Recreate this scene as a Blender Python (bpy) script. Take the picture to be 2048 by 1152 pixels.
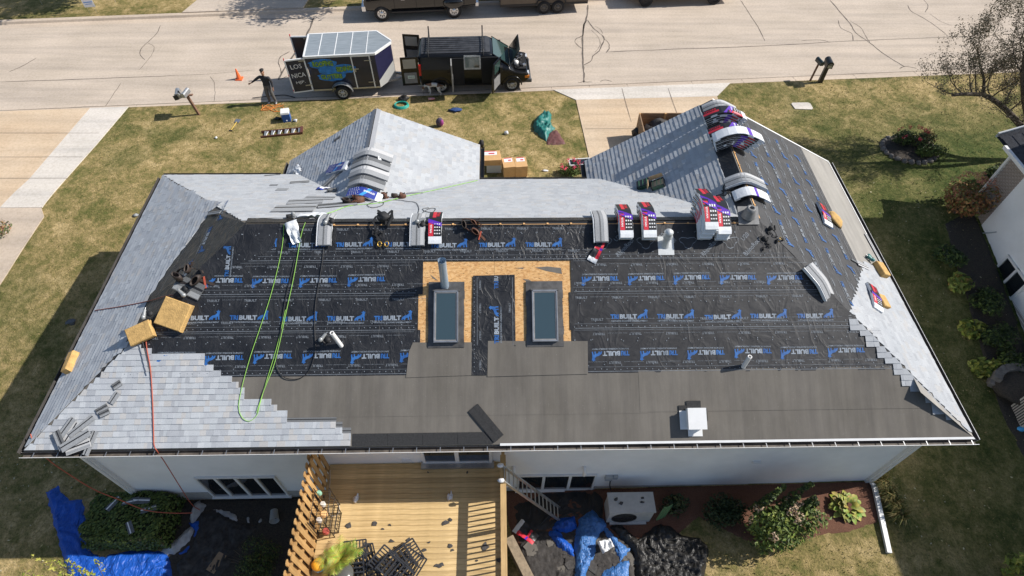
import bpy, bmesh, math, random
from mathutils import Vector, Matrix, noise as mn
R = math.radians
random.seed(7)
sc = bpy.context.scene
C = sc.collection
for o in list(bpy.data.objects): bpy.data.objects.remove(o)

# ---------------------------------------------------------------- camera, sky, sun, exposure
E0 = 3.2                                   # eave height above the street
CAM = Vector((11.5813, -6.1363, 14.0553 + E0)); PITCH, YAW, ROLL, F = 0.904028, -0.0359207, 0.0202392, 1200.0
_fw = Vector((0, math.cos(PITCH), -math.sin(PITCH))); _up = Vector((0, math.sin(PITCH), math.cos(PITCH))); _rt = Vector((1, 0, 0))
_rz = Matrix.Rotation(YAW, 3, 'Z'); _fw, _up, _rt = _rz @ _fw, _rz @ _up, _rz @ _rt
_rt, _up = math.cos(ROLL) * _rt + math.sin(ROLL) * _up, -math.sin(ROLL) * _rt + math.cos(ROLL) * _up
cd = bpy.data.cameras.new('camera'); cam = bpy.data.objects.new('camera', cd); C.objects.link(cam)
cd.sensor_width = 36; cd.lens = 36 * F / 2048; cd.clip_end = 600; cd.clip_start = .1
m = Matrix((_rt, _up, -_fw)).transposed().to_4x4(); m.translation = CAM; cam.matrix_world = m
sc.camera = cam
SUNV = Vector((1.14, .19, 1)).normalized()
wd = bpy.data.worlds.new('World'); sc.world = wd; wd.use_nodes = True
nt = wd.node_tree; sky = nt.nodes.new('ShaderNodeTexSky'); sky.sky_type = 'NISHITA'; sky.sun_disc = False
sky.sun_elevation = math.asin(SUNV.z); sky.sun_rotation = math.atan2(SUNV.x, SUNV.y)
bg = nt.nodes['Background']; bg.inputs[1].default_value = .097; nt.links.new(sky.outputs[0], bg.inputs[0])
sl = bpy.data.lights.new('sun', 'SUN'); sl.energy = 4.8; sl.angle = R(.53); sl.color = (1, .955, .89)
so = bpy.data.objects.new('sun', sl); C.objects.link(so); so.rotation_euler = (-SUNV).to_track_quat('-Z', 'Y').to_euler(); so.location = (30, 0, 40)
vs = sc.view_settings; vs.view_transform = 'Standard'; vs.look = 'None'; vs.exposure = .22; vs.gamma = 1; vs.use_curve_mapping = False

# ---------------------------------------------------------------- places: a photo point lies on a known surface
def ray(px, py): return (_fw + _rt * ((px - 1024) / F) - _up * ((py - 576) / F))
def at(px, py, z):
    d = ray(px, py); t = (z - CAM.z) / d.z
    return CAM + d * t
S = .54006; W = 23.511; RID = 5 * S          # roof slope, width, rise
SQ = math.sqrt(1 + S * S)
class Frame:                                # a roof plane: origin, along-eave u, up-slope v, normal n
    def __init__(s, o, u, v): s.o = Vector(o); s.u = Vector(u).normalized(); s.v = Vector(v).normalized(); s.n = s.u.cross(s.v).normalized()
    def p(s, u, v, n=0): return s.o + s.u * u + s.v * v + s.n * n
    def uv(s, px, py):
        d = ray(px, py); t = (s.o - CAM).dot(s.n) / d.dot(s.n); q = CAM + d * t - s.o
        return q.dot(s.u), q.dot(s.v)
    def px(s, px, py, n=0): return s.p(*s.uv(px, py), n)
    def mat(s, u, v, n=0, rot=0):           # matrix of a thing lying on the plane
        a = s.u * math.cos(rot) + s.v * math.sin(rot); b = s.n.cross(a)
        m = Matrix((a, b, s.n)).transposed().to_4x4(); m.translation = s.p(u, v, n); return m
FR = Frame((0, 0, E0), (1, 0, 0), (0, 1, S))
LF = Frame((0, 10, E0), (0, -1, 0), (1, 0, S))
RF = Frame((W, 0, E0), (0, 1, 0), (-1, 0, S))
BK = Frame((W, 10, E0), (-1, 0, 0), (0, -1, S))
GX = 14.65; GZ = .15; GR = 18.58             # garage: left eave, its height, ridge
GRZ = S * (W - GR)
GL = Frame((GX, 10.55, E0 + GZ), (0, -1, 0), (GR - GX, 0, GRZ - GZ))
# street gable
AY, AXR, AXC, AXL = 11.25, 10.96, 7.5, 4.0
AZR, AZC, AZL = .28, 1.8, -.42
AR = Frame((AXR, 0, E0 + AZR), (0, 1, 0), (AXC - AXR, 0, AZC - AZR))
AL = Frame((AXL, AY, E0 + AZL), (0, -1, 0), (AXC - AXL, 0, AZC - AZL))
def sm(t): t = min(1, max(0, t)); return t * t * (3 - 2 * t)
def ground(x, y):
    t = min(1, max(0, (12 - y) / 10)); t = t * .5 + sm(t) * .5
    zb = -1.94 + .82 * min(1, max(0, x / 23)) - .1 * min(7, max(0, x - 24))
    f = .06 + .2 * min(1, max(0, (18.5 - y) / 8))
    return f * (1 - t) + t * zb
def gat(px, py):                            # photo point on the lawn
    z = 0
    for i in range(12):
        p = at(px, py, z); z = ground(p.x, p.y)
    return Vector((p.x, p.y, z))

# ---------------------------------------------------------------- materials
def mat(name, col, rough=.8, metal=0, var=0, vs_=6, bump=0, bs=40, col2=None, spec=.5, attr=None, stretch=None, detail=4, coat=0, trans=0):
    m = bpy.data.materials.new(name); m.use_nodes = True; t = m.node_tree; b = t.nodes['Principled BSDF']
    b.inputs['Roughness'].default_value = rough; b.inputs['Metallic'].default_value = metal
    b.inputs['Specular IOR Level'].default_value = spec; b.inputs['Coat Weight'].default_value = coat
    b.inputs['Transmission Weight'].default_value = trans
    base = (*col, 1)
    b.inputs['Base Color'].default_value = base
    tc = t.nodes.new('ShaderNodeTexCoord'); mp = t.nodes.new('ShaderNodeMapping'); t.links.new(tc.outputs['Object'], mp.inputs[0])
    if stretch: mp.inputs['Scale'].default_value = stretch
    out = None
    if attr:
        a = t.nodes.new('ShaderNodeAttribute'); a.attribute_name = attr; out = a.outputs['Color']
    if var or col2:
        n = t.nodes.new('ShaderNodeTexNoise'); n.inputs['Scale'].default_value = vs_; n.inputs['Detail'].default_value = detail; n.inputs['Roughness'].default_value = .65
        t.links.new(mp.outputs[0], n.inputs['Vector'])
        cr = t.nodes.new('ShaderNodeValToRGB'); t.links.new(n.outputs[0], cr.inputs[0])
        cr.color_ramp.elements[0].position = .32; cr.color_ramp.elements[1].position = .68
        if attr:
            cr.color_ramp.elements[0].color = (1 - var,) * 3 + (1,); cr.color_ramp.elements[1].color = (1 + var,) * 3 + (1,)
            mx = t.nodes.new('ShaderNodeMix'); mx.data_type = 'RGBA'; mx.blend_type = 'MULTIPLY'; mx.inputs[0].default_value = 1
            t.links.new(out, mx.inputs[6]); t.links.new(cr.outputs[0], mx.inputs[7]); out = mx.outputs[2]
        else:
            c2 = col2 or tuple(min(1, c * (1 + var)) for c in col); c1 = col if col2 else tuple(c * (1 - var) for c in col)
            cr.color_ramp.elements[0].color = (*c1, 1); cr.color_ramp.elements[1].color = (*c2, 1); out = cr.outputs[0]
    if out: t.links.new(out, b.inputs['Base Color'])
    if bump:
        n2 = t.nodes.new('ShaderNodeTexNoise'); n2.inputs['Scale'].default_value = bs; n2.inputs['Detail'].default_value = 5
        t.links.new(mp.outputs[0], n2.inputs['Vector']); bp = t.nodes.new('ShaderNodeBump'); bp.inputs['Strength'].default_value = bump; bp.inputs['Distance'].default_value = .02
        t.links.new(n2.outputs[0], bp.inputs['Height']); t.links.new(bp.outputs[0], b.inputs['Normal'])
    return m
def ramp(t, src, stops):
    cr = t.nodes.new('ShaderNodeValToRGB'); e = cr.color_ramp.elements
    while len(e) < len(stops): e.new(.5)
    for i, (p, c) in enumerate(stops): e[i].position = p; e[i].color = (*c, 1)
    t.links.new(src, cr.inputs[0]); return cr.outputs[0]
def tnoise(t, vec, scale, detail=4, rough=.6, dist=0):
    n = t.nodes.new('ShaderNodeTexNoise'); n.inputs['Scale'].default_value = scale; n.inputs['Detail'].default_value = detail
    n.inputs['Roughness'].default_value = rough; n.inputs['Distortion'].default_value = dist; t.links.new(vec, n.inputs['Vector']); return n.outputs[0]
def tmix(t, fac, a, b, mode='MIX'):
    mx = t.nodes.new('ShaderNodeMix'); mx.data_type = 'RGBA'; mx.blend_type = mode
    for s, i in ((fac, 0), (a, 6), (b, 7)):
        if isinstance(s, (int, float)): mx.inputs[i].default_value = s
        elif isinstance(s, tuple): mx.inputs[i].default_value = (*s, 1)
        else: t.links.new(s, mx.inputs[i])
    return mx.outputs[2]
def new_mat(name, rough=.8):
    m = bpy.data.materials.new(name); m.use_nodes = True; t = m.node_tree; b = t.nodes['Principled BSDF']; b.inputs['Roughness'].default_value = rough
    tc = t.nodes.new('ShaderNodeTexCoord'); return m, t, b, tc.outputs['Object']
def tmap(t, vec, sc_=(1, 1, 1), rot=(0, 0, 0)):
    mp = t.nodes.new('ShaderNodeMapping'); mp.inputs['Scale'].default_value = sc_; mp.inputs['Rotation'].default_value = rot; t.links.new(vec, mp.inputs[0]); return mp.outputs[0]
def tbump(t, b, h, strength=.5, dist=.02):
    bp = t.nodes.new('ShaderNodeBump'); bp.inputs['Strength'].default_value = strength; bp.inputs['Distance'].default_value = dist
    t.links.new(h, bp.inputs['Height']); t.links.new(bp.outputs[0], b.inputs['Normal'])

# ---------------------------------------------------------------- mesh builder and scene helpers
class MB:
    def __init__(s): s.v = []; s.f = []; s.mi = []; s.sm = []
    def add(s, vs, fs, mi=0, smooth=False):
        n = len(s.v); s.v += [tuple(v) for v in vs]
        for f in fs: s.f.append(tuple(i + n for i in f)); s.mi.append(mi); s.sm.append(smooth)
        return s
    def quad(s, a, b, c, d, mi=0): return s.add([a, b, c, d], [(0, 1, 2, 3)], mi)
    def box(s, c, sz, M=None, mi=0, taper=1):
        hx, hy, hz = sz[0] / 2, sz[1] / 2, sz[2] / 2; c = Vector(c); vs = []
        for z in (-1, 1):
            k = taper if z > 0 else 1
            for x, y in ((-1, -1), (1, -1), (1, 1), (-1, 1)):
                q = Vector((x * hx * k, y * hy * k, z * hz)); vs.append(c + (M @ q if M else q))
        return s.add(vs, [(3, 2, 1, 0), (4, 5, 6, 7), (0, 1, 5, 4), (1, 2, 6, 5), (2, 3, 7, 6), (3, 0, 4, 7)], mi)
    def bar(s, a, b, w, h=None, up=(0, 0, 1), mi=0):   # a rectangular bar between two points
        a, b = Vector(a), Vector(b); d = b - a; L = d.length; x = d.normalized(); u = Vector(up)
        if abs(x.dot(u)) > .98: u = Vector((0, 1, 0)) if abs(x.y) < .9 else Vector((1, 0, 0))
        y = u.cross(x).normalized(); z = x.cross(y)
        return s.box((a + b) / 2, (L, w, h or w), Matrix((x, y, z)).transposed(), mi)
    def tube(s, pts, r, n=6, mi=0, caps=True, smooth=True):
        pts = [Vector(q) for q in pts]; rs = r if isinstance(r, (list, tuple)) else [r] * len(pts); vs = []; fs = []
        prev = None
        for i, q in enumerate(pts):
            d = (pts[min(i + 1, len(pts) - 1)] - pts[max(i - 1, 0)])
            d = d.normalized() if d.length > 1e-9 else Vector((0, 0, 1))
            if prev is None: a = d.orthogonal().normalized()
            else:
                a = prev - d * prev.dot(d); a = a.normalized() if a.length > 1e-6 else d.orthogonal().normalized()
            prev = a; b = d.cross(a)
            for k in range(n):
                t = 2 * math.pi * k / n; vs.append(q + (a * math.cos(t) + b * math.sin(t)) * rs[i])
        for i in range(len(pts) - 1):
            for k in range(n): fs.append((i * n + k, i * n + (k + 1) % n, (i + 1) * n + (k + 1) % n, (i + 1) * n + k))
        s.add(vs, fs, mi, smooth)
        if caps:
            s.add(vs[:n], [tuple(range(n))[::-1]], mi); s.add(vs[-n:], [tuple(range(n))], mi)
        return s
    def lathe(s, prof, n=16, M=None, mi=0, smooth=True, caps=True):   # profile of (r, z) turned about z
        vs = []; fs = []
        for r, z in prof:
            for k in range(n):
                t = 2 * math.pi * k / n; q = Vector((r * math.cos(t), r * math.sin(t), z)); vs.append(M @ q if M else q)
        for i in range(len(prof) - 1):
            for k in range(n): fs.append((i * n + k, i * n + (k + 1) % n, (i + 1) * n + (k + 1) % n, (i + 1) * n + k))
        s.add(vs, fs, mi, smooth)
        if caps and prof[0][0] > 1e-4: s.add(vs[:n], [tuple(range(n))[::-1]], mi)
        if caps and prof[-1][0] > 1e-4: s.add(vs[-n:], [tuple(range(n))], mi)
        return s
    def prism(s, poly, h, M=None, mi=0, z0=0):             # closed outline in xy, extruded z0..z0+h
        n = len(poly); vs = [Vector((x, y, z0)) for x, y in poly] + [Vector((x, y, z0 + h)) for x, y in poly]
        if M: vs = [M @ q for q in vs]
        return s.add(vs, [tuple(range(n))[::-1], tuple(range(n, 2 * n))] + [(i, (i + 1) % n, n + (i + 1) % n, n + i) for i in range(n)], mi)
    def grid(s, fn, nu, nv, mi=0, smooth=True):            # fn(a,b) in 0..1
        vs = [fn(i / nu, j / nv) for j in range(nv + 1) for i in range(nu + 1)]
        fs = [(j * (nu + 1) + i, j * (nu + 1) + i + 1, (j + 1) * (nu + 1) + i + 1, (j + 1) * (nu + 1) + i) for j in range(nv) for i in range(nu)]
        return s.add(vs, fs, mi, smooth)
    def blob(s, c, r, n=10, k=.25, mi=0, seed=0, M=None):  # uneven rounded lump
        c = Vector(c); vs = []; fs = []; m_ = max(4, n // 2 + 1)
        for j in range(m_ + 1):
            ph = math.pi * j / m_
            for i in range(n):
                th = 2 * math.pi * i / n; d = Vector((math.sin(ph) * math.cos(th), math.sin(ph) * math.sin(th), math.cos(ph)))
                q = 1 + k * mn.noise(d * 1.7 + Vector((seed * 3.1, seed, 0)))
                q = Vector((d.x * r[0], d.y * r[1], d.z * r[2])) * q; vs.append(c + (M @ q if M else q))
        for j in range(m_):
            for i in range(n): fs.append((j * n + i, (j + 1) * n + i, (j + 1) * n + (i + 1) % n, j * n + (i + 1) % n))
        return s.add(vs, fs, mi, True)
    def build(s, name, mats, parent=None, loc=None, mw=None, tint=None):
        me = bpy.data.meshes.new(name); me.from_pydata(s.v, [], s.f)
        for q in (mats if isinstance(mats, (list, tuple)) else [mats]): me.materials.append(q)
        me.polygons.foreach_set('material_index', s.mi); me.polygons.foreach_set('use_smooth', s.sm)
        if tint:                                           # one colour per face
            a = me.color_attributes.new('tint', 'FLOAT_COLOR', 'CORNER'); k = 0; buf = []
            for f, cc in zip(s.f, tint): buf += list((*cc, 1)) * len(f)
            a.data.foreach_set('color', buf)
        me.update()
        return put(name, me, parent, loc, mw)
def put(name, me, parent=None, loc=None, mw=None):
    o = bpy.data.objects.new(name, me); C.objects.link(o)
    if parent: o.parent = parent
    if mw is not None: o.matrix_local = mw
    elif loc is not None: o.location = loc
    return o
def tag(o, label, cat, group=None):
    o['label'] = label; o['category'] = cat
    if group: o['group'] = group
    return o
def thing(name, label, cat, mw=None, group=None):
    o = bpy.data.objects.new(name, None); C.objects.link(o); o.empty_display_size = .2
    if mw is not None: o.matrix_world = mw if isinstance(mw, Matrix) else Matrix.Translation(mw)
    return tag(o, label, cat, group)
def struct(o): o['kind'] = 'structure'; return o
def stuff(o): o['kind'] = 'stuff'; return o
def TR(x, y, z=0, rz=0): return Matrix.Translation((x, y, z)) @ Matrix.Rotation(rz, 4, 'Z')
_txt = {}
def text_mesh(s, size=1, bold=0, shear=0, space=1, extrude=0, align='CENTER'):
    k = (s, size, bold, shear, space, extrude, align)
    if k not in _txt:
        cu = bpy.data.curves.new('t', 'FONT'); cu.body = s; cu.size = size; cu.align_x = align; cu.align_y = 'CENTER'; cu.offset = bold; cu.shear = shear
        cu.space_character = space; cu.extrude = extrude; cu.resolution_u = 2
        o = bpy.data.objects.new('t', cu); C.objects.link(o); dg = bpy.context.evaluated_depsgraph_get()
        me = bpy.data.meshes.new_from_object(o.evaluated_get(dg)); bpy.data.objects.remove(o); bpy.data.curves.remove(cu)
        _txt[k] = ([v.co.copy() for v in me.vertices], [tuple(p.vertices) for p in me.polygons]); bpy.data.meshes.remove(me)
    return _txt[k]
def add_text(mb, s, M, size=1, mi=0, fn=None, **kw):
    vs, fs = text_mesh(s, size, **kw); mb.add([fn(M @ q) if fn else M @ q for q in vs], fs, mi)
def smooth_path(pts, k=6):
    pts = [Vector(q) for q in pts]; out = []
    P = [pts[0]] + pts + [pts[-1]]
    for i in range(1, len(P) - 2):
        for j in range(k):
            t = j / k; a, b, c, d = P[i - 1], P[i], P[i + 1], P[i + 2]
            out.append(.5 * ((2 * b) + (c - a) * t + (2 * a - 5 * b + 4 * c - d) * t * t + (3 * b - a - 3 * c + d) * t ** 3))
    return out + [pts[-1]]
# ---------------------------------------------------------------- ground, street, drives
def lawn_material():
    m, t, b, vec = new_mat('lawn', .95); b.inputs['Specular IOR Level'].default_value = .15
    big = tnoise(t, vec, .28, 5, .62, .4); mid = tmix(t, .45, tnoise(t, vec, .8, 6, .7, .5), tnoise(t, vec, 4.5, 6, .75, .2)); fine = tnoise(t, tmap(t, vec, (1, .7, 1)), 22, 6, .8)
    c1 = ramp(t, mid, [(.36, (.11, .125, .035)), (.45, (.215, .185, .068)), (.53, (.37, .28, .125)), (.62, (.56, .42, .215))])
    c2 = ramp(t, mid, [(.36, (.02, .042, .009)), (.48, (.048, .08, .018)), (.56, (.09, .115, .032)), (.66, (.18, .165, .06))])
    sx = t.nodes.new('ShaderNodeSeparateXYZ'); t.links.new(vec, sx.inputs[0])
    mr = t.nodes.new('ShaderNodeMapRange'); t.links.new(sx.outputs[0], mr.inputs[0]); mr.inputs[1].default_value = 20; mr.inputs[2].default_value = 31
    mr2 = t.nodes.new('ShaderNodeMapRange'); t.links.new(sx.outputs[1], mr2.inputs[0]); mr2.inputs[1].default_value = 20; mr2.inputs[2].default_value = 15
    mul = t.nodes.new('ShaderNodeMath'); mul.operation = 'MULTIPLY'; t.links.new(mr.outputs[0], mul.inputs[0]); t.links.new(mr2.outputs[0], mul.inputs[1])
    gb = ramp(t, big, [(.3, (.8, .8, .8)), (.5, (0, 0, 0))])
    f = tmix(t, mul.outputs[0], gb, (.92, .92, .92))  # right yard: darker green, partly its shade put into the colour
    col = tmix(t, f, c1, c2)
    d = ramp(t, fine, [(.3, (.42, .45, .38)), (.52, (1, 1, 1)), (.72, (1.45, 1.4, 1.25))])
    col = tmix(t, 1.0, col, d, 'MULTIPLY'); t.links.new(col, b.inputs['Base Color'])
    tbump(t, b, fine, 1.0, .05); return m
M_lawn = lawn_material()
def concrete(name, a, b_, spots=(.8, .78, .74), rough=.9):
    m, t, b, vec = new_mat(name, rough); b.inputs['Specular IOR Level'].default_value = .25
    n1 = tnoise(t, vec, .35, 5, .6); n2 = tnoise(t, vec, 9, 6, .8); n3 = tnoise(t, tmap(t, vec, (.12, 1.6, 1)), 1.1, 4, .6)
    c = ramp(t, n1, [(.35, a), (.65, b_)]); g = ramp(t, n2, [(.3, spots), (.55, (1, 1, 1)), (.8, (1.06, 1.06, 1.06))])
    s = ramp(t, n3, [(.3, (.82, .82, .83)), (.6, (1.05, 1.04, 1.03))])
    c = tmix(t, 1.0, tmix(t, 1.0, c, g, 'MULTIPLY'), s, 'MULTIPLY'); t.links.new(c, b.inputs['Base Color'])
    tbump(t, b, tnoise(t, vec, 60, 4), .25, .01); return m
M_road = concrete('road_concrete', (.5, .425, .345), (.57, .485, .4))
M_pan = concrete('gutter_concrete', (.53, .44, .35), (.6, .5, .4))
M_walk = concrete('pale_concrete', (.6, .56, .5), (.68, .63, .57))
M_drive = concrete('tan_concrete', (.58, .44, .3), (.63, .5, .36))
M_crack = mat('crack_tar', (.085, .072, .06), .9, col2=(.2, .165, .135), vs_=3)
M_joint = mat('joint_dark', (.2, .16, .13), .95)  # plain dark tone of the concrete joint lines

yn = lambda x: 18.8 + .0665 * x
yp = lambda x: 19.08 + .073 * x
yf = lambda x: 27.5 + .085 * x
cols = sorted(set([-60, -45, -30, -22] + [-16 + .8 * i for i in range(72)] + [44, 50, 60, 75, 95]))
def rows(x):
    r = [(-14, None), (-9, None), (-6, None)]
    n = 34; a = yn(x)
    out = []
    for y in [-30, -18, -10, -6]: out.append((y, ground(x, y)))
    for j in range(n + 1):
        y = -4 + (a - (-4)) * j / n; out.append((y, ground(x, y)))
    out.append((a + .03, -.1)); out.append((yf(x) - .03, -.1)); out.append((yf(x) + .1, .12))
    for d in (2, 5, 10, 20, 45, 80): out.append((yf(x) + d, .12 + .02 * d))
    return out
mb = MB(); cr = [rows(x) for x in cols]; nr = len(cr[0])
vs = [(x, q[0], q[1]) for x, c in zip(cols, cr) for q in c]
mb.add(vs, [(i * nr + j, (i + 1) * nr + j, (i + 1) * nr + j + 1, i * nr + j + 1) for i in range(len(cols) - 1) for j in range(nr - 1)], 0, True)
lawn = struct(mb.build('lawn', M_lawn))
xs = [-60 + 3 * i for i in range(52)]
def strip(name, fa, fb, za, zb, m, parent=None, n=1):
    b = MB(); k = n + 1
    b.add([(x, fa(x) + (fb(x) - fa(x)) * j / n, za + (zb - za) * j / n) for x in xs for j in range(k)],
          [(i * k + j, (i + 1) * k + j, (i + 1) * k + j + 1, i * k + j + 1) for i in range(len(xs) - 1) for j in range(n)])
    return b.build(name, m, parent)
road = struct(strip('road', lambda x: yp(x) + .01, lambda x: yf(x) - .55, 0, 0, M_road, n=3))
kerb = MB()                                                # rolled near kerb with its gutter pan
prof = lambda x: [(yn(x) - .03, .03), (yn(x), .068), (yn(x) + (yp(x) - yn(x)) * .45, .045), (yp(x) - .005, .006), (yp(x) + .005, -.03)]
kv = [(x, y, z) for x in xs for y, z in prof(x)]
kerb.add(kv, [(i * 5 + j, (i + 1) * 5 + j, (i + 1) * 5 + j + 1, i * 5 + j + 1) for i in range(len(xs) - 1) for j in range(4)])
kerb = struct(kerb.build('kerb', M_pan))
fk = MB(); fx = [x for x in xs]
prof2 = lambda x: [(yf(x) - .56, .0), (yf(x) - .5, .006), (yf(x) - .16, .02), (yf(x) - .1, .13), (yf(x), .145), (yf(x) + .14, .14), (yf(x) + .15, .05)]
fk.add([(x, y, z) for x in fx for y, z in prof2(x)], [(i * 7 + j, (i + 1) * 7 + j, (i + 1) * 7 + j + 1, i * 7 + j + 1) for i in range(len(fx) - 1) for j in range(6)])
struct(fk.build('far_kerb', M_pan))
# joints in the kerb and cracks in the road
def ribbon(pts, w, z, mb, jit=.3):
    pts = smooth_path(pts, 5); n = len(pts); L = []; Rr = []
    for i, q in enumerate(pts):
        d = (pts[min(i + 1, n - 1)] - pts[max(i - 1, 0)]); d.z = 0; d = d.normalized() if d.length else Vector((1, 0, 0)); s_ = Vector((-d.y, d.x, 0))
        k = w * .5 * (1 + jit * mn.noise(q * 3)) * (.35 if i in (0, n - 1) else 1)
        q = q + s_ * (.03 * mn.noise(q * 5)); L.append(q + s_ * k); Rr.append(q - s_ * k)
    zz = Vector((0, 0, z))
    mb.add([p + zz for ab in zip(L, Rr) for p in ab], [(2 * i, 2 * i + 1, 2 * i + 3, 2 * i + 2) for i in range(n - 1)])
CR = [(.06, [(0, 164), (120, 160), (250, 155), (357, 151)]), (.025, [(357, 151), (430, 147), (510, 140)]),
      (.06, [(1215, 104), (1330, 99), (1450, 95), (1560, 90), (1680, 83), (1800, 78), (1930, 73), (2048, 68)]),
      (.13, [(628, 34), (618, 60), (604, 88), (586, 112), (572, 132), (556, 160)]), (.06, [(602, 76), (607, 90), (604, 100), (598, 104)]),
      (.06, [(580, 103), (562, 113), (557, 125), (561, 138), (562, 147)]), (.05, [(556, 160), (566, 157), (574, 152)]),
      (.11, [(1176, 0), (1174, 30), (1166, 62), (1165, 100), (1166, 130), (1168, 150), (1167, 165)]),
      (.08, [(1175, 40), (1186, 56), (1196, 64), (1208, 76), (1203, 92), (1198, 102), (1186, 112), (1182, 122), (1166, 131)]),
      (.06, [(1174, 40), (1167, 52), (1166, 70), (1152, 78), (1151, 86), (1163, 97)]), (.06, [(1208, 78), (1217, 86), (1218, 97), (1212, 106)]),
      (.03, [(1182, 60), (1196, 74), (1200, 90), (1190, 105)]), (.03, [(1190, 52), (1202, 60), (1205, 68)]),
      (.08, [(1660, 0), (1680, 24), (1700, 47), (1712, 66), (1740, 86), (1765, 106), (1790, 122), (1810, 134)]),
      (.05, [(1676, 40), (1682, 56), (1703, 67), (1706, 82)]), (.05, [(1700, 42), (1722, 56), (1731, 72), (1740, 85)]), (.05, [(1799, 137), (1812, 133), (1834, 137)]),
      (.06, [(1816, 10), (1822, 22), (1850, 38), (1875, 55), (1896, 72)]), (.05, [(1848, 0), (1856, 12), (1850, 25)]), (.03, [(1860, 28), (1880, 42), (1905, 52)]),
      (.05, [(1481, 0), (1500, 30), (1515, 52), (1523, 68), (1530, 82)]), (.05, [(1603, 81), (1640, 80), (1661, 85)]),
      (.05, [(321, 50), (314, 66), (296, 84), (284, 96), (280, 108), (290, 120)]), (.03, [(296, 86), (308, 94), (302, 112), (278, 140)]),
      (.05, [(18, 144), (45, 132), (73, 116)]), (.035, [(243, 165), (226, 190), (207, 219)]), (.03, [(420, 153), (428, 165), (430, 185), (428, 203)]),
      (.05, [(1200, 163), (1210, 160), (1224, 163)]), (.05, [(1155, 166), (1167, 164), (1185, 164)]),
      (.09, [(512, 38), (560, 38), (590, 37), (612, 36)]), (.05, [(632, 40), (622, 40), (606, 45)])]
for w, pts in CR:
    b = MB(); ribbon([at(x, y, 0) for x, y in pts], w * .75, .004, b, .8); b.build('crack', M_crack, road)
b = MB(); ribbon([Vector((x, yp(x) + .012, 0)) for x in range(-20, 48, 2)], .03, .0125, b, .8); b.build('kerb_joint', M_joint, road)
for x in (-13, -9.6, -5.5, -1.2, 2.4, 5.1, 8, 11.2, 14.3, 16.2, 18.1, 21.4, 24.0, 26.7, 29.9, 33.2, 37):
    b = MB(); b.quad(*[Vector((x + dx + (.012 if s_ else -.012), y, z)) for dx, y, z, s_ in ((0, yn(x) - .02, .073, 0), (0, yn(x) - .02, .073, 1), (-.02, yp(x), .012, 1), (-.02, yp(x), .012, 0))])
    b.build('kerb_joint', M_joint, kerb)

def slab(name, poly, m, lift=.03, th=.12, sub=True, parent=None, fn=ground):
    bm = bmesh.new(); vs = [bm.verts.new((x, y, 0)) for x, y in poly]; bm.faces.new(vs)
    xs_ = [q[0] for q in poly]; ys_ = [q[1] for q in poly]
    if sub:
        for axis, lo, hi in ((0, min(xs_), max(xs_)), (1, min(ys_), max(ys_))):
            k = lo + .8
            while k < hi:
                bmesh.ops.bisect_plane(bm, geom=bm.verts[:] + bm.edges[:] + bm.faces[:], plane_co=(k, k, 0), plane_no=((1, 0, 0), (0, 1, 0))[axis]); k += .8
    for q in bm.verts: q.co.z = fn(q.co.x, q.co.y) + lift
    r = bmesh.ops.extrude_face_region(bm, geom=bm.faces[:])
    for q in [g for g in r['geom'] if isinstance(g, bmesh.types.BMVert)]: q.co.z += .0
    low = [q for q in bm.verts if q not in r['geom']]
    for q in low: q.co.z -= th
    bmesh.ops.recalc_face_normals(bm, faces=bm.faces[:])
    me = bpy.data.meshes.new(name); bm.to_mesh(me); bm.free(); me.materials.append(m)
    return struct(put(name, me, parent)) if not parent else put(name, me, parent)
P2 = lambda px, py, z=.1: tuple(at(px, py, z)[:2])
# own drive: white apron near the street, tan slabs up to the garage
e = lambda x: yn(x) + .02
d = slab('driveway', [(15.4, 18.93), (22.35, 19.22), (22.35, 10.6), (15.75, 10.6)], M_drive, .03)
slab('driveway_apron', [(14.35, e(14.35)), (23.3, e(23.3)), (22.35, 19.22), (15.4, 18.93)], M_walk, .032)
for x0 in (17.75, 20.05):
    b = MB(); b.quad(*[Vector((x, y, ground(x, y) + .037)) for x, y in ((x0, 19.9), (x0 + .02, 19.9), (x0 + .22, 11), (x0 + .2, 11))]); b.build('slab_joint', M_joint, d)
for y0 in (16.6, 14.2):
    b = MB(); b.quad(*[Vector((x, y, ground(x, y) + .037)) for x, y in ((15.6, y0), (22.3, y0), (22.3, y0 + .02), (15.6, y0 + .02))]); b.build('slab_joint', M_joint, d)
# neighbour's drive on the left, pale border strip, walk
d2 = slab('neighbour_driveway', [(-20, e(-20)), (-7.55, e(-7.55)), (-7.9, 13.2), (-8.6, 9.8), (-20, 9.8)], M_drive, .03)
slab('drive_border', [(-7.53, e(-7.53)), (-5.8, e(-5.8)), (-6.1, 15.5), (-6.6, 11.55), (-8.25, 11.55), (-7.88, 13.2)], M_walk, .034)
slab('front_walk', [(-8.26, 11.53), (-6.62, 11.53), (-6.35, 11.1), (-6.5, 10.3), (-6.9, 8.6), (-7.2, 7.6), (-9.2, 7.6), (-8.58, 9.9)], M_pan, .04)
for y0 in (16.4, 14.7, 13.3):
    b = MB(); b.quad(*[Vector((x, y, ground(x, y) + .039)) for x, y in ((-16, y0), (-6.3, y0 - .05), (-6.3, y0 - .03), (-16, y0 + .02))]); b.build('slab_joint', M_joint, d2)
far = lambda x, y: .16 + .02 * max(0, y - yf(x))
slab('far_driveway', [(-6.0, yf(-6) + .1), (.6, yf(.6) + .1), (1.6, 36), (-3.2, 36)], M_road, .03, fn=far)
# service cover slab in the lawn
q = gat(1604, 213); b = MB(); b.prism([(-.42, -.24), (.34, -.28), (.46, -.2), (.46, .18), (.36, .28), (-.4, .26), (-.48, .16)], .06); o = b.build('utility_slab', M_walk, loc=(q.x, q.y, q.z - .02))
tag(o, 'small rounded pale concrete slab set in the lawn near the two dark mailboxes', 'concrete slab')
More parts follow.
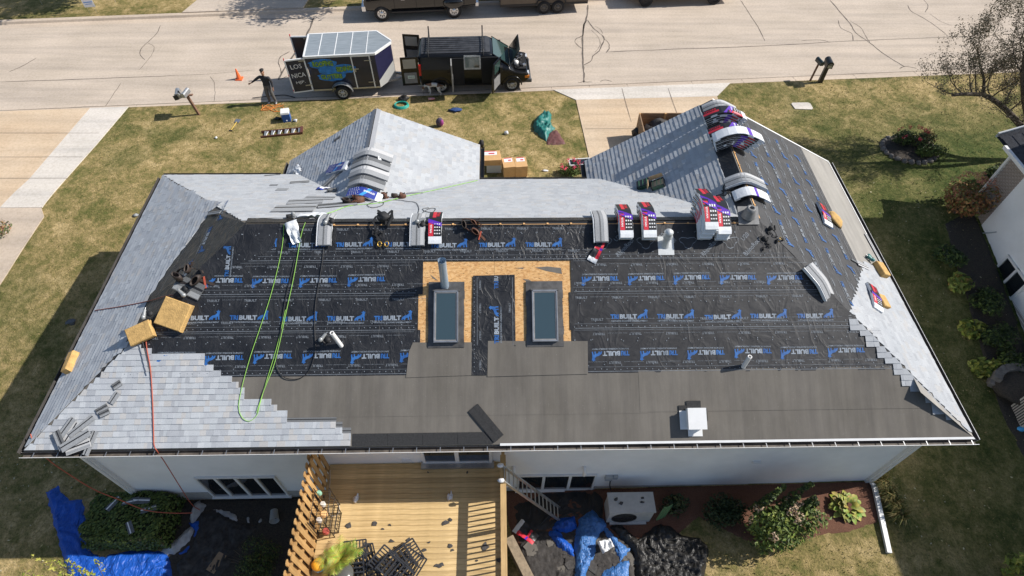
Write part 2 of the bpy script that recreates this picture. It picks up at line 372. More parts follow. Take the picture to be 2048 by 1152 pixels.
# ---------------------------------------------------------------- materials of the house
def shingle_mat():
    m, t, b, vec = new_mat('shingle_granules', .95); b.inputs['Specular IOR Level'].default_value = .2
    a = t.nodes.new('ShaderNodeAttribute'); a.attribute_name = 'tint'
    n = tnoise(t, vec, 70, 4, .7); n2 = tnoise(t, vec, .9, 4, .6)
    g = ramp(t, n, [(.3, (.8, .8, .8)), (.5, (1, 1, 1)), (.7, (1.12, 1.12, 1.12))]); g2 = ramp(t, n2, [(.3, (.93, .94, .95)), (.7, (1.05, 1.04, 1.03))])
    c = tmix(t, 1.0, tmix(t, 1.0, a.outputs['Color'], g, 'MULTIPLY'), g2, 'MULTIPLY'); t.links.new(c, b.inputs['Base Color'])
    tbump(t, b, n, .35, .006); return m
M_shingle = shingle_mat()
def under_mat(name, c1, c2, rough, wr, scale=3.2):
    m, t, b, vec = new_mat(name, rough); b.inputs['Specular IOR Level'].default_value = .45
    n = tnoise(t, vec, 2.2, 5, .6); t.links.new(ramp(t, n, [(.35, c1), (.65, c2)]), b.inputs['Base Color'])
    rr = ramp(t, tnoise(t, vec, 5, 4), [(.3, (rough - .08,) * 3), (.7, (rough + .12,) * 3)]); t.links.new(rr, b.inputs['Roughness'])
    w1 = tnoise(t, tmap(t, vec, (1, .55, 1), (0, 0, .5)), scale, 3, .5, 1.2); w2 = tnoise(t, tmap(t, vec, (.5, 1, 1), (0, 0, -.4)), scale * 3, 3, .5, 1.5)
    r1 = ramp(t, w1, [(.40, (0, 0, 0)), (.5, (1, 1, 1)), (.60, (0, 0, 0))]); h = tmix(t, .45, r1, w2)
    weave = t.nodes.new('ShaderNodeTexWave'); weave.inputs['Scale'].default_value = 22; weave.inputs['Distortion'].default_value = 1.5; t.links.new(vec, weave.inputs['Vector'])
    h = tmix(t, .04, h, weave.outputs[0])
    tbump(t, b, h, wr, .035); return m
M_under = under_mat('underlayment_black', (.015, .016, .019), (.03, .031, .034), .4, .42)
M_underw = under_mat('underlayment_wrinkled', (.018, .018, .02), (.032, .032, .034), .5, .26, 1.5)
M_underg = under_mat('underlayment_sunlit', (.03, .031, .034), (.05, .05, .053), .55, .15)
M_printb = mat('print_blue', (.016, .07, .24), .5, col2=(.04, .17, .47), vs_=5, detail=8)
M_printg = mat('print_grey', (.16, .19, .23), .55, col2=(.36, .41, .47), vs_=5, detail=8)
M_printd = mat('print_blue_dim', (.012, .05, .16), .6, col2=(.03, .13, .36), vs_=6, detail=8)  # dimmer copy of the blue print
M_printf = mat('print_faint', (.18, .2, .225), .55, var=.3, vs_=12)
def felt_mat(name, c1, c2):
    m, t, b, vec = new_mat(name, .92); b.inputs['Specular IOR Level'].default_value = .2
    n = tnoise(t, tmap(t, vec, (1, .5, .5)), 1.2, 6, .7); n2 = tnoise(t, tmap(t, vec, (1.6, .12, .12)), 2.2, 3, .6); s = tnoise(t, vec, 55, 2, .5)
    c = ramp(t, n, [(.3, c1), (.7, c2)]); c = tmix(t, 1.0, c, ramp(t, n2, [(.35, (.9, .9, .9)), (.65, (1.1, 1.1, 1.08))]), 'MULTIPLY')
    c = tmix(t, ramp(t, s, [(.74, (0, 0, 0)), (.78, (1, 1, 1))]), c, (.45, .43, .4)); t.links.new(c, b.inputs['Base Color'])
    tbump(t, b, n2, .25, .03); return m
M_felt = felt_mat('roofing_felt', (.132, .12, .105), (.176, .161, .143))
M_beige = felt_mat('felt_sunlit', (.27, .257, .235), (.34, .322, .297))  # felt with the right slope's full sun put into the colour
def osb_mat():
    m, t, b, vec = new_mat('osb', .85)
    v = t.nodes.new('ShaderNodeTexVoronoi'); v.inputs['Scale'].default_value = 26; v.inputs['Randomness'].default_value = 1; t.links.new(tmap(t, vec, (.6, 1.2, 1), (0, 0, .4)), v.inputs['Vector'])
    n = tnoise(t, vec, 3, 4); sp = tnoise(t, tmap(t, vec, (.6, 1.5, 1.5)), 24, 4, .7)
    c = ramp(t, v.outputs['Color'], [(.1, (.42, .2, .07)), (.45, (.66, .37, .14)), (.9, (.78, .5, .24))])
    c = tmix(t, .35, c, ramp(t, n, [(.3, (.58, .3, .1)), (.7, (.75, .48, .22))]))
    c = tmix(t, ramp(t, sp, [(.34, (1, 1, 1)), (.41, (0, 0, 0))]), c, (.09, .045, .02)); t.links.new(c, b.inputs['Base Color']); return m
M_osb = osb_mat()
M_white = mat('white_paint', (.78, .78, .77), .45, var=.05, vs_=3)
M_siding = mat('white_vinyl_siding', (.87, .87, .865), .5, var=.05, vs_=1.2)
M_gutter = mat('gutter_inside', (.1, .085, .072), .7, var=.4, vs_=5)
M_gutterd = mat('gutter_dark', (.055, .05, .047), .5, var=.3, vs_=4)
M_found = mat('foundation', (.42, .4, .37), .9, var=.15, vs_=8)
M_black = mat('black_plastic', (.018, .018, .02), .5)
M_metal = mat('grey_metal', (.45, .46, .47), .4, .8, var=.15)
M_dmetal = mat('dark_flashing', (.13, .125, .12), .5, .5, var=.35, vs_=4)
M_pipe = mat('galvanised_pipe', (.5, .62, .74), .38, .55, var=.06, vs_=8)
M_pvc = mat('white_pvc', (.8, .79, .77), .35)
def glass_mat(name, col, rough=.05):
    m = mat(name, col, rough, spec=.9, coat=.5); return m
M_glass = glass_mat('window_glass', (.012, .016, .02))
M_skyglass = glass_mat('skylight_glass', (.045, .075, .09), .06)
M_starter = mat('starter_black', (.03, .03, .031), .9, var=.3, vs_=30, bump=.3, bs=90)
M_wood = mat('fresh_lumber', (.62, .36, .15), .75, var=.25, vs_=6, stretch=(.3, 1, 1))

house = thing('house', 'long one-storey hip-roofed house being re-shingled, white siding, black underlayment exposed', 'house', Vector((W / 2, 5, -1.5)))
house_inv = Vector((-W / 2, -5, 1.5))
HL = house_inv                                             # parts are modelled in world space and set back by the root
# ---------------------------------------------------------------- roof decks
def slope(name, fr, poly, m, th=.1):
    b = MB(); n = len(poly); top = [fr.p(u, v, 0) for u, v in poly]; bot = [q - Vector((0, 0, th)) for q in top]
    b.add(top + bot, [tuple(range(n)), tuple(range(2 * n - 1, n - 1, -1))] + [(i, n + i, n + (i + 1) % n, (i + 1) % n) for i in range(n)])
    return b.build(name, m, house, HL)
V5 = 5 * SQ
front_deck = slope('roof_slope', FR, [(0, 0), (W, 0), (W - 5, V5), (5, V5)], M_felt)
left_deck = slope('roof_slope', LF, [(0, 0), (10, 0), (5, V5)], M_felt)
right_deck = slope('roof_slope', RF, [(0, 0), (10.6, 0), (10.45, V5), (5, V5)], M_beige)
back_deck = slope('roof_slope', BK, [(W - 16.5, .72 * SQ), (W - 8, .72 * SQ), (W - 7.9, 0), (W, 0), (W - 5, V5), (W - 18.511, V5)], M_felt)
GR = W - 5; GRZ = RID
GL = Frame((GX, 10.5, E0 + GZ), (0, -1, 0), (GR - GX, 0, GRZ - GZ)); GLV = math.hypot(GR - GX, GRZ - GZ)
gl_deck = slope('roof_slope', GL, [(0, 0), (4.6, 0), (5.5, GLV), (0.05, GLV)], M_felt)
ARV = math.hypot(AXC - AXR, AZC - AZR); ALV = math.hypot(AXC - AXL, AZC - AZL)
ar_deck = slope('roof_slope', AR, [(9.25, 0), (AY, 0), (AY, ARV), (6.3, ARV)], M_felt)
al_deck = slope('roof_slope', AL, [(0, 0), (1.6, 0), (4.9, ALV), (0, ALV)], M_felt)

# ---------------------------------------------------------------- shingles: every tab is a wedge of its own
TINTS = [((.55, .565, .58), 6), ((.51, .52, .54), 5), ((.45, .46, .48), 3), ((.57, .545, .52), 3), ((.60, .61, .62), 4)]
TBAG = [c for c, k in TINTS for _ in range(k)]
def scan(poly, v):
    xs_ = []
    n = len(poly)
    for i in range(n):
        (u0, v0), (u1, v1) = poly[i], poly[(i + 1) % n]
        if (v0 <= v < v1) or (v1 <= v < v0): xs_.append(u0 + (u1 - u0) * (v - v0) / (v1 - v0))
    xs_.sort(); return list(zip(xs_[0::2], xs_[1::2]))
def tab_mesh(fr, q, n0, mb, off):                          # q: (u0b,u1b,u0t,u1t,v0,v1)
    a, b, c, d, v0, v1 = q; h = .016 + off
    vs = [fr.p(a, v0, n0 + h), fr.p(b, v0, n0 + h), fr.p(d, v1, n0 + .004), fr.p(c, v1, n0 + .004), fr.p(a, v0, n0), fr.p(b, v0, n0)]
    mb.add(vs, [(0, 1, 2, 3), (4, 5, 1, 0), (4, 0, 3), (1, 5, 2)])
def shingles(deck, fr, poly, n0=.008, ex=.143, limits=None, singles=0, key=None, wmul=1, headlap=False, tone=1.0, seed=1, con=.5):
    rnd = random.Random(seed); tabs = []
    vmin = min(q[1] for q in poly); vmax = max(q[1] for q in poly); v = vmin; k = 0
    while v < vmax - .03:
        v1 = min(v + ex, vmax)
        A = scan(poly, v + .004); B = scan(poly, v1 - .004)
        for ai, (a0, a1) in enumerate(A):
            b0, b1 = B[ai] if len(B) == len(A) else (a0, a1)
            if limits:
                a0, a1, b0, b1 = limits(v + ex / 2, a0, a1, b0, b1)
            u = min(a0, b0) - rnd.random() * .25; first = True
            end = max(a1, b1)
            while u < end:
                w = rnd.choice((.11, .14, .17, .2, .24, .28)) * wmul; u2 = u + w
                q = (max(u, a0), min(u2, a1), max(u, b0), min(u2, b1), v, v1 + .012)
                if q[1] - q[0] > .012 and q[3] - q[2] > -.001 or (q[3] - q[2] > .012 and q[1] - q[0] > -.001):
                    q = (q[0], max(q[0], q[1]), q[2], max(q[2], q[3]), q[4], q[5])
                    c = rnd.choice(TBAG); c = tuple((.545 + (x - .545) * con) * g for x, g in zip(c, (.915, .94, .965))); s_ = tone * (1 + rnd.uniform(-.06, .06) * con); off = rnd.choice((0, 0, .005))
                    tabs.append((q, tuple(x * s_ for x in c), off))
                u = u2
            if headlap and end > min(a0, b0):
                x0_, x1_ = max(min(a0, b0), (v1 + .15) / SQ), min(end, W - (v1 + .15) / SQ)
                if x1_ > x0_ + .03: hl.append((fr, x0_, x1_, v1, n0))
        v += ex; k += 1
    if singles:
        tabs.sort(key=key); own = tabs[:singles]; rest = tabs[singles:]
        for q, c, off in own:
            b = MB(); tab_mesh(fr, q, n0, b, off); b.build('shingle', M_shingle, deck, tint=[c] * 4)
    else: rest = tabs
    if rest:
        b = MB(); tn = []
        for q, c, off in rest: tab_mesh(fr, q, n0, b, off); tn += [c] * 4
        stuff(b.build('shingle_courses', M_shingle, deck, tint=tn))
    return len(tabs)
hl = []
stL = [(305, 694), (320, 706), (410, 714), (428, 727), (443, 738), (465, 750), (478, 762), (490, 777), (525, 795), (543, 805), (555, 817), (575, 829), (673, 840), (685, 852), (702, 865), (702, 892)]
stLuv = [FR.uv(*q) for q in stL]
def limL(v, a0, a1, b0, b1):
    u = 2.6
    for (uu, vv) in stLuv:
        if vv + .02 >= v: u = uu
        else: break
    return a0, min(a1, u), b0, min(b1, u)
nsh = shingles(front_deck, FR, [(.03, .02), (7.95, .02), (7.95, 2.56), (2.3, 2.56)], .012, limits=limL, singles=300, key=lambda t: (t[0][4], t[0][0]), headlap=True, seed=3, con=.9, tone=.9, wmul=.75)
stR = [(1697, 640), (1718, 662), (1730, 680), (1752, 700), (1768, 718), (1785, 733), (1800, 750), (1818, 772), (1848, 790), (1862, 812), (1890, 835)]
stRuv = [FR.uv(*q) for q in stR]
def limR(v, a0, a1, b0, b1):
    u = 23.6
    for uu, vv in stRuv:
        if vv + .04 >= v: u = uu
    return max(a0, u), a1, max(b0, u), b1
shingles(front_deck, FR, [(20, .45), (W - .45 / SQ, .45), (W - 3.1 / SQ, 3.1), (20, 3.1)], .022, limits=limR, headlap=True, seed=4, wmul=.8, tone=.85)
lb = [LF.uv(*q) for q in ((445, 404), (423, 422), (377, 487), (347, 524), (310, 581), (280, 641), (257, 664))]
shingles(left_deck, LF, [(.02, .02), (9.98, .02)] + [(10 - 2.5 / SQ, 2.5)] + lb[::-1] + [(3.3 / SQ * 1.02, 3.4)], .01, seed=5, tone=.95, con=.8)
rb = [RF.uv(*q) for q in ((1726, 522), (1716, 560), (1705, 595), (1697, 622))]
shingles(right_deck, RF, [(.02, .02), (5.3, .02)] + [rb[0], rb[1], rb[2], (3.22 / SQ, 3.22)], .016, seed=6, tone=.82, con=.55)
shingles(back_deck, BK, [(W - 16.4, .74 * SQ), (W - 8.02, .74 * SQ), (W - 7.9, .02), (W - .02, .02), (W - 4.78, 4.78 * SQ), (W - 18.2, 4.78 * SQ)], .01, seed=7, tone=.86, con=.5, wmul=.9)
shingles(gl_deck, GL, [(.02, .02), (4.6, .02), (5.3, GLV - .42), (.03, GLV - .42)], .01, seed=8, tone=.9, con=.8)
shingles(ar_deck, AR, [(9.3, .02), (AY - .02, .02), (AY - .02, ARV - .02), (6.4, ARV - .02)], .01, seed=9, tone=.86, con=.55, wmul=.9)
shingles(al_deck, AL, [(.02, .02), (1.6, .02), (4.8, ALV - .02), (.02, ALV - .02)], .01, seed=10, tone=.95, con=.8)
M_head = mat('shingle_headlap', (.17, .175, .18), .95, var=.25, vs_=60)
b = MB()
for fr, u0, u1, v, n0 in hl:
    for x0, x1, mi in ((0, .06, 0), (.06, .085, 1), (.085, .15, 0)):
        b.quad(fr.p(u0, v + x0, n0 - .004), fr.p(u1, v + x0, n0 - .004), fr.p(u1, v + x1, n0 - .004), fr.p(u0, v + x1, n0 - .004), mi)
stuff(b.build('shingle_headlaps', [M_head, M_starter], house, HL))
# ridge caps on the street gable, starter course along the eave
b = MB()
for i in range(24):
    y0 = AY - .02 - i * .2
    for s_, fr, V in ((1, AR, ARV), (-1, AL, ALV)):
        f = (lambda y, d, n: fr.p(y, V - d, n)) if s_ > 0 else (lambda y, d, n: fr.p(AY - y, V - d, n))
        q = [f(y0, 0, .045), f(y0, .14, .04), f(y0 - .22, .14, .026), f(y0 - .22, 0, .03)]
        b.add(q + [f(y0, 0, .02), f(y0, .14, .02)], [(0, 1, 2, 3) if s_ < 0 else (3, 2, 1, 0), (4, 5, 1, 0) if s_ < 0 else (0, 1, 5, 4)])
stuff(b.build('ridge_cap', M_shingle, house, HL, tint=[(.3, .31, .33)] * len(b.f)))
u1s = FR.uv(985, 880)[0]
for i in range(4):
    a = 7.96 + i * (u1s - 7.96) / 4; c = 7.96 + (i + 1) * (u1s - 7.96) / 4 - .006
    b = MB(); b.box(((a + c) / 2, .16, .012), (c - a, .29, .012), None); 
    b.v = [tuple(FR.p(*q)) for q in b.v]; b.build('starter_strip', M_starter, house, HL)

# ---------------------------------------------------------------- felt and underlayment sheets
def wrinkle(u, v, amp):
    p = Vector((u * 1.3, v * 2.1, .3)); r = 1 - abs(mn.noise(p * 1.4 + Vector((0, 0, 7)))) * 2.2
    r2 = 1 - abs(mn.noise(Vector((u * 3.1 + v * 2, v * 3.4 - u, 1)))) * 2.5
    return amp * (.5 * mn.noise(p) + .9 * max(0, r - .55) + .45 * max(0, r2 - .5))
def sheet(name, fr, poly, m, n0=.01, amp=.006, res=.09, ripple=True):
    bm = bmesh.new(); bm.faces.new([bm.verts.new((u, v, 0)) for u, v in poly])
    us = [q[0] for q in poly]; vs_ = [q[1] for q in poly]
    for ax, lo, hi in ((0, min(us), max(us)), (1, min(vs_), max(vs_))):
        n = int((hi - lo) / res)
        for i in range(1, n + 1):
            k = lo + (hi - lo) * i / (n + 1)
            bmesh.ops.bisect_plane(bm, geom=bm.verts[:] + bm.edges[:] + bm.faces[:], plane_co=(k, k, 0), plane_no=((1, 0, 0), (0, 1, 0))[ax])
    for q in bm.verts: q.co = fr.p(q.co.x, q.co.y, n0 + max(-.003, wrinkle(q.co.x, q.co.y, amp)))
    for f in bm.faces: f.smooth = True
    me = bpy.data.meshes.new(name); bm.to_mesh(me); bm.free(); me.materials.append(m)
    return put(name, me, house, HL)
hipL = lambda v: v / SQ; hipR = lambda v: W - v / SQ
# felt on the lower half of the front slope
v1, v2, v3 = .8, 1.78, 2.53
f1 = sheet('felt_strip', FR, [(.05, .0), (W - .05, .0), (W - v1 / SQ, v1), (v1 / SQ, v1)], M_felt, .005, .003, .3)
f2 = sheet('felt_strip', FR, [(v1 / SQ, v1 - .09), (15.3, v1 - .09), (15.3, v2 + .02), (hipL(v2), v2)], M_felt, .010, .003, .3)
f3 = sheet('felt_strip', FR, [(15.1, v1 - .06), (W - v1 / SQ, v1 - .05), (hipR(v2), v2 + .03), (15.1, v2 + .0)], M_felt, .0135, .003, .3)
f4 = sheet('felt_patch', FR, [(9.24, 1.66), (10.9, 1.7), (10.93, 2.53), (9.4, 2.54), (9.3, 2.3)], M_felt, .024, .003, .3)
f5 = sheet('felt_patch', FR, [(11.28, 1.66), (13.82, 1.7), (13.84, 2.53), (11.3, 2.56)], M_felt, .028, .003, .3)
HU0, HU1, HV0, HV1 = 9.58, 13.43, 2.5, 4.6
for ku in range(2):
    for kv in range(2): sheet('osb_panel', FR, [(HU0 - .2 + ku * 2.1, 2.4 + kv * 1.22), (HU0 + 1.895 + ku * 2.3, 2.4 + kv * 1.22), (HU0 + 1.895 + ku * 2.3, 3.615 + kv * 1.1), (HU0 - .2 + ku * 2.1, 3.615 + kv * 1.1)], M_osb, .0035, 0, .6)
RW = [(1.72, 2.86), (2.82, 3.8), (3.77, 4.67), (4.64, V5 - .03)]
A_L, A_R = .005, .007
sheets = []
for i, (a, c) in enumerate(RW):
    n0 = .012 + .004 * i
    if i == 3:
        sheets.append(sheet('underlayment_strip', FR, [(hipL(a), a), (14.1, a), (14.2, c), (hipL(c), c)], M_under, n0, A_L))
        sheets.append(sheet('underlayment_strip', FR, [(14.06, a - .03), (hipR(a), a - .03), (hipR(c), c), (14.1, c)], M_underw, n0 + .004, A_R))
    else:
        aa = a
        e0 = (.0, -.06, .05)[i]
        lo = [(hipL(a), a), (HU0 + e0, a), (HU0 + e0, c), (hipL(c), c)]
        hi = [(HU1 + e0 * .6, a), (hipR(a), a), (hipR(c), c), (HU1 + e0 * .6, c)]
        sheets.append(sheet('underlayment_strip', FR, lo, M_under, n0, A_L)); sheets.append(sheet('underlayment_strip', FR, hi, M_underw, n0, A_R))
pt = sheet('underlayment_patch', FR, [(10.88, 1.7), (11.27, 1.7), (11.29, 2.4), (12.0, 2.42), (12.0, 4.27), (10.92, 4.25)], M_under, .026, .007)
# left slope, hip strip and the top fold at the ridge
lp = [(.3, .0)]
sheet('underlayment_strip', LF, [(3.2, 3.2 * .98), (3.3, 3.0), (4.6, 2.2), (7.6, 2.0), (9.9 - 2.0 / SQ, 2.0), (5.05, V5 - .04), (4.95, V5 - .04)], M_under, .006, .005)
sheet('hip_strip', FR, [(3.35, 3.75), (3.05, 3.55), (5.0, V5 - .02), (5.9, V5 - .01), (5.75, 5.0), (5.2, 4.7), (4.5, 4.5), (4.0, 4.0)], M_under, .03, .006)
sheet('ridge_fold', BK, [(W - 18.0, V5 - .3), (W - 7.0, V5 - .3), (W - 7.0, V5 - .02), (W - 18.45, V5 - .02)], M_under, .03, .006)
sheet('ridge_fold', BK, [(W - 7.0, V5 - .42), (W - 4.9, V5 - .42), (W - 5.0, V5 - .0), (W - 7.0, V5 - .0)], M_under, .028, .006)
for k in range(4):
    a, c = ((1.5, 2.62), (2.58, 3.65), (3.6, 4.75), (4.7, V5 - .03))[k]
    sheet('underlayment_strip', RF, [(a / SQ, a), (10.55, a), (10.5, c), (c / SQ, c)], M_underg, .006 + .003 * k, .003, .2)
sheet('ridge_fold', GL, [(.06, GLV - .46), (5.4, GLV - .46), (5.5, GLV - .02), (.06, GLV - .02)], M_under, .02, .006)
sheet('sunlit_felt_strip', RF, [(.02, .02), (10.55, .02), (10.55, 1.56), (.9, 1.56)], M_beige, .003, .002, .3)  # felt along the right eave, sunlight already in its colour
# open ridge slots: bare sheathing edge with nailing blocks
b = MB()
b.quad(FR.p(7.0, V5 - .075, .042), FR.p(18.2, V5 - .075, .042), FR.p(18.2, V5 - .06, .042), FR.p(7.0, V5 - .06, .042))
for i in range(18): b.box(FR.p(7.3 + i * .62, V5 - .06, .05), (.05, .05, .02))
for i in range(9): b.box(RF.p(5.6 + i * .55, V5 - .05, .03), (.04, .05, .02))
b.quad(RF.p(5.1, V5 - .07, .024), RF.p(10.3, V5 - .07, .024), RF.p(10.3, V5 - .03, .024), RF.p(5.1, V5 - .03, .024))
b.build('ridge_slot', M_wood, house, HL)
b = MB(); b.quad(FR.p(7.0, V5 - .06, .038), FR.p(18.2, V5 - .06, .038), FR.p(18.4, V5 + .0, .04), FR.p(7.0, V5 + .0, .04)); b.build('ridge_gap', M_black, house, HL)
# tar scraps left on the bare sheathing
for pts in ([(1070, 535), (1095, 533), (1122, 536), (1124, 548), (1108, 545), (1092, 542)], [(1045, 558), (1058, 559), (1066, 565), (1055, 564)], [(860, 549), (870, 556), (876, 562), (866, 557)], [(1030, 536), (1048, 535), (1046, 538)]):
    b = MB(); b.add([FR.px(x, y, .006) for x, y in pts[::-1]], [tuple(range(len(pts)))]); b.build('felt_scrap', M_felt, house, HL)

# ---------------------------------------------------------------- print on the underlayment
WOLF = [(-.5, -.42), (-.42, -.2), (-.2, -.02), (.05, .05), (.2, .2), (.22, .32), (.1, .36), (.24, .42), (.34, .52), (.4, .4), (.5, .42), (.44, .2), (.42, -.05), (.46, -.4), (.34, -.42), (.32, -.2), (.26, -.08), (.2, -.2), (.22, -.42), (.1, -.42), (.1, -.22), (-.08, -.24), (-.16, -.34), (-.14, -.42), (-.26, -.42), (-.3, -.3), (-.38, -.42)]
def fit_text(mb, s, cx, cy, w, h, rot, put_, mi, bold=.02, left=False):
    vs, fs = text_mesh(s, 1, bold); x0 = min(q.x for q in vs); x1 = max(q.x for q in vs); y0 = min(q.y for q in vs); y1 = max(q.y for q in vs)
    c, s_ = math.cos(rot), math.sin(rot); out = []
    for q in vs:
        x = ((q.x - x0) / (x1 - x0) - .5) * w; y = ((q.y - y0) / (y1 - y0) - .5) * h
        out.append(put_(cx + x * c - y * s_, cy + x * s_ + y * c))
    mb.add(out, fs, mi)
def brand(mb, u, v, rot, P, lim=None, sc_=1.0):
    def at_(dx, dy): c, s_ = math.cos(rot), math.sin(rot); return u + (dx * c - dy * s_) * sc_, v + (dx * s_ + dy * c) * sc_
    if lim and not (lim(*at_(-.46, 0)) and lim(*at_(.5, 0))): return
    fit_text(mb, 'TRI', *at_(-.355, 0), .21 * sc_, .12 * sc_, rot, P, 0, .05); fit_text(mb, 'BUILT', *at_(0, 0), .45 * sc_, .12 * sc_, rot, P, 1, .05)
    fit_text(mb, 'SYNTHETIC ROOFING UNDERLAYMENT', *at_(.02, -.115), .94 * sc_, .038 * sc_, rot, P, 1, .01)
    n = len(WOLF); bm = bmesh.new(); f = bm.faces.new([bm.verts.new((x, y, 0)) for x, y in WOLF]); bmesh.ops.triangulate(bm, faces=[f])
    bm.verts.index_update(); q = [P(*at_(.37 + t.co.x * .28, .06 + t.co.y * .27)) for t in bm.verts]
    mb.add(q, [tuple(t.index for t in fc.verts) for fc in bm.faces], 0); bm.free()
def flatP(fr, n0, amp): return lambda u, v: fr.p(u, v, n0 + max(-.003, wrinkle(u, v, amp)))
texts = {3: (5.1, 0, 5.35, 1.235), 2: (4.16, math.pi, 4.55, 1.21), 1: (3.2, 0, 4.02, 1.21), 0: (2.22, math.pi, 3.5, 1.215)}
inhole = lambda u, v: HU0 - .05 < u < HU1 + .05 and 2.5 < v < 4.62
for i, (a, c) in enumerate(RW):
    vv, rot, u0, du = texts[i]
    for side in (0, 1):
        amp = A_R if side else A_L; n0 = .012 + .004 * i + (.004 if i == 3 and side else 0) + .005
        P = flatP(FR, n0, amp); b = MB(); k = 0
        sel = (lambda u: u > 11.5) if side else (lambda u: u < 11.5)
        if i == 3: sel = (lambda u: False) if side else (lambda u: u < 14.3)
        lim = lambda u, v: hipL(v) + .15 < u < hipR(v) - .15 and not inhole(u, v) and sel(u)
        while u0 + k * du < 22.5:
            bb = MB(); jr = random.Random(k * 7 + i); brand(bb, u0 + k * du + jr.uniform(-.02, .02), vv + jr.uniform(-.02, .02) - .006 * k * (i % 2), rot + jr.uniform(-.012, .012), P, lim); k += 1
            if bb.f: bb.build('brand_print', [M_printb, M_printg], sheets[2 * i + side])
        for k in range(24):                               # small marks along the laps
            for vq, dq in ((a + .26, 0), (c - .15, .55)):
                u = u0 - 1.2 + k * .94 + dq
                if i == 3 and side and u < 14.2: continue
                if lim(u - .2, vq) and lim(u + .2, vq) and (side == 1 or i < 3 or u < 14):
                    fit_text(b, 'TRIBUILT', u, vq, .32, .062, rot if vq < a + .3 else rot + (0 if rot == 0 else 0), P, 2, .02)
                    fit_text(b, 'ROOFING UNDERLAYMENT - THIS SIDE UP', u + .48, vq + .02, .5, .018, rot, P, 2, .01)
        sel2 = (lambda u: u > HU1 + .05) if side else (lambda u: u < HU0 - .1)
        if i == 3: sel2 = (lambda u: u > 14.2) if side else (lambda u: u < 14.1)
        for vq, w_ in ((a + .035, .012), (a + .15, .006), (c - .05, .007)):   # printed lap lines
            u = hipL(vq) + .1
            while u < hipR(vq) - .15:
                if sel2(u) and sel2(u + .12): b.quad(P(u, vq), P(u + .12, vq), P(u + .12, vq + w_), P(u, vq + w_), 2)
                u += .12
        rnd = random.Random(i * 2 + side)
        for vq in (a + .09, a + .2, c - .28, (a + c) / 2 + .25):                                    # cap nails
            u = hipL(vq) + .2
            while u < hipR(vq) - .2:
                if sel2(u):
                    ctr = FR.p(u, vq + rnd.uniform(-.02, .02), n0 + max(-.003, wrinkle(u, vq, amp)) + .004)
                    ring = [ctr + (FR.u * math.cos(t * 1.0472) + FR.v * math.sin(t * 1.0472)) * .015 for t in range(6)]
                    b.add(ring, [tuple(range(6))], 3)
                u += rnd.uniform(.12, .2) if vq < a + .15 else rnd.uniform(.3, .45)
        if i == 3 and side:                               # another make at the right end: outlined diagonal print
            for k in range(5):
                u = 14.75 + k * 1.12
                if u > 18.4: break
                fit_text(b, 'RhinoRoof', u + .15, 4.98, .62, .13, .8, P, 2, .015); fit_text(b, 'U20', u - .02, 5.25, .24, .12, .8, P, 2, .015)
                for t in range(16):
                    aa, bb = t * .39, (t + 1) * .39; r1 = .2 * (1 + .3 * math.sin(3 * aa)); r2 = .2 * (1 + .3 * math.sin(3 * bb))
                    x1, y1, x2, y2 = u - .42 + r1 * math.cos(aa), 5.1 + r1 * math.sin(aa) * .7, u - .42 + r2 * math.cos(bb), 5.1 + r2 * math.sin(bb) * .7
                    b.quad(P(x1, y1), P(x1, y1 + .02), P(x2, y2 + .02), P(x2, y2), 2)
        if b.f: stuff(b.build('small_print', [M_printb, M_printg, M_printf, M_printf], sheets[2 * i + side]))
P = flatP(FR, .031, .007); b = MB()
brand(b, 11.52, 2.95, R(90), P); 
fit_text(b, 'TRI', 11.52, 4.0, .2, .11, R(90), P, 0, .03); fit_text(b, 'BU', 11.52, 4.17, .12, .11, R(90), P, 1, .03)
for vq in (1.95, 2.7, 3.4, 4.0): fit_text(b, 'TRIBUILT', 11.1, vq, .25, .05, R(-90), P, 2)
fit_text(b, 'TRIBUILT', 11.86, 3.4, .25, .05, R(90), P, 2)
for u in (11.02, 11.93): b.quad(P(u, 2.45), P(u + .01, 2.45), P(u + .01, 4.2), P(u, 4.2), 2)
for k in range(22): 
    ctr = FR.p(10.95, 1.8 + k * .11, .036); b.add([ctr + (FR.u * math.cos(t * 1.0472) + FR.v * math.sin(t * 1.0472)) * .014 for t in range(6)], [tuple(range(6))], 2)
stuff(b.build('small_print', [M_printb, M_printg, M_printf], pt))
b = MB(); P = flatP(LF, .012, .005)
for k, (px, py, sc_) in enumerate(((412, 478, 1), (372, 548, 1), (447, 420, .8))):
    u, v = LF.uv(px, py); brand(b, u, v, R(-4) + math.pi * (k % 2) * 0, P, None, sc_)
for k in range(9): u = 4 + k * .45; b.quad(P(u, 3.55 - .25 * k * .45), P(u + .4, 3.55 - .25 * (k * .45 + .4)), P(u + .4, 3.56 - .25 * (k * .45 + .4)), P(u, 3.56 - .25 * k * .45), 2)
P2_ = flatP(FR, .036, .006)
brand(b, 4.62, 5.0 - .35, R(88), P2_, None, .85)
stuff(b.build('small_print', [M_printd, M_printg, M_printf], house, HL))
b = MB()
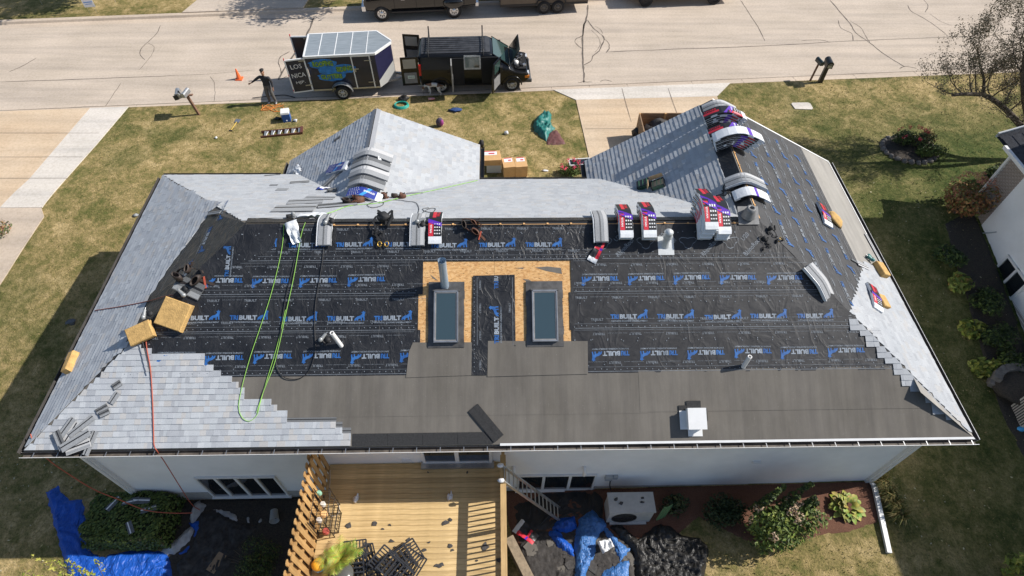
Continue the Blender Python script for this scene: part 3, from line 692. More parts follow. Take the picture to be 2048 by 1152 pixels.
for c_, (v, u0) in enumerate(((2.05, 3.1), (2.95, 3.5), (3.85, 4.2), (4.75, 5.0))):
    P = flatP(RF, .02 + .003 * c_, .003); u = u0
    while u < 10.0:
        bb = MB(); brand(bb, u, v, math.pi * (c_ % 2), P, lambda u, v: u > v / SQ + .1, 1.0); u += 1.22
        if bb.f: bb.build('brand_print', [M_printd, M_printf], house, HL)
    for k in range(14):
        u = u0 - .3 + k * .55
        if u < 10 and u > (v + .45) / SQ + .2: fit_text(b, 'TRIBUILT', u, v + .42, .27, .05, 0, P, 2); fit_text(b, 'SYNTHETIC ROOFING', u + .25, v - .33, .4, .03, 0, P, 2)
    for dv in (-.45, .5):
        u = max(u0 - .6, (v + dv) / SQ + .2)
        while u < 10.2: b.quad(P(u, v + dv), P(u + .3, v + dv), P(u + .3, v + dv + .01), P(u, v + dv + .01), 2); u += .42
stuff(b.build('small_print', [M_printd, M_printg, M_printf], house, HL))

# ---------------------------------------------------------------- eaves, gutters, fascia, soffit
def gutter(name, a, c, out, m_in, hang=.58, white=True):
    a, c, out = Vector(a), Vector(c), Vector(out).normalized(); d = (c - a).normalized(); L = (c - a).length
    pr = [(.0, .0), (.0, -.1), (.085, -.1), (.105, -.05), (.125, -.0), (.135, .0), (.115, -.05), (.1, -.108), (-.012, -.108), (-.012, .0)]
    b = MB(); n = len(pr); up = Vector((0, 0, 1))
    vs = [p_ + out * x + up * z for p_ in (a, c) for x, z in pr]
    b.add(vs, [(i, (i + 1) % n, n + (i + 1) % n, n + i) for i in range(0, n - 1)], 0)
    b.mi = [0, 0, 0, 0, 1, 1, 1, 1, 1]
    b.add(vs[:n], [tuple(range(n))], 1); b.add(vs[n:], [tuple(range(n))[::-1]], 1)
    g = b.build(name, [m_in, M_white if white else M_gutterd], house, HL)
    k = .3; hb = None
    while hang and k < L:
        p_ = a + d * k; h = MB(); h.bar(p_ + up * -.012, p_ + out * .13 + up * -.012, .018, .008)
        h.build('hanger', M_metal, g); k += hang
    return g
gutter('gutter', (-.05, -.03, E0 - .03), (W + .08, -.03, E0 - .03), (0, -1, 0), M_gutter)
gutter('gutter', (-.03, 9.95, E0 - .03), (-.03, -.03, E0 - .03), (-1, 0, 0), M_gutterd, 0, False)
gutter('gutter', (W + .03, -.03, E0 - .03), (W + .03, 10.6, E0 - .03), (1, 0, 0), M_gutterd, 0)
gutter('gutter', (4.0, 10.02, E0 - .04), (-.05, 10.02, E0 - .04), (0, 1, 0), M_gutterd, 0, False)
gutter('gutter', (14.6, 9.31, E0 + .34), (10.98, 9.31, E0 + .34), (0, 1, 0), M_gutterd, 0, False)
gutter('gutter', (AXR + .02, 9.4, E0 + AZR - .05), (AXR + .02, AY, E0 + AZR - .05), (1, 0, 0), M_gutterd, 0, False)
gutter('gutter', (AXL - .02, AY, E0 + AZL - .05), (AXL - .02, 10.1, E0 + AZL - .05), (-1, 0, 0), M_gutterd, 0, False)
gutter('gutter', (GX - .02, 10.5, E0 + GZ - .05), (GX - .02, 9.5, E0 + GZ - .05), (-1, 0, 0), M_gutterd, 0, False)
u0d = FR.uv(1000, 880)[0]
b = MB(); b.quad(FR.p(u0d, -.03, .018), FR.p(W + .02, -.03, .018), FR.p(W - .02, .028, .018), FR.p(u0d, .028, .018)); b.quad(FR.p(u0d, -.03, .018), FR.p(u0d, -.031, -.05), FR.p(W + .02, -.031, -.05), FR.p(W + .02, -.03, .018)); b.build('drip_edge', M_white, house, HL)
b = MB(); b.quad(RF.p(5.3, -.02, .012), RF.p(10.6, -.02, .012), RF.p(10.6, .03, .012), RF.p(5.3, .03, .012)); b.build('drip_edge', M_white, house, HL)
b = MB(); b.quad(RF.p(10.56, 0, .012), RF.p(10.63, 0, .012), RF.p(10.5, V5, .02), RF.p(10.42, V5, .02)); b.build('rake_edge', M_white, house, HL)
b = MB()                                                   # soffit
zs = E0 - .12
for x0, y0, x1, y1 in ((0, 0, W, .54), (0, .54, .54, 9.9), (W - .5, .54, W, 10.5)): b.box(((x0 + x1) / 2, (y0 + y1) / 2, zs), (x1 - x0, y1 - y0, .02))
b.build('soffit', M_white, house, HL)

# ---------------------------------------------------------------- walls with lapped siding
def siding(b, p0, p1, z0f, z1f, out, exs=.115, rev=False):
    p0, p1, out = Vector(p0), Vector(p1), Vector(out)
    z0 = min(z0f); n = max(1, int((z1f - z0) / exs)); h = (z1f - z0) / n
    for i in range(n):
        za, zb = z0 + i * h, z0 + (i + 1) * h
        q = [Vector((p.x, p.y, za)) + out * .024 for p in (p0, p1)] + [Vector((p.x, p.y, zb)) + out * .004 for p in (p1, p0)]
        l = [Vector((p.x, p.y, za)) for p in (p0, p1)]
        b.add(q + l, [(0, 1, 2, 3), (4, 5, 1, 0)])
wy = .54; zt = E0 - .12
b = MB(); siding(b, (.54, wy, 0), (W - .5, wy, 0), (-1.9,), zt, (0, -1, 0)); b.build('rear_wall', M_siding, house, HL)
b = MB(); siding(b, (.54, 9.6, 0), (.54, wy, 0), (-1.9,), zt, (-1, 0, 0)); b.build('side_wall', M_siding, house, HL)
b = MB(); siding(b, (W - .5, wy, 0), (W - .5, 10.3, 0), (-1.5,), zt, (1, 0, 0)); b.build('side_wall', M_siding, house, HL)
b = MB(); siding(b, (W - .5, 10.3, 0), (GX + .5, 10.3, 0), (-.1,), zt, (0, 1, 0)); siding(b, (GX + .5, 9, 0), (10.5, 9, 0), (-.1,), zt, (0, 1, 0)); siding(b, (10.5, 10.9, 0), (4.5, 10.9, 0), (-.1,), zt - .5, (0, 1, 0)); siding(b, (4.5, 9.6, 0), (.54, 9.6, 0), (-.3,), zt, (0, 1, 0))
siding(b, (GX + .5, 10.3, 0), (GX + .5, 9, 0), (-.1,), zt, (-1, 0, 0)); siding(b, (10.5, 9, 0), (10.5, 10.9, 0), (-.1,), zt, (1, 0, 0)); siding(b, (4.5, 10.9, 0), (4.5, 9.6, 0), (-.1,), zt - .5, (-1, 0, 0)); b.build('street_wall', M_siding, house, HL)
b = MB()                                                   # gable ends towards the street
b.add([(GX, 10.32, E0 + GZ - .12), (W, 10.32, E0 - .12), (GR, 10.32, E0 + RID - .12)], [(0, 1, 2)]); b.add([(AXL, 10.92, E0 + AZL - .1), (AXR, 10.92, E0 + AZR - .1), (AXC, 10.92, E0 + AZC - .1)], [(0, 1, 2)]); b.build('gable_end', M_siding, house, HL)
for x, y, sx, sy in ((.5, .5, -1, -1), (W - .46, .5, 1, -1)):
    b = MB(); b.box((x + .03 * sx * 0, y + .0, (zt - 2.0) / 2), (.13, .13, zt + 2.0)); b.build('corner_post', M_white, house, HL)
b = MB(); b.box((W / 2, wy + .02, -1.75), (W - 1.2, .1, 1.0)); b.build('foundation', M_found, house, HL)
gd = MB(); gd.box((19.0, 10.34, 1.15), (4.9, .06, 2.2)); gd = gd.build('garage_door', M_white, house, HL)

# ---------------------------------------------------------------- openings in the rear wall
def wall_px(px, py, y=wy):
    d = ray(px, py); t = (y - CAM.y) / d.y; return CAM + d * t
def window(x0, x1, z0, z1, panes, y=wy, name='window', par=None, fw=.06, loc=HL):
    b = MB(); Y = y - .03
    for (a, c, e_, f) in ((x0, x1, z0, z0 + fw), (x0, x1, z1 - fw, z1)): b.box(((a + c) / 2, Y, (e_ + f) / 2), (c - a, .1, f - e_))
    n = panes; w = (x1 - x0) / n
    for k in range(n + 1):
        x = min(max(x0 + k * w, x0 + fw / 2), x1 - fw / 2); b.box((x, Y - .002 * 1, (z0 + z1) / 2), (fw if k in (0, n) else fw * 1.4, .1, z1 - z0 - 2 * fw))
    o = b.build(name, M_white, par or house, loc)
    for k in range(n):
        b = MB(); b.box((x0 + (k + .5) * w, y - .035, (z0 + z1) / 2), (w - fw * 1.2, .02, z1 - z0 - 2 * fw)); b.build('pane', M_glass, o)
    b = MB(); b.box(((x0 + x1) / 2, Y - .02, z0 - .03), (x1 - x0 + .1, .13, .045)); b.build('sill', M_white, o)
    return o
p0 = wall_px(388, 952); p1 = wall_px(570, 990); 
q0 = wall_px(425, 990)
window(p0.x, wall_px(553, 953).x, q0.z, p0.z, 4)
r0 = wall_px(1035, 948); r1 = wall_px(1194, 947); r2 = wall_px(1190, 975)
window(r0.x, r1.x, r2.z, r0.z, 3)
print('WIN', p0, q0, r0, r2)
DZ = .85                                                   # deck level
s0 = wall_px(850, 935); s1 = wall_px(985, 935)
sd = window(s0.x, s1.x, DZ + .05, DZ + 2.1, 2, name='sliding_door', fw=.08)
b = MB(); b.box(((s0.x + s1.x) / 2, wy - .13, DZ + .05), (s1.x - s0.x + .1, .2, .06)); b.build('threshold', M_metal, sd)
for px, py in ((813, 918), (1512, 922)):
    c_ = wall_px(px, py); b = MB(); b.box((c_.x, wy - .03, c_.z), (.22, .06, .11)); b.box((c_.x, wy - .07, c_.z + .03), (.24, .05, .02)); b.build('wall_vent', M_white, house, HL)
for px, py in ((1168, 935), (1027, 935)):
    c_ = wall_px(px, py); b = MB(); b.tube([(c_.x, wy, c_.z + .1), (c_.x, wy - .12, c_.z + .1), (c_.x, wy - .17, c_.z + .02), (c_.x, wy - .17, c_.z - .14)], .055, 10); b.build('exhaust_pipe', M_pvc, house, HL)
c_ = wall_px(1217, 951); eb = MB(); eb.box((c_.x, wy - .06, c_.z), (.22, .12, .26)); eb.box((c_.x + .2, wy - .05, c_.z), (.14, .08, .2)); eb = eb.build('electric_box', mat('box_grey', (.4, .41, .42), .6), house, HL)
b = MB(); b.tube(smooth_path([(c_.x + .08, wy - .06, c_.z - .12), (c_.x + .1, wy - .09, c_.z - .5), (c_.x + .16, wy - .2, c_.z - .75), (c_.x + .3, wy - .5, c_.z - .9)], 4), .018, 6); b.build('cable', M_black, eb)
# downspout at the right corner, with the long extension across the lawn
ds = MB(); A = Vector((W - .43, .42, -.95)); a2 = gat(1745, 975); e2 = gat(1776, 1107)
ds.bar((W - .43, .42, E0 - .2), A, .08, .065); ds.bar(A, a2 + Vector((0, 0, .12)), .1, .08); ds.bar(a2 + Vector((0, 0, .12)), e2 + Vector((0, 0, .06)), .13, .1)
ds.build('downspout', M_white, house, HL)
ds = MB(); ds.bar((.47, .42, E0 - .2), (.47, .42, -1.5), .08, .065); ds.bar((.47, .42, -1.5), (.1, .1, -1.8), .09, .08); ds.build('downspout', M_white, house, HL)

# ---------------------------------------------------------------- skylights, vents, pipes on the front slope
def skylight(u0, u1, v0, v1):
    def Fb(b, u, v, n, su, sv, sn, mi=0): b.box(FR.p(u, v, n), (su, sv, sn), Matrix((FR.u, FR.v, FR.n)).transposed(), mi)
    w = u1 - u0; h = v1 - v0; uc, vc = (u0 + u1) / 2, (v0 + v1) / 2; H = .14
    b = MB()
    Fb(b, u0 + .03, vc, H / 2, .06, h, H); Fb(b, u1 - .03, vc, H / 2, .06, h, H); Fb(b, uc, v0 + .03, H / 2, w - .12, .06, H); Fb(b, uc, v1 - .03, H / 2, w - .12, .06, H)
    o = b.build('skylight', mat('skylight_frame', (.32, .31, .3), .45, .4, var=.2), house, HL)
    b = MB(); Fb(b, uc, vc, H - .02, w - .1, h - .1, .02); b.build('pane', M_skyglass, o)
    b = MB()
    for (x, y, sx, sy) in ((u0 + .015, vc, .03, h + .02), (u1 - .015, vc, .03, h + .02), (uc, v0 + .012, w, .035), (uc, v1 - .012, w, .035)): Fb(b, x, y, H + .008, sx, sy, .015)
    b.build('frame_cap', M_metal, o)
    b = MB(); Fb(b, uc, v1 + .13, .035, w + .3, .24, .02); Fb(b, uc, v1 + .02, .09, w + .06, .05, .1); b.build('head_flashing', M_dmetal, o)
    b = MB(); Fb(b, uc, v0 - .06, .036, w + .3, .14, .014); b.build('sill_flashing', M_dmetal, o)
    for k in range(7):
        for s_ in (-1, 1):
            b = MB(); x = (u0 - .075) if s_ < 0 else (u1 + .075); Fb(b, x + random.uniform(-.012, .012), v0 + (k + .5) * h / 7, .03 + .002 * k, .15, h / 7 + .03, .008); Fb(b, (u0 - .006) if s_ < 0 else (u1 + .006), v0 + (k + .5) * h / 7, .07, .01, h / 7, .08)
            b.build('step_flashing', M_dmetal, o)
skylight(9.93, 10.55, 2.53, 3.84); skylight(12.43, 13.08, 2.53, 3.84)
Zm = Matrix.Identity(4)
q = FR.px(890, 574); b = MB(); b.tube([q - Vector((0, 0, .05)), q + Vector((0, 0, 1.05))], .105, 16, caps=False); b.tube([q + Vector((0, 0, -.05)), q + Vector((0, 0, 1.05))], .1, 16, caps=False)
o = b.build('vent_pipe', M_pipe, house, HL)
for k, (px, py, lx, h) in enumerate(((683, 692, -.12, .55), (1486, 734, .03, .45))):
    q = FR.px(px, py); b = MB(); t = q + Vector((lx, .02, h)); b.tube([q, t], .055, 12, caps=False); b.tube([q, t - Vector((0, 0, .1))], .045, 12, caps=True); b.lathe([(.036, 0), (.056, 0), (.056, .02), (.036, .02), (.036, 0)], 12, Matrix.Translation(t), caps=False); b.build('plumbing_vent', M_pvc, house, HL)
# pipe flashing standing on the ridge sheet, and the lead boot at the ridge corner
q = FR.px(1330, 490); b = MB(); b.box(FR.p(*FR.uv(1331, 492), .035), (.42, .5, .012), Matrix((FR.u, FR.v, FR.n)).transposed()); b.lathe([(.13, 0), (.1, .08), (.09, .2), (.085, .3)], 14, Matrix.Translation(q)); b.lathe([(.12, .3), (.13, .36), (.1, .42), (.11, .44), (.12, .5), (.06, .56), (.0, .57)], 14, Matrix.Translation(q)); b.build('vent_flashing', mat('pale_metal', (.6, .62, .62), .45, .3, var=.12), house, HL)
q = FR.px(1495, 432, .05); b = MB(); b.box(q, (.55, .5, .02), Matrix((FR.u, FR.v, FR.n)).transposed()); b.lathe([(.2, 0), (.17, .08), (.13, .2), (.12, .28), (.06, .29), (.05, .2)], 16, Matrix.Translation(q)); b.build('pipe_boot', mat('lead_boot', (.2, .2, .2), .6, .3, var=.2), house, HL)
# white hooded vent taped to the felt near the eave
u, v = FR.uv(1388, 838); Mv = FR.mat(u, v, .02)
rv = MB(); rv.box((0, .02, .12), (.42, .48, .2), None); rv.box((0, .02, .235), (.46, .52, .04)); rv = rv.build('roof_vent', M_white, house, Matrix.Identity(4).to_translation(), mw=Matrix.Translation(HL) @ Mv)
b = MB(); b.box((-.27, -.02, .012), (.2, .46, .012)); b.box((0, -.32, .014), (.36, .2, .012)); b.build('white_flashing', M_white, rv)
b = MB(); b.box((0, .36, .016), (.36, .18, .012)); b.box((.25, .1, .012), (.16, .3, .012)); b.box((-.27, .28, .012), (.22, .12, .012)); b.build('membrane_patch', M_starter, rv)
# ---------------------------------------------------------------- vegetation helpers
M_leaf = mat('leaves', (.1, .13, .04), .6, attr='tint', var=.12, vs_=9, spec=.35)
M_bark = mat('bark', (.1, .08, .062), .95, var=.35, vs_=14, bump=.6, bs=30)
M_mulch = mat('mulch', (.1, .038, .024), .98, col2=(.2, .1, .06), vs_=38, bump=1.0, bs=50, detail=6)
M_soil = mat('dark_soil', (.03, .026, .022), .98, col2=(.075, .06, .045), vs_=20, bump=1.0, bs=40)
def leafcloud(mb, tn, c, r, n, size, cols, seed=0, shell=.55, flat=0, fn=None):
    rnd = random.Random(seed); c = Vector(c)
    for i in range(n):
        while True:
            d = Vector((rnd.uniform(-1, 1), rnd.uniform(-1, 1), rnd.uniform(-1, 1)))
            if .05 < d.length <= 1: break
        d = d.normalized() * (shell + (1 - shell) * rnd.random()) * (1 + .25 * mn.noise(d.normalized() * 2.2 + Vector((seed, 0, 0))))
        q = c + Vector((d.x * r[0], d.y * r[1], d.z * r[2]))
        if fn and not fn(q): continue
        nrm = (d + Vector((rnd.uniform(-.8, .8), rnd.uniform(-.8, .8), rnd.uniform(-.1, 1.1) + flat))).normalized()
        a = nrm.orthogonal().normalized(); a = (Matrix.Rotation(rnd.uniform(0, 6.28), 3, nrm) @ a); b_ = nrm.cross(a)
        s_ = size * rnd.uniform(.6, 1.35); w = s_ * .5
        mb.add([q - a * s_ * .5, q + b_ * w * .5 + nrm * s_ * .06, q + a * s_ * .5 - nrm * s_ * .12, q - b_ * w * .5 + nrm * s_ * .06], [(0, 1, 2, 3)])
        k = rnd.choice(cols); e_ = rnd.uniform(.75, 1.25); tn.append(tuple(x * e_ for x in k))
def bush(name, label, cat, base, r, n, size, cols, seed=0, stems=6, flowers=None, lumps=7, group=None, core=True):
    t = thing(name, label, cat, Vector(base), group); rnd = random.Random(seed); b = MB(); tn = []
    for i in range(lumps):
        a = rnd.uniform(0, 6.28); rr = rnd.uniform(.2, .6); h = rnd.uniform(.45, .85)
        leafcloud(b, tn, (r[0] * rr * math.cos(a), r[1] * rr * math.sin(a), r[2] * h * 1.0), (r[0] * .55, r[1] * .55, r[2] * .5), n // lumps, size, cols, seed * 20 + i, fn=lambda q: q.z > .02)
    b.build('foliage', M_leaf, t, tint=tn)
    b = MB()
    for i in range(stems):
        a = rnd.uniform(0, 6.28); e = Vector((r[0] * .6 * math.cos(a), r[1] * .6 * math.sin(a), r[2] * rnd.uniform(.9, 1.4))); b.tube([(e.x * .12, e.y * .12, -.05), e * .5 + Vector((0, 0, .1)), e], [.02, .014, .005], 5)
    b.build('stem', M_bark, t)
    if flowers:
        k, fs, fcols = flowers
        b = MB(); tn = []
        for i in range(k):
            a = rnd.uniform(0, 6.28); ph = rnd.uniform(.1, 1.2); d = Vector((math.cos(a) * math.sin(ph), math.sin(a) * math.sin(ph), math.cos(ph)))
            leafcloud(b, tn, (d.x * r[0] * .95, d.y * r[1] * .95, r[2] * .6 + d.z * r[2] * .85), (fs, fs, fs * 1.1), 26, fs * .6, fcols, seed * 31 + i, shell=.7)
        b.build('blossom', M_leaf, t, tint=tn)
    return t
G1 = [(.075, .11, .022), (.05, .085, .016), (.1, .14, .03)]; G2 = [(.16, .2, .035), (.22, .25, .05), (.12, .17, .03)]; GD = [(.022, .04, .014), (.03, .05, .016), (.04, .06, .02)]
GY = [(.3, .3, .05), (.22, .27, .045), (.38, .36, .08)]; OR = [(.3, .13, .05), (.22, .09, .04), (.35, .2, .07), (.12, .12, .03)]
TAN = [(.5, .36, .24), (.42, .27, .18), (.55, .43, .3)]; RED = [(.5, .02, .06), (.6, .04, .09), (.35, .01, .04)]
def bed(name, pts, m, lift=.02, label=None):
    poly = [tuple(gat(*q)[:2]) if q[0] > 60 or q[1] > 60 else q for q in pts]
    bm = bmesh.new(); f = bm.faces.new([bm.verts.new((x, y, 0)) for x, y in poly])
    if f.normal.z < 0: f.normal_flip()
    f.normal_update()
    if f.normal.z < 0: bmesh.ops.reverse_faces(bm, faces=[f])
    for ax in (0, 1):
        lo = min(q[ax] for q in poly); hi = max(q[ax] for q in poly); k = lo + .12
        while k < hi:
            bmesh.ops.bisect_plane(bm, geom=bm.verts[:] + bm.edges[:] + bm.faces[:], plane_co=(k, k, 0), plane_no=((1, 0, 0), (0, 1, 0))[ax]); k += .12
    edge = set(v for e_ in bm.edges if e_.is_boundary for v in e_.verts)
    for v in bm.verts: v.co.z = ground(v.co.x, v.co.y) + (-.01 if v in edge else lift + .05 * abs(mn.noise(v.co * 3.1)) + .025 * mn.noise(v.co * 14))
    bmesh.ops.recalc_face_normals(bm, faces=bm.faces[:])
    me = bpy.data.meshes.new(name); bm.to_mesh(me); bm.free(); me.materials.append(m)
    for p_ in me.polygons: p_.use_smooth = True
    return struct(put(name, me))
# mulch beds behind the house and along the neighbour's wall
bed('mulch_bed', [(11.6, .5), (W - .35, .5), (W - .3, -.1), (22.9, -.75), (22.0, -1.0), (21.0, -1.1), (19.9, -1.35), (18.9, -1.2), (18.2, -.8), (17.6, -.45), (16.5, -1.2), (12, -1.2)], M_mulch)
bed('mulch_bed', [(.3, .5), (6.7, .5), (6.9, -3), (1.7, -3), (1.6, -.6), (.8, .3)], M_soil)
bed('mulch_bed', [(31.0, 11.2), (30.9, 3), (30.4, 1), (28.9, .9), (28.9, 3), (29.2, 6), (29.4, 9), (29.6, 10.5)], M_soil)
# ---------------------------------------------------------------- plants
q = gat(1560, 1085)
hy = bush('hydrangea_shrub', 'big sunlit hydrangea with faded pinkish blossoms in the mulch behind the house', 'shrub', (q.x - .25, q.y + .15, q.z), (1.1, .75, 1.45), 3000, .13, G1 + G2, 11, 9, (13, .13, TAN), 9)
b = MB(); tn = []
for k in range(7):
    a = -.8 + k * .26; x, y = a * .85, .5 + .15 * math.sin(k * 2); h = 2.2 + .45 * math.sin(k * 1.7 + 1)
    for j in range(9): leafcloud(b, tn, (x + .02 * j, y, h * (.35 + .08 * j)), (.17 - .012 * j, .17 - .012 * j, .12), 30, .11, GD + G1, 40 + k * 9 + j)
b.build('spire', M_leaf, hy, tint=tn)
q = gat(1445, 1035); bush('dark_shrub', 'low dark shrub in shade between air conditioner and hydrangea', 'shrub', (q.x, q.y, q.z), (.75, .6, .6), 1500, .12, GD, 12)
q = gat(1345, 1020); bush('straggly_plant', 'thin straggly dark plant right beside the air conditioner', 'plant', (q.x, q.y, q.z), (.6, .4, .4), 320, .13, GD + [(.08, .09, .03)], 13)
q = gat(1690, 1015); t = thing('hosta', 'bright yellow-green hosta clump beside the white downspout', 'plant', Matrix.Translation(q) @ Matrix.Scale(.8, 4)); b = MB(); tn = []; rnd = random.Random(4)
def big_leaf(b, tn, base, d, L, w, col, droop=.4, n=4):
    d = Vector(d).normalized(); s_ = d.cross(Vector((0, 0, 1))); s_ = s_.normalized() if s_.length > .01 else Vector((1, 0, 0)); up = s_.cross(d); P_ = []
    for i in range(n + 1):
        t_ = i / n; c_ = Vector(base) + d * L * t_ + Vector((0, 0, -droop * L * t_ * t_)); k = w * math.sin(math.pi * min(.98, .12 + t_ * .88)) ** .7
        P_ += [c_ + s_ * k + up * k * .25, c_, c_ - s_ * k + up * k * .25]
    f = [(3 * i + j, 3 * i + j + 1, 3 * i + j + 4, 3 * i + j + 3) for i in range(n) for j in (0, 1)]; b.add(P_, f, 0, True); tn += [col] * len(f)
for k in range(90):
    a = rnd.uniform(0, 6.28); e_ = rnd.random(); d = (math.cos(a), math.sin(a), .25 + .9 * e_); r0 = .1 + .38 * (1 - e_)
    big_leaf(b, tn, (math.cos(a) * r0, math.sin(a) * r0 * .8, .1 + .25 * e_), d, rnd.uniform(.22, .34), .1, tuple(x * rnd.uniform(.7, 1.2) for x in rnd.choice(GY + [(.2, .26, .05)])))
b.build('leaf_rosette', M_leaf, t, tint=tn)
def grass_tuft(mb, tn, c, r, n, h, cols, seed):
    rnd = random.Random(seed)
    for i in range(n):
        a = rnd.uniform(0, 6.28); q0 = Vector(c) + Vector((math.cos(a), math.sin(a), 0)) * r * rnd.random() * .5; d = Vector((math.cos(a), math.sin(a), 0)) * rnd.uniform(.3, 1) * r
        s_ = Vector((-math.sin(a), math.cos(a), 0)) * .012; hh = h * rnd.uniform(.6, 1.1); q1 = q0 + d * .5 + Vector((0, 0, hh)); q2 = q0 + d * 1.2 + Vector((0, 0, hh * .75))
        mb.add([q0 - s_, q0 + s_, q1 + s_ * .7, q1 - s_ * .7, q2], [(0, 1, 2, 3), (3, 2, 4)]); k = rnd.choice(cols); tn += [k, k]
q = gat(1768, 990); t = thing('ornamental_grass', 'dry ornamental grass clump between downspout and house corner', 'grass clump', q); b = MB(); tn = []
for k, (dx, dy) in enumerate(((0, 0), (.05, -.35), (-.05, .35), (.1, -.65))): grass_tuft(b, tn, (dx, dy, 0), .32, 130, .45, [(.2, .16, .05), (.3, .24, .1), (.12, .14, .04)], k)
b.build('blades', M_leaf, t, tint=tn)
# boxwood hedge by the left corner
q = gat(278, 1065); t = thing('boxwood_hedge', 'clipped green boxwood hedge by the left rear corner, loose shingles on top', 'hedge', Vector((q.x - .05, q.y + .25, q.z))); b = MB(); tn = []; rnd = random.Random(3)
hx, hy_, hz = 1.25, .75, 1.0
for i in range(5200):
    f = rnd.random(); x, y, z = rnd.uniform(-1, 1), rnd.uniform(-1, 1), rnd.uniform(0, 1)
    if f < .5: z = 1
    elif f < .75: y = -1
    elif f < .82: y = 1
    else: x = rnd.choice((-1, 1))
    k = 1 - .18 * max(0, z) ** 3 * (abs(x) ** 4 + abs(y) ** 4) * .5 + .1 * mn.noise(Vector((x * 3, y * 3, z * 2)))
    p_ = Vector((x * hx * k, y * hy_ * k, z * hz * k + .02)); nrm = Vector((x * (abs(x) > .95), y * (abs(y) > .95), 1.0 * (z > .95))) + Vector((rnd.uniform(-1, 1), rnd.uniform(-1, 1), rnd.uniform(-.3, 1))); nrm.normalize()
    a = nrm.orthogonal().normalized(); c_ = nrm.cross(a); s_ = rnd.uniform(.03, .06); p_ += nrm * rnd.uniform(-.05, .03)
    b.add([p_ - a * s_, p_ + c_ * s_ * .6, p_ + a * s_, p_ - c_ * s_ * .6], [(0, 1, 2, 3)]); k = rnd.choice(G1 + [(.13, .17, .035)] + ([(.25, .2, .09)] if x > .3 and y < -.9 and rnd.random() < .4 else [])); e_ = rnd.uniform(.7, 1.25); tn.append(tuple(c * e_ for c in k))
b.build('foliage', M_leaf, t, tint=tn)
b = MB(); b.box((0, 0, hz * .47), (hx * 1.86, hy_ * 1.8, hz * .9), taper=.92); b.build('twig_core', mat('hedge_core', (.02, .028, .01), 1), t)
q = gat(515, 1135); bush('sprawling_bush', 'twiggy dark green bush beside the privacy fence among the rubbish', 'bush', (q.x, q.y, q.z), (.85, .7, .75), 2600, .07, GD + G1 + [(.12, .11, .03)], 15, 12)
# leaves reaching up at the lower frame edges
q = gat(2010, 1150); bush('young_maple', 'bright green and yellow leafed sapling at the lower right corner', 'sapling', (q.x + .15, q.y - .25, q.z), (.75, .7, 1.5), 420, .2, G2 + GY, 16, 8)
q = at(135, 1165, 1.2); t = thing('leafy_branch_shrub', 'tall thin shrub with few yellow-green leaves, tips showing at the lower left edge', 'shrub', Vector((q.x, q.y, ground(q.x, q.y)))); b = MB(); s2 = MB(); tn = []
zt_ = 1.2 - ground(q.x, q.y)
for k, (px, py) in enumerate(((62, 1112), (88, 1132), (105, 1118), (135, 1120), (150, 1135), (172, 1138), (188, 1118), (120, 1145), (50, 1145))):
    e = at(px, py, 1.2 + .1 * (k % 3)) - t.location; s2.tube([(0, 0, 0), e * .5 + Vector((0, -.1, .1)), e], [.03, .015, .004], 5)
    for j in range(12): leafcloud(b, tn, e * (1 - .018 * j) + Vector((.02 * (j % 3), 0, -.01 * j)), (.06, .06, .04), 2, .1, GY, k * 13 + j)
b.build('foliage', M_leaf, t, tint=tn); s2.build('stem', M_bark, t)
# bed along the neighbour's wall
for k, (px, py, r, n, sz, cols, lab, nm, fl) in enumerate((
    (1912, 425, (1.15, .9, 1.3), 1500, .14, OR, 'rust-orange hydrangea shrub at the corner of the brick house', 'hydrangea_shrub', (16, .14, [(.45, .2, .14), (.4, .16, .1)])),
    (1985, 375, (.7, .8, .9), 900, .13, GD + G1, 'dark green bush with pink blossoms behind the rust-orange hydrangea', 'flowering_bush', (4, .08, [(.6, .2, .4)])),
    (1905, 500, (.8, .7, .7), 900, .14, GD + G1, 'dark bush under the gas meter of the brick house', 'bush', None),
    (1935, 552, (.75, .55, .5), 420, .24, G2 + GY + [(.3, .2, .05)], 'broad-leaved yellowing plant, the first below the gas meter', 'leafy_plant', None),
    (1985, 590, (.9, .8, .75), 1100, .13, GD + G1, 'dark bush under the two-pane window of the brick house', 'bush', None),
    (1958, 640, (.7, .5, .45), 320, .22, G2 + GY, 'middle one of three yellow-green broad-leaved plants by the neighbouring wall', 'leafy_plant', None),
    (2010, 660, (1.0, .8, .8), 1200, .12, GD + G1, 'dense dark bush right of the middle yellow-green plant', 'bush', None),
    (1988, 718, (.75, .5, .45), 320, .22, G2 + GY, 'yellow-green broad-leaved plant directly above the stone wall', 'leafy_plant', None),
    (2040, 705, (.9, .7, .75), 900, .12, GD + G1, 'dark bush at the right frame edge above the stone wall', 'bush', None))):
    q = gat(px, py) if k < 2 else gat(px - 16, py + 22); r = r if k < 2 else (r[0] * .85, r[1] * .85, r[2] * .62); bush(nm, lab, 'shrub' if 'bush' in nm or 'shrub' in nm else 'plant', (q.x, q.y, q.z - .02), r, n, sz, cols, 60 + k, 5, fl, 6)
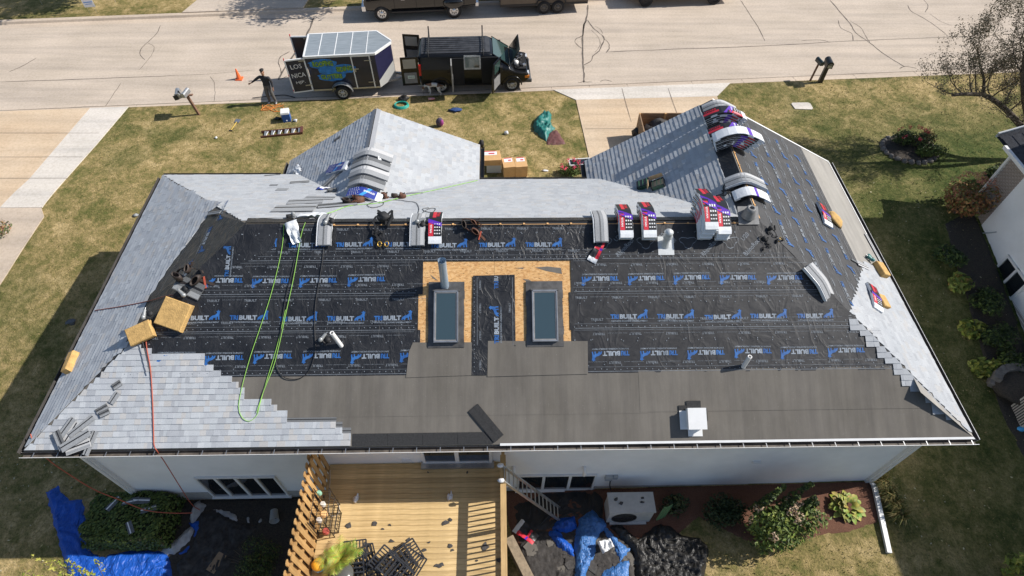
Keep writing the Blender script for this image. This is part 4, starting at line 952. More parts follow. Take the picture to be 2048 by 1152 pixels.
# round island bed with stones and roses
M_stone = mat('field_stone', (.16, .145, .13), .9, var=.35, vs_=7, bump=.5, bs=20)
q = gat(1817, 300); b = MB()
bm_pts = [(q.x + 1.15 * math.cos(a * .3927) * (1 + .06 * math.sin(a * 3)), q.y + .95 * math.sin(a * .3927)) for a in range(16)]
bed('flower_bed', bm_pts, M_soil, .05)
ring = thing('stone_ring', 'ring of grey field stones round the rose bed on the lawn', 'stone edging', Vector((q.x, q.y, ground(q.x, q.y))))
for k in range(24):
    a = k * math.pi / 12; rnd = random.Random(k); x, y = 1.15 * math.cos(a), .95 * math.sin(a); b = MB(); b.blob((x, y, ground(q.x + x, q.y + y) - ring.location.z + .03), (.13 * rnd.uniform(.7, 1.2), .13 * rnd.uniform(.8, 1.2), .1 * rnd.uniform(.8, 1.3)), 8, .5, seed=k); b.build('stone', M_stone, ring)
bush('rose_bush', 'rose bush with dark red blooms in the stone-ringed bed', 'shrub', (q.x + .1, q.y + .3, q.z), (.9, .6, .65), 1300, .1, G1 + GD, 81, 6, (20, .07, RED))
bush('leafy_bush', 'dense green bush at the front right of the stone-ringed bed', 'shrub', (q.x + .65, q.y - .45, q.z), (.65, .5, .5), 1100, .11, G1, 82, 5)
bush('faded_bush', 'yellowing loose bush at the back of the stone-ringed bed', 'shrub', (q.x + .85, q.y + .45, q.z), (.55, .45, .55), 500, .1, [(.3, .24, .08), (.16, .15, .04), (.4, .25, .12)], 83, 6)
q = gat(8, 468); bush('small_flowers', 'small flowering plant in the planting strip at the left frame edge', 'plant', (q.x - .2, q.y, q.z + .03), (.5, .6, .3), 500, .08, G1 + [(.4, .2, .1)], 84, 4, (6, .06, [(.5, .35, .1), (.4, .1, .1)]))
# ---------------------------------------------------------------- trees
def branch(b, a, d, L, r, depth, rnd, tips, up=.12, n=4):
    pts = [Vector(a)]; d = Vector(d).normalized(); rs = [r]
    for i in range(n):
        d = (d + Vector((rnd.uniform(-.28, .28), rnd.uniform(-.28, .28), rnd.uniform(-.2, .25) + up))).normalized(); pts.append(pts[-1] + d * L / n); rs.append(r * (1 - .62 * (i + 1) / n))
    b.tube(pts, rs, 6 if depth > 1 else 4, caps=False)
    if depth <= 1: tips += pts[1:]
    if depth > 0:
        for k in range(3 if depth > 2 else 4):
            i = rnd.randint(1, n); s_ = Vector((rnd.uniform(-1, 1), rnd.uniform(-1, 1), rnd.uniform(-.25, .7))); branch(b, pts[i], d * .6 + s_, L * rnd.uniform(.5, .75), rs[i] * .6, depth - 1, rnd, tips, up)
def tree(label, base, limbs, seed, leaf_n, leaf_s, cols, L=1.7, r=.07, depth=3, nm='bare_tree'):
    rnd = random.Random(seed); base = Vector(base); t = thing(nm, label, 'tree', base); b = MB(); tips = []
    for pts, rad in limbs:
        pp = smooth_path([Vector(p_) - base for p_ in pts], 4); n = len(pp); rs = [rad * (1 - .65 * i / n) for i in range(n)]; b.tube(pp, rs, 8)
        for i in range(n // 3, n, 1):
            if rnd.random() < .75: branch(b, pp[i], (pp[i] - pp[i - 1]) * 2 + Vector((rnd.uniform(-1, 1), rnd.uniform(-1, 1), rnd.uniform(-.3, .9))), L * rnd.uniform(.7, 1.1), rs[i] * .36, depth - 1, rnd, tips)
    b.build('trunk', M_bark, t); c_ = MB(); tn = []
    for i, p_ in enumerate(tips):
        leafcloud(c_, tn, p_, (.3, .3, .25), leaf_n, leaf_s, cols, seed * 1000 + i, shell=.2)
    c_.build('crown', M_leaf, t, tint=tn); return t
z3 = lambda px, py, z: at(px, py, z)
B = z3(2092, 330, .05)
tree('almost bare tree with a crooked dark limb and small olive leaves, right edge', B, [
    ([B, z3(2070, 285, 1.0), z3(2040, 250, 1.7), z3(2008, 216, 2.1), z3(1972, 192, 2.5), z3(1935, 188, 2.9), z3(1905, 190, 3.0)], .16),
    ([z3(2070, 285, 1.0), z3(2050, 215, 2.6), z3(2045, 150, 4.0), z3(2050, 100, 5.0)], .12),
    ([z3(1965, 190, 2.6), z3(1968, 160, 3.1), z3(1960, 130, 3.7), z3(1955, 95, 4.3)], .07),
    ([z3(2070, 285, 1.0), z3(2090, 200, 3.2), z3(2105, 130, 4.4), z3(2110, 70, 5.6)], .12)], 5, 11, .07, [(.19, .155, .095), (.14, .13, .07), (.24, .18, .12)], 1.6)
for k, (x, y, h) in enumerate(((5.2, 29.5, 8.0), (-9.6, 29.4, 7.6))):
    t = thing('shade_tree', ('leafy street tree across the road whose shade falls on the far driveway', 'leafy tree across the road whose shade falls on the upper left lawn')[k], 'tree', Vector((x, y, .2))); b = MB(); b.tube([(0, 0, -.1), (.05, 0, 1.2), (0, .05, 2.6), (0, 0, h * .75)], [.22, .17, .14, .05], 8)
    for i in range(7): a = i * .9; b.tube([(0, 0, 1.8 + .4 * i), (1.2 * math.cos(a), 1.2 * math.sin(a), 2.5 + .45 * i), (2.2 * math.cos(a), 2.2 * math.sin(a), 3.0 + .45 * i)], [.09, .06, .02], 6)
    b.build('trunk', M_bark, t); b = MB(); tn = []
    for i in range(16): a = i * 2.4; rr = 1.6 * math.sqrt((i + .5) / 16); leafcloud(b, tn, (rr * math.cos(a), rr * math.sin(a), h * .62 + .9 * math.sin(i * 1.7)), (1.1, 1.1, .9), 420, .22, G1 + G2, 900 + i + 50 * k, shell=.1)
    b.build('crown', M_leaf, t, tint=tn)

# ---------------------------------------------------------------- neighbouring house on the right
nx, ny, nz = 31.1, 11.5, 3.1
nh = thing('neighbour_house', 'white-sided house with brick corner and dark roof at the right edge', 'house', Vector((nx + 4, 4, -1))); NL = -Vector((nx + 4, 4, -1))
b = MB(); siding(b, (nx, ny - 1.05, 0), (nx, -8, 0), (-1.1,), nz - .1, (-1, 0, 0), .12); b.build('wall', M_siding, nh, NL)
M_brick = mat('brick_brown', (.36, .3, .26), .9, var=.3, vs_=9); M_mortar = mat('mortar', (.33, .31, .29), .95)
b = MB(); b.box((nx + .14, ny - .53, .55), (.25, 1.04, 4.9)); b.box((nx + 4.2, ny - .1, .55), (7.8, .2, 4.9)); brick_wall = b.build('brick_corner', M_mortar, nh, NL)
rowh = .083; nb = 0
bme = None
for r_ in range(60):
    for c_ in range(5):
        y0 = ny - .02 - c_ * .21 - (.105 if r_ % 2 else 0); y1 = max(ny - 1.04, y0 - .2); y0 = min(y0, ny - .01)
        if y0 - y1 < .05: continue
        if nb < 300:
            z0 = nz - .3 - r_ * rowh
            if bme is None:
                bb = MB(); bb.box((0, 0, 0), (.03, .2, .07)); bme = bb; me0 = None
            o = bb.build('brick', M_brick, brick_wall) if me0 is None else put('brick', me0, brick_wall)
            if me0 is None: me0 = o.data
            o.location = (nx + .012, (y0 + y1) / 2, z0); o.scale = (1, (y0 - y1) / .2, 1); nb += 1
b = MB(); b.box((nx + .03, 1.2, -1.5), (.1, 20.4, 1.6)); b.build('foundation', M_found, nh, NL)
b = MB(); b.box((nx - .02, ny + .0, .9), (.1, .1, 4.2)); b.build('downspout', M_white, nh, NL)
b = MB(); ex0 = nx - .4
b.add([(ex0, ny + .75, nz), (ex0, -9, nz), (nx + 8, -9, nz + 3.6), (nx + 8, ny + .75, nz + 3.6)], [(0, 1, 2, 3)]); b.add([(ex0, ny + .75, nz - .1), (ex0, -9, nz - .1), (nx + 8, -9, nz + 3.5), (nx + 8, ny + .75, nz + 3.5)], [(3, 2, 1, 0)])
M_dkroof = mat('dark_shingles', (.04, .042, .05), .9, var=.4, vs_=8, bump=.5, bs=30)
nr_ = b.build('roof', M_dkroof, nh, NL)
for k in range(14):
    b = MB(); s0 = k * .3; sl = 3.6 / (nx + 8 - ex0); x0 = ex0 + s0; b.box((x0 + .16, ny - 4.2, nz + sl * (s0 + .16) + .012), (.33, 9.4, .02), Matrix.Rotation(-math.atan(sl) + .04, 3, 'Y')); b.build('shingle_course', M_dkroof, nr_)
b = MB(); b.box((ex0 - .06, 1.2, nz - .05), (.12, 20.8, .13)); b.box((nx + 3.6, ny + .78, nz + .0), (.01, .05, .05)); b.build('gutter', M_white, nh, NL)
b = MB(); b.add([(ex0, ny + .76, nz - .12), (nx + 8, ny + .76, nz + 3.48), (nx + 8, ny + .76, nz + 3.66), (ex0, ny + .76, nz + .06), (ex0, ny + .82, nz - .12), (nx + 8, ny + .82, nz + 3.48), (nx + 8, ny + .82, nz + 3.66), (ex0, ny + .82, nz + .06)], [(0, 1, 2, 3), (7, 6, 5, 4), (3, 2, 6, 7), (0, 4, 5, 1)]); b.build('rake_board', M_white, nh, NL)
b = MB(); b.box((nx - .2, 1.2, nz - .12), (.4, 20.8, .02)); b.build('soffit', M_white, nh, NL)
b = MB(); b.box((nx + 5.6, 2.0, 5.2), (7.0, 19.6, 4.4)); b.build('unseen_storey', M_siding, nh, NL)  # unseen storey, added and sized to shade the right yard
b = MB(); b.prism([(-.5, 0), (7.5, 0), (3.5, 2.2)], 20.4, Matrix.Translation((nx + 2.1, 12.2, 7.4)) @ Matrix.Rotation(math.pi / 2, 4, 'X')); b.build('unseen_roof', M_dkroof, nh, NL)  # unseen roof of the added storey
def nwall(px, py):
    d = ray(px, py); t_ = (nx - CAM.x) / d.x; return CAM + d * t_
a0, a1, a2, a3 = nwall(2019, 512), nwall(1992, 552), nwall(2060, 590), nwall(2028, 612)
zc0, zc1 = a1.z, a0.z; yy0 = a0.y; yy1 = a0.y - 1.35
wn = MB()
for y_ in (yy0, (yy0 + yy1) / 2, yy1): wn.box((nx - .03, y_, (zc0 + zc1) / 2), (.1, .09, zc1 - zc0 + .09))
for z_ in (zc0, zc1): wn.box((nx - .032, (yy0 + yy1) / 2, z_), (.1, yy0 - yy1, .09))
wn = wn.build('window', M_white, nh, NL)
for k in (0, 1): b = MB(); b.box((nx - .03, yy0 - (.25 + .5 * k) * (yy0 - yy1), (zc0 + zc1) / 2), (.02, (yy0 - yy1) / 2 - .08, zc1 - zc0 - .08)); b.build('pane', M_glass, wn)
c_ = nwall(1955, 468); gm = MB(); gm.box((nx - .15, c_.y, c_.z), (.22, .3, .34)); gm.lathe([(.13, 0), (.14, .06), (.1, .12), (0, .13)], 12, Matrix.Translation((nx - .15, c_.y, c_.z + .15))); gm.tube([(nx - .15, c_.y + .25, -1.1), (nx - .15, c_.y + .25, c_.z + .1), (nx - .15, c_.y, c_.z + .2)], .025, 8); gm.tube([(nx - .12, c_.y - .1, c_.z + .15), (nx - .1, c_.y - .5, c_.z + .6), (nx - .02, c_.y - .6, c_.z + .75)], .02, 8); gm.build('gas_meter', mat('meter_grey', (.3, .34, .38), .5, .3), nh, NL)
# stone planter wall, air conditioner of the neighbour, small blue toy
q = gat(2025, 790); t = thing('stone_wall', 'low curved stack of grey-brown wall blocks beside the neighbouring air conditioner', 'wall', q)
for r_ in range(3):
    for k in range(7):
        a = .3 + k * .36 + (.18 if r_ % 2 else 0); b = MB(); b.box((.15 + 1.0 * math.cos(a), .9 * math.sin(a) - .1, .12 + r_ * .2), (.36, .28, .19), Matrix.Rotation(a + 1.57, 3, 'Z'), taper=.94); b.build('wall_block', M_stone, t)
b = MB(); b.blob((.15, .2, .3), (.95, .8, .28), 14, .2); b.build('soil_fill', M_soil, t)
q = gat(2052, 835); t = thing('neighbour_air_conditioner', 'air conditioner with dark grille cut off by the right edge', 'air conditioner', TR(q.x, q.y, q.z, .0)); b = MB(); b.box((0, 0, .42), (.8, .8, .8)); b.build('casing', mat('ac_beige', (.5, .48, .44), .5, var=.1), t)
b = MB(); b.box((0, 0, .83), (.74, .74, .03)); b.build('top_grille', M_black, t)
for k in range(9): b = MB(); b.box((-.405, -.32 + k * .08, .42), (.02, .03, .7)); b.build('slat', M_black, t)
q = gat(2040, 860); b = MB(); b.blob((0, 0, .06), (.14, .09, .06), 8, .4); b.blob((.15, -.05, .05), (.08, .07, .05), 8, .4, seed=2); tag(b.build('blue_toy', mat('toy_blue', (.08, .4, .75), .5), None, q), 'small bright blue object on the shaded grass at the right edge', 'toy')
# ---------------------------------------------------------------- deck, railing, privacy fence
def wood_mat(name, a, c, sx):
    m, t, b, vec = new_mat(name, .75); oi = t.nodes.new('ShaderNodeObjectInfo')
    n = tnoise(t, tmap(t, vec, sx), 6, 5, .65, .6); n2 = tnoise(t, vec, 1.3, 3)
    col = ramp(t, n, [(.25, a), (.6, c), (.85, tuple(min(1, x * 1.2) for x in c))])
    col = tmix(t, 1.0, col, ramp(t, oi.outputs['Random'], [(0, (.82, .8, .78)), (1, (1.12, 1.12, 1.12))]), 'MULTIPLY')
    col = tmix(t, 1.0, col, ramp(t, n2, [(.3, (.8, .79, .76)), (.6, (1.05, 1.05, 1.05))]), 'MULTIPLY')
    t.links.new(col, b.inputs['Base Color']); tbump(t, b, n, .15, .01); return m
M_deck = wood_mat('deck_lumber', (.46, .31, .125), (.66, .475, .235), (.25, 6, 2))
M_rail = wood_mat('rail_lumber', (.42, .27, .11), (.6, .41, .19), (6, .25, 2))
M_fence = wood_mat('fence_lumber', (.36, .19, .068), (.54, .335, .135), (5, 5, .3))
DZ = .85; dx0, dx1 = 6.8, 11.62
deck = thing('deck', 'raised wooden deck of golden boards with railing on its right side', 'deck', Vector((9.2, -1.5, DZ))); DL = -Vector((9.2, -1.5, DZ))
y = .5; k = 0
while y > -4.2:
    b = MB(); b.box((0, 0, 0), (dx1 - dx0, .136, .03)); o = b.build('deck_board', M_deck, deck, Vector(((dx0 + dx1) / 2, y - .071, DZ - .015)) + DL); o.rotation_euler.z = .0; y -= .142; k += 1
b = MB()
for x in (dx0 + .1, 9.2, dx1 - .1): b.box((x, -1.85, DZ - .15), (.05, 4.6, .22))
b.box((9.2, -1.85, DZ - .16), (4.7, .04, .2)); b.build('joist_frame', M_rail, deck, DL)
for x in (dx0 + .1, 9.2, dx1 - .08):
    for yy in (-1.6, -3.9):
        b = MB(); g_ = ground(x, yy); b.box((x, yy, (g_ + DZ - .2) / 2), (.14, .14, DZ - .2 - g_ + .1)); b.build('post', M_rail, deck, DL)
rx = 11.66; rz = DZ + .98
b = MB(); b.box((rx, -1.95, rz), (.15, 4.5, .035)); b.build('top_rail', M_rail, deck, DL)
b = MB(); b.box((rx, -1.95, rz - .09), (.04, 4.4, .09)); b.build('upper_rail', M_rail, deck, DL)
b = MB(); b.box((rx, -1.95, DZ + .13), (.04, 4.4, .09)); b.build('lower_rail', M_rail, deck, DL)
for yy in (.36, -1.35, -3.1):
    b = MB(); b.box((rx + .0, yy, (DZ - .3 + rz - .02) / 2), (.09, .09, rz - .02 - DZ + .3)); b.build('rail_post', M_rail, deck, DL)
yy = .22
while yy > -4.1:
    if min(abs(yy - p_) for p_ in (.36, -1.35, -3.1)) > .07: b = MB(); b.box((rx - .03, yy, DZ + .5), (.035, .035, .92)); b.build('baluster', M_rail, deck, DL)
    yy -= .135
pf = thing('privacy_fence', 'tall orange-brown shadowbox board fence along the left side of the deck', 'fence', Vector((6.72, -1.5, DZ))); PLc = -Vector((6.72, -1.5, DZ))
def dogear(b, x, y, z0, z1, w=.14, t_=.02):
    c = .035; pr = [(-w / 2, z0), (w / 2, z0), (w / 2, z1 - c), (w / 2 - c, z1), (-w / 2 + c, z1), (-w / 2, z1 - c)]
    n = len(pr); vs = [(x - t_ / 2, y + a, z) for a, z in pr] + [(x + t_ / 2, y + a, z) for a, z in pr]
    b.add(vs, [tuple(range(n))[::-1], tuple(range(n, 2 * n))] + [(i, (i + 1) % n, n + (i + 1) % n, n + i) for i in range(n)])
yy = .38; k = 0
while yy > -3.9:
    for s_, off in ((1, 0), (-1, -.115)):
        b = MB(); dogear(b, 6.74 + s_ * .045, yy + off, DZ - .2, 2.6 + random.uniform(-.015, .015)); b.build('fence_board', M_fence, pf, PLc)
    yy -= .23
for z in (DZ + .1, DZ + .85, DZ + 1.5): b = MB(); b.box((6.74, -1.75, z), (.065, 4.3, .085)); b.build('fence_rail', M_fence, pf, PLc)
for yp_ in (.42, -1.7, -3.8): b = MB(); g_ = ground(6.74, yp_); b.box((6.745, yp_, (g_ + 2.3) / 2), (.085, .085, 2.3 - g_)); b.build('fence_post', M_fence, pf, PLc)
# ---------------------------------------------------------------- things on the deck
M_rack = mat('black_wire', (.03, .027, .025), .5, .5); M_dgrey = mat('dark_grey_frame', (.045, .047, .053), .45, .3); M_orange = mat('orange_ball', (.85, .42, .03), .5, var=.15, vs_=12)
t = thing('wire_shelf', 'black wire shelf rack holding jars and oddments against the privacy fence', 'shelf', Vector((7.05, -1.05, DZ))); b = MB()
for x in (-.2, .2):
    for y in (-.42, .42): b = MB(); b.tube([(x, y, 0), (x, y, 1.25)], .012, 6); b.build('upright', M_rack, t)
for z in (.12, .62, 1.1):
    b = MB()
    for x in (-.2, .2): b.tube([(x, -.42, z), (x, .42, z)], .01, 5)
    for i in range(14): yy = -.42 + i * .065; b.tube([(-.2, yy, z), (.2, yy, z)], .005, 4)
    b.build('wire_tier', M_rack, t)
for k, (x, y, z, r, col, nm, lab) in enumerate(((-.05, .2, .62, .07, (.75, .72, .66), 'jar', 'white jar on the wire shelf'), (.02, -.05, .62, .09, (.85, .5, .22), 'orange_pot', 'orange pot on the wire shelf'), (-.08, -.2, .62, .07, (.6, .55, .5), 'bowl', 'pale bowl next to orange pot on the wire shelf'), (-.05, .32, 1.1, .06, (.3, .55, .4), 'green_jar', 'greenish jar on the top of the wire shelf'), (0, -.33, .12, .09, (.5, .1, .08), 'red_box', 'red tin at the bottom of the wire shelf'))):
    b = MB(); b.lathe([(r * .8, 0), (r, .03), (r, .12), (r * .7, .15), (r * .7, .17)], 12); tag(b.build(nm, mat(nm, col, .4), None, Vector((7.05 + x, -1.05 + y, DZ + z + .008))), lab, nm.split('_')[-1])
q = at(658, 1078, DZ); t = thing('wire_cage', 'open black wire cage standing beside the wire shelf', 'cage', Vector((q.x + .05, q.y + .4, DZ))); b = MB()
for x in (-.18, .18):
    for y in (-.25, .25): b.tube([(x, y, 0), (x, y, .5)], .01, 5)
for z in (.02, .25, .5): b.tube([(-.18, -.25, z), (.18, -.25, z), (.18, .25, z), (-.18, .25, z), (-.18, -.25, z)], .008, 5)
for k in range(6): b.tube([(-.18, -.22 + .09 * k, .02), (-.18, -.22 + .09 * k, .5)], .004, 4); b.tube([(.18, -.22 + .09 * k, .02), (.18, -.22 + .09 * k, .5)], .004, 4); b.tube([(-.18, -.22 + .09 * k, .02), (.18, -.22 + .09 * k, .02)], .004, 4)
b.build('wire_frame', M_rack, t)
def palm(label, base, n, L, seed, cols, pot):
    t = thing('potted_palm', label, 'potted plant', base); rnd = random.Random(seed); b = MB(); b.lathe([(.14, 0), (.2, .3), (.21, .32), (.18, .32), (.17, .26), (0, .26)], 16); b.build('pot', mat('pot_blue', pot, .5), t)
    b = MB(); tn = []
    for k in range(n):
        a = k * 2.4 + rnd.uniform(-.2, .2); el = rnd.uniform(.5, 1.25); d = Vector((math.cos(a) * math.cos(el), math.sin(a) * math.cos(el), math.sin(el))); l = L * rnd.uniform(.75, 1.1)
        pts = [Vector((0, 0, .28)) + d * l * i / 8 + Vector((0, 0, -.45 * l * (i / 8) ** 2)) for i in range(9)]; c0 = rnd.choice(cols)
        for i in range(1, 9):
            tg = (pts[i] - pts[i - 1]).normalized(); s_ = tg.cross(Vector((0, 0, 1))).normalized()
            for sd in (-1, 1):
                for h in (0, .5):
                    p_ = pts[i - 1].lerp(pts[i], h); e_ = p_ + (s_ * sd + tg * .7).normalized() * (.22 * math.sin(.5 + i * .28)) + Vector((0, 0, -.03)); w_ = tg * .014
                    b.add([p_ - w_, p_ + w_, e_], [(0, 1, 2) if sd > 0 else (0, 2, 1)]); tn.append(tuple(x * rnd.uniform(.75, 1.25) for x in c0))
    b.build('frond', M_leaf, t, tint=tn); return t
q = at(685, 1130, DZ); palm('yellow-green potted palm on the deck near the wire shelf', Vector((q.x, q.y + .05, DZ)), 22, .75, 3, [(.3, .33, .05), (.22, .28, .04), (.4, .4, .08)], (.2, .3, .4))
q = at(640, 1135, DZ); t = thing('ball_bucket', 'light blue wire basket under the orange ball', 'basket', Vector((q.x + .02, q.y, DZ))); b = MB()
for k in range(8): a = k * .785; b.tube([(.1 * math.cos(a), .1 * math.sin(a), 0), (.16 * math.cos(a), .16 * math.sin(a), .2)], .008, 5)
for z, r in ((0.01, .1), (.1, .13), (.2, .16)): b.tube([(r * math.cos(a * .5236), r * math.sin(a * .5236), z) for a in range(13)], .008, 5)
b.build('wire_frame', mat('basket_blue', (.2, .5, .65), .5), t)
b = MB(); b.blob((0, 0, 0), (.16, .16, .15), 16, .04); tag(b.build('orange_ball', M_orange, None, Vector((q.x + .02, q.y, DZ + .28))), 'bright orange ball sitting in the blue wire basket', 'ball')
# folded dark patio chairs heaped at the lower edge
def pchair(label, mw, k):
    t = thing('folded_patio_chair', label, 'chair', mw, 'folded patio chairs heaped on the deck'); b = MB(); w, h = .56, 1.0
    for x in (-w / 2, w / 2): b.bar((x, 0, 0), (x, h, .0), .035, .03)
    for y in (0, .45, h): b.bar((-w / 2, y, 0), (w / 2, y, 0), .035, .03)
    b.build('back_frame', M_dgrey, t); b = MB()
    for i in range(6): x = -w / 2 + (i + 1) * w / 7; b.bar((x, .45, .0), (x, h, .0), .03, .012)
    b.build('slats', M_dgrey, t); b = MB()
    for x in (-w / 2 + .05, w / 2 - .05): b.bar((x, -.1, .06), (x, .75, .1), .03); b.bar((x, .2, .1), (x, .5, -.03), .03)
    b.bar((-w / 2, .75, .1), (w / 2, .75, .1), .03)
    for i in range(5): b.bar((-w / 2 + .06, .15 + i * .11, .085), (w / 2 - .06, .15 + i * .11, .085), .035, .012)
    b.build('seat_frame', M_dgrey, t); return t
for k, (px, py, rz_, dz, tx) in enumerate(((742, 1175, .35, .05, .02), (790, 1185, -.55, .17, .05), (770, 1150, -.95, .28, -.04), (815, 1168, .9, .36, .03), (712, 1170, .1, .1, .25))):
    q = at(px, py, DZ); pchair('dark grey metal patio chair frame, %s' % ('lowest of the heap on the deck', 'second from the bottom of the heap on the deck', 'leaning across the middle of the heap on the deck', 'topmost of the heap on the deck', 'tilted at the left of the heap on the deck')[k], Matrix.Translation((q.x, q.y, DZ + dz)) @ Matrix.Rotation(rz_, 4, 'Z') @ Matrix.Rotation(tx, 4, 'X'), k)
q = at(690, 1150, DZ); b = MB(); b.lathe([(.3, .0), (.31, .01), (.31, .02), (.0, .021)], 20, Matrix.Translation((0, 0, .42))); t = thing('glass_table', 'small round smoked glass side table in front of the potted palm', 'table', Vector((q.x, q.y - .1, DZ))); b.build('glass_top', mat('smoked_glass', (.1, .1, .09), .1), t)
b = MB()
for k in range(3): a = k * 2.09; b = MB(); b.tube([(.1 * math.cos(a), .1 * math.sin(a), .42), (.25 * math.cos(a), .25 * math.sin(a), 0)], .012, 6); b.build('leg', M_rack, t)
q = at(920, 1125, DZ); b = MB(); b.box((0, 0, .01), (.55, .4, .02), Matrix.Rotation(.1, 3, 'Z'))
# torn felt flakes on the deck
M_flake = mat('felt_flake', (.07, .065, .062), .95, var=.3, vs_=15); M_paper = mat('white_paper', (.75, .76, .78), .6, var=.08, vs_=8)
def flake(px, py, r, z, lab, cat, m, seed, fn=None, name='felt_scrap', grp=None, up=.0):
    rnd = random.Random(seed); q = fn(px, py) if fn else at(px, py, z); n = 7; b = MB(); P_ = []; sq = rnd.uniform(.45, 1); r0_ = rnd.uniform(0, 6)
    for k in range(n): a = k * 6.283 / n + rnd.uniform(-.3, .3) + r0_; rr = r * rnd.uniform(.5, 1.35); P_.append((rr * math.cos(a), rr * math.sin(a) * sq))
    b.add([(x, y, .012 + up + rnd.uniform(0, .02)) for x, y in P_] + [(x, y, .004 + up) for x, y in P_], [tuple(range(n)), tuple(range(2 * n - 1, n - 1, -1))] + [(i, n + i, n + (i + 1) % n, (i + 1) % n) for i in range(n)])
    return tag(b.build(name, m, None, q), lab, cat, grp)
for k, (px, py, r) in enumerate(((697, 1050, .09), (749, 1048, .07), (780, 1050, .05), (766, 1058, .05), (734, 1090, .11), (783, 1082, .07), (817, 1079, .07), (818, 1090, .06), (850, 1100, .08), (890, 1046, .12), (902, 1040, .06), (902, 1092, .08), (905, 1100, .05), (878, 1132, .1), (884, 1128, .06), (970, 1093, .1), (953, 1121, .05), (996, 1120, .07), (790, 1095, .04), (700, 1090, .04), (858, 1085, .04), (934, 945, .035), (856, 945, .03))):
    flake(px, py, r, DZ, 'torn dark flake of old roofing felt lying on the deck boards', 'felt scrap', M_flake, k + 5, grp='felt flakes on the deck')
for k, (px, py, lab) in enumerate(((900, 995, 'crumpled white paper on the deck near the railing shadow'), (712, 1000, 'white paper cup lying on the left part of the deck'))):
    q = at(px, py, DZ); b = MB(); b.blob((0, 0, .05), (.08, .1, .05), 9, 1.2, seed=k + 3); b.blob((.03, .1, .04), (.03, .08, .03), 7, .8, seed=k); tag(b.build('paper_scrap', M_paper, None, q), lab, 'paper')
M_cord = mat('pale_cord', (.55, .5, .42), .7)
b = MB(); P_ = [(660, 940), (660, 965), (658, 990), (670, 1000), (679, 1015), (676, 1028), (668, 1032), (660, 1030), (657, 1010)]
b.tube(smooth_path([at(x, y, DZ + .012) for x, y in P_], 5), .01, 5); tag(b.build('power_cable', M_cord), 'pale cord hanging in a loop on the deck beside the privacy fence', 'cord')
# ---------------------------------------------------------------- behind the house: ladder, air conditioner, tarps, debris
M_alu = mat('aluminium', (.5, .5, .48), .4, .7, var=.15, vs_=6)
t = thing('extension_ladder', 'aluminium extension ladder leaning on the deck railing', 'ladder', Vector((13.35, -.3, -1.25))); a, c = Vector((13.35, 0, 0)), None
top, bot = Vector((11.62, 0, 2.0)), Vector((13.4, 0, ground(13.4, -.3) + .02)); rel = Vector((13.35, -.3, -1.25))
for k, y in enumerate((-.06, -.46)): b = MB(); b.bar(Vector((top.x, y, top.z)) - rel, Vector((bot.x, y, bot.z)) - rel, .035, .085); b.build('side_rail', M_alu, t)
d_ = bot - top
for k in range(14): p_ = top + d_ * ((k + .6) / 14.2); b = MB(); b.tube([Vector((p_.x, -.06, p_.z)) - rel, Vector((p_.x, -.46, p_.z)) - rel], .018, 6); b.build('rung', M_alu, t)
for k, y in enumerate((-.06, -.46)): b = MB(); b.blob(Vector((top.x - .02, y, top.z)) - rel, (.09, .06, .05), 8, .5, seed=k); b.build('padded_end', M_paper, t)
q = Vector((15.42, -.38, 0)); q.z = ground(q.x, q.y); t = thing('air_conditioner', 'pale side-discharge air conditioner with round fan grille behind the house', 'air conditioner', q); M_ac = mat('ac_white', (.44, .43, .41), .5, var=.12, vs_=3)
b = MB(); b.box((0, .1, .5), (1.3, .55, .9)); b.box((0, -.2, .06), (1.1, .1, .08)); b.box((0, .1, .975), (1.36, .6, .05)); b.build('casing', M_ac, t)
b = MB(); b.box((-.15, -.178, .5), (.92, .012, .8)); b.build('front_panel', mat('ac_panel', (.42, .41, .4), .5, var=.1), t)
b = MB()
for r in (.1, .17, .24, .31, .37): b.tube([(-.18 + r * math.cos(a * .2618), -.2, .5 + r * math.sin(a * .2618)) for a in range(25)], .008, 4)
for k in range(8): a = k * .785; b.tube([(-.18, -.2, .5), (-.18 + .37 * math.cos(a), -.2, .5 + .37 * math.sin(a))], .006, 4)
b.build('fan_grille', M_rack, t)
b = MB(); b.lathe([(.0, 0), (.36, 0), (.36, .01), (0, .01)], 20, Matrix.Translation((-.18, -.186, .5)) @ Matrix.Rotation(math.pi / 2, 4, 'X')); b.build('fan_opening', M_black, t)
for k, (dx, dy) in enumerate(((-.45, .1), (-.3, -.02), (.3, 0), (.35, .12))): flake(0, 0, .07, 0, 'dark felt crumb on the air conditioner top, %s' % ('at its left rear corner', 'left front', 'right front', 'right rear')[k], 'felt scrap', M_flake, 70 + k, fn=lambda a, b_: Vector((q.x + dx, q.y + .1 + dy, q.z + 1.0)), grp='felt crumbs on the air conditioner')
t = thing('garden_trellis', 'narrow green lattice trellis leaning beside the air conditioner', 'trellis', Vector((16.3, -.55, ground(16.3, -.5)))); b = MB()
for k in range(9): b.bar((-.03, .02, .0 + .13 * k), (.25, .1, .2 + .13 * k), .02, .012); b.bar((.25, .1, .0 + .13 * k), (-.03, .02, .2 + .13 * k), .02, .012)
b.build('lattice', mat('trellis_green', (.12, .22, .09), .6), t)
def edge_d(p_, poly):
    best = 9
    for i in range(len(poly)):
        a, c = Vector(poly[i]), Vector(poly[(i + 1) % len(poly)]); ab = c - a; t_ = max(0, min(1, (p_ - a).dot(ab) / max(1e-9, ab.length_squared))); best = min(best, (a + ab * t_ - p_).length)
    return best
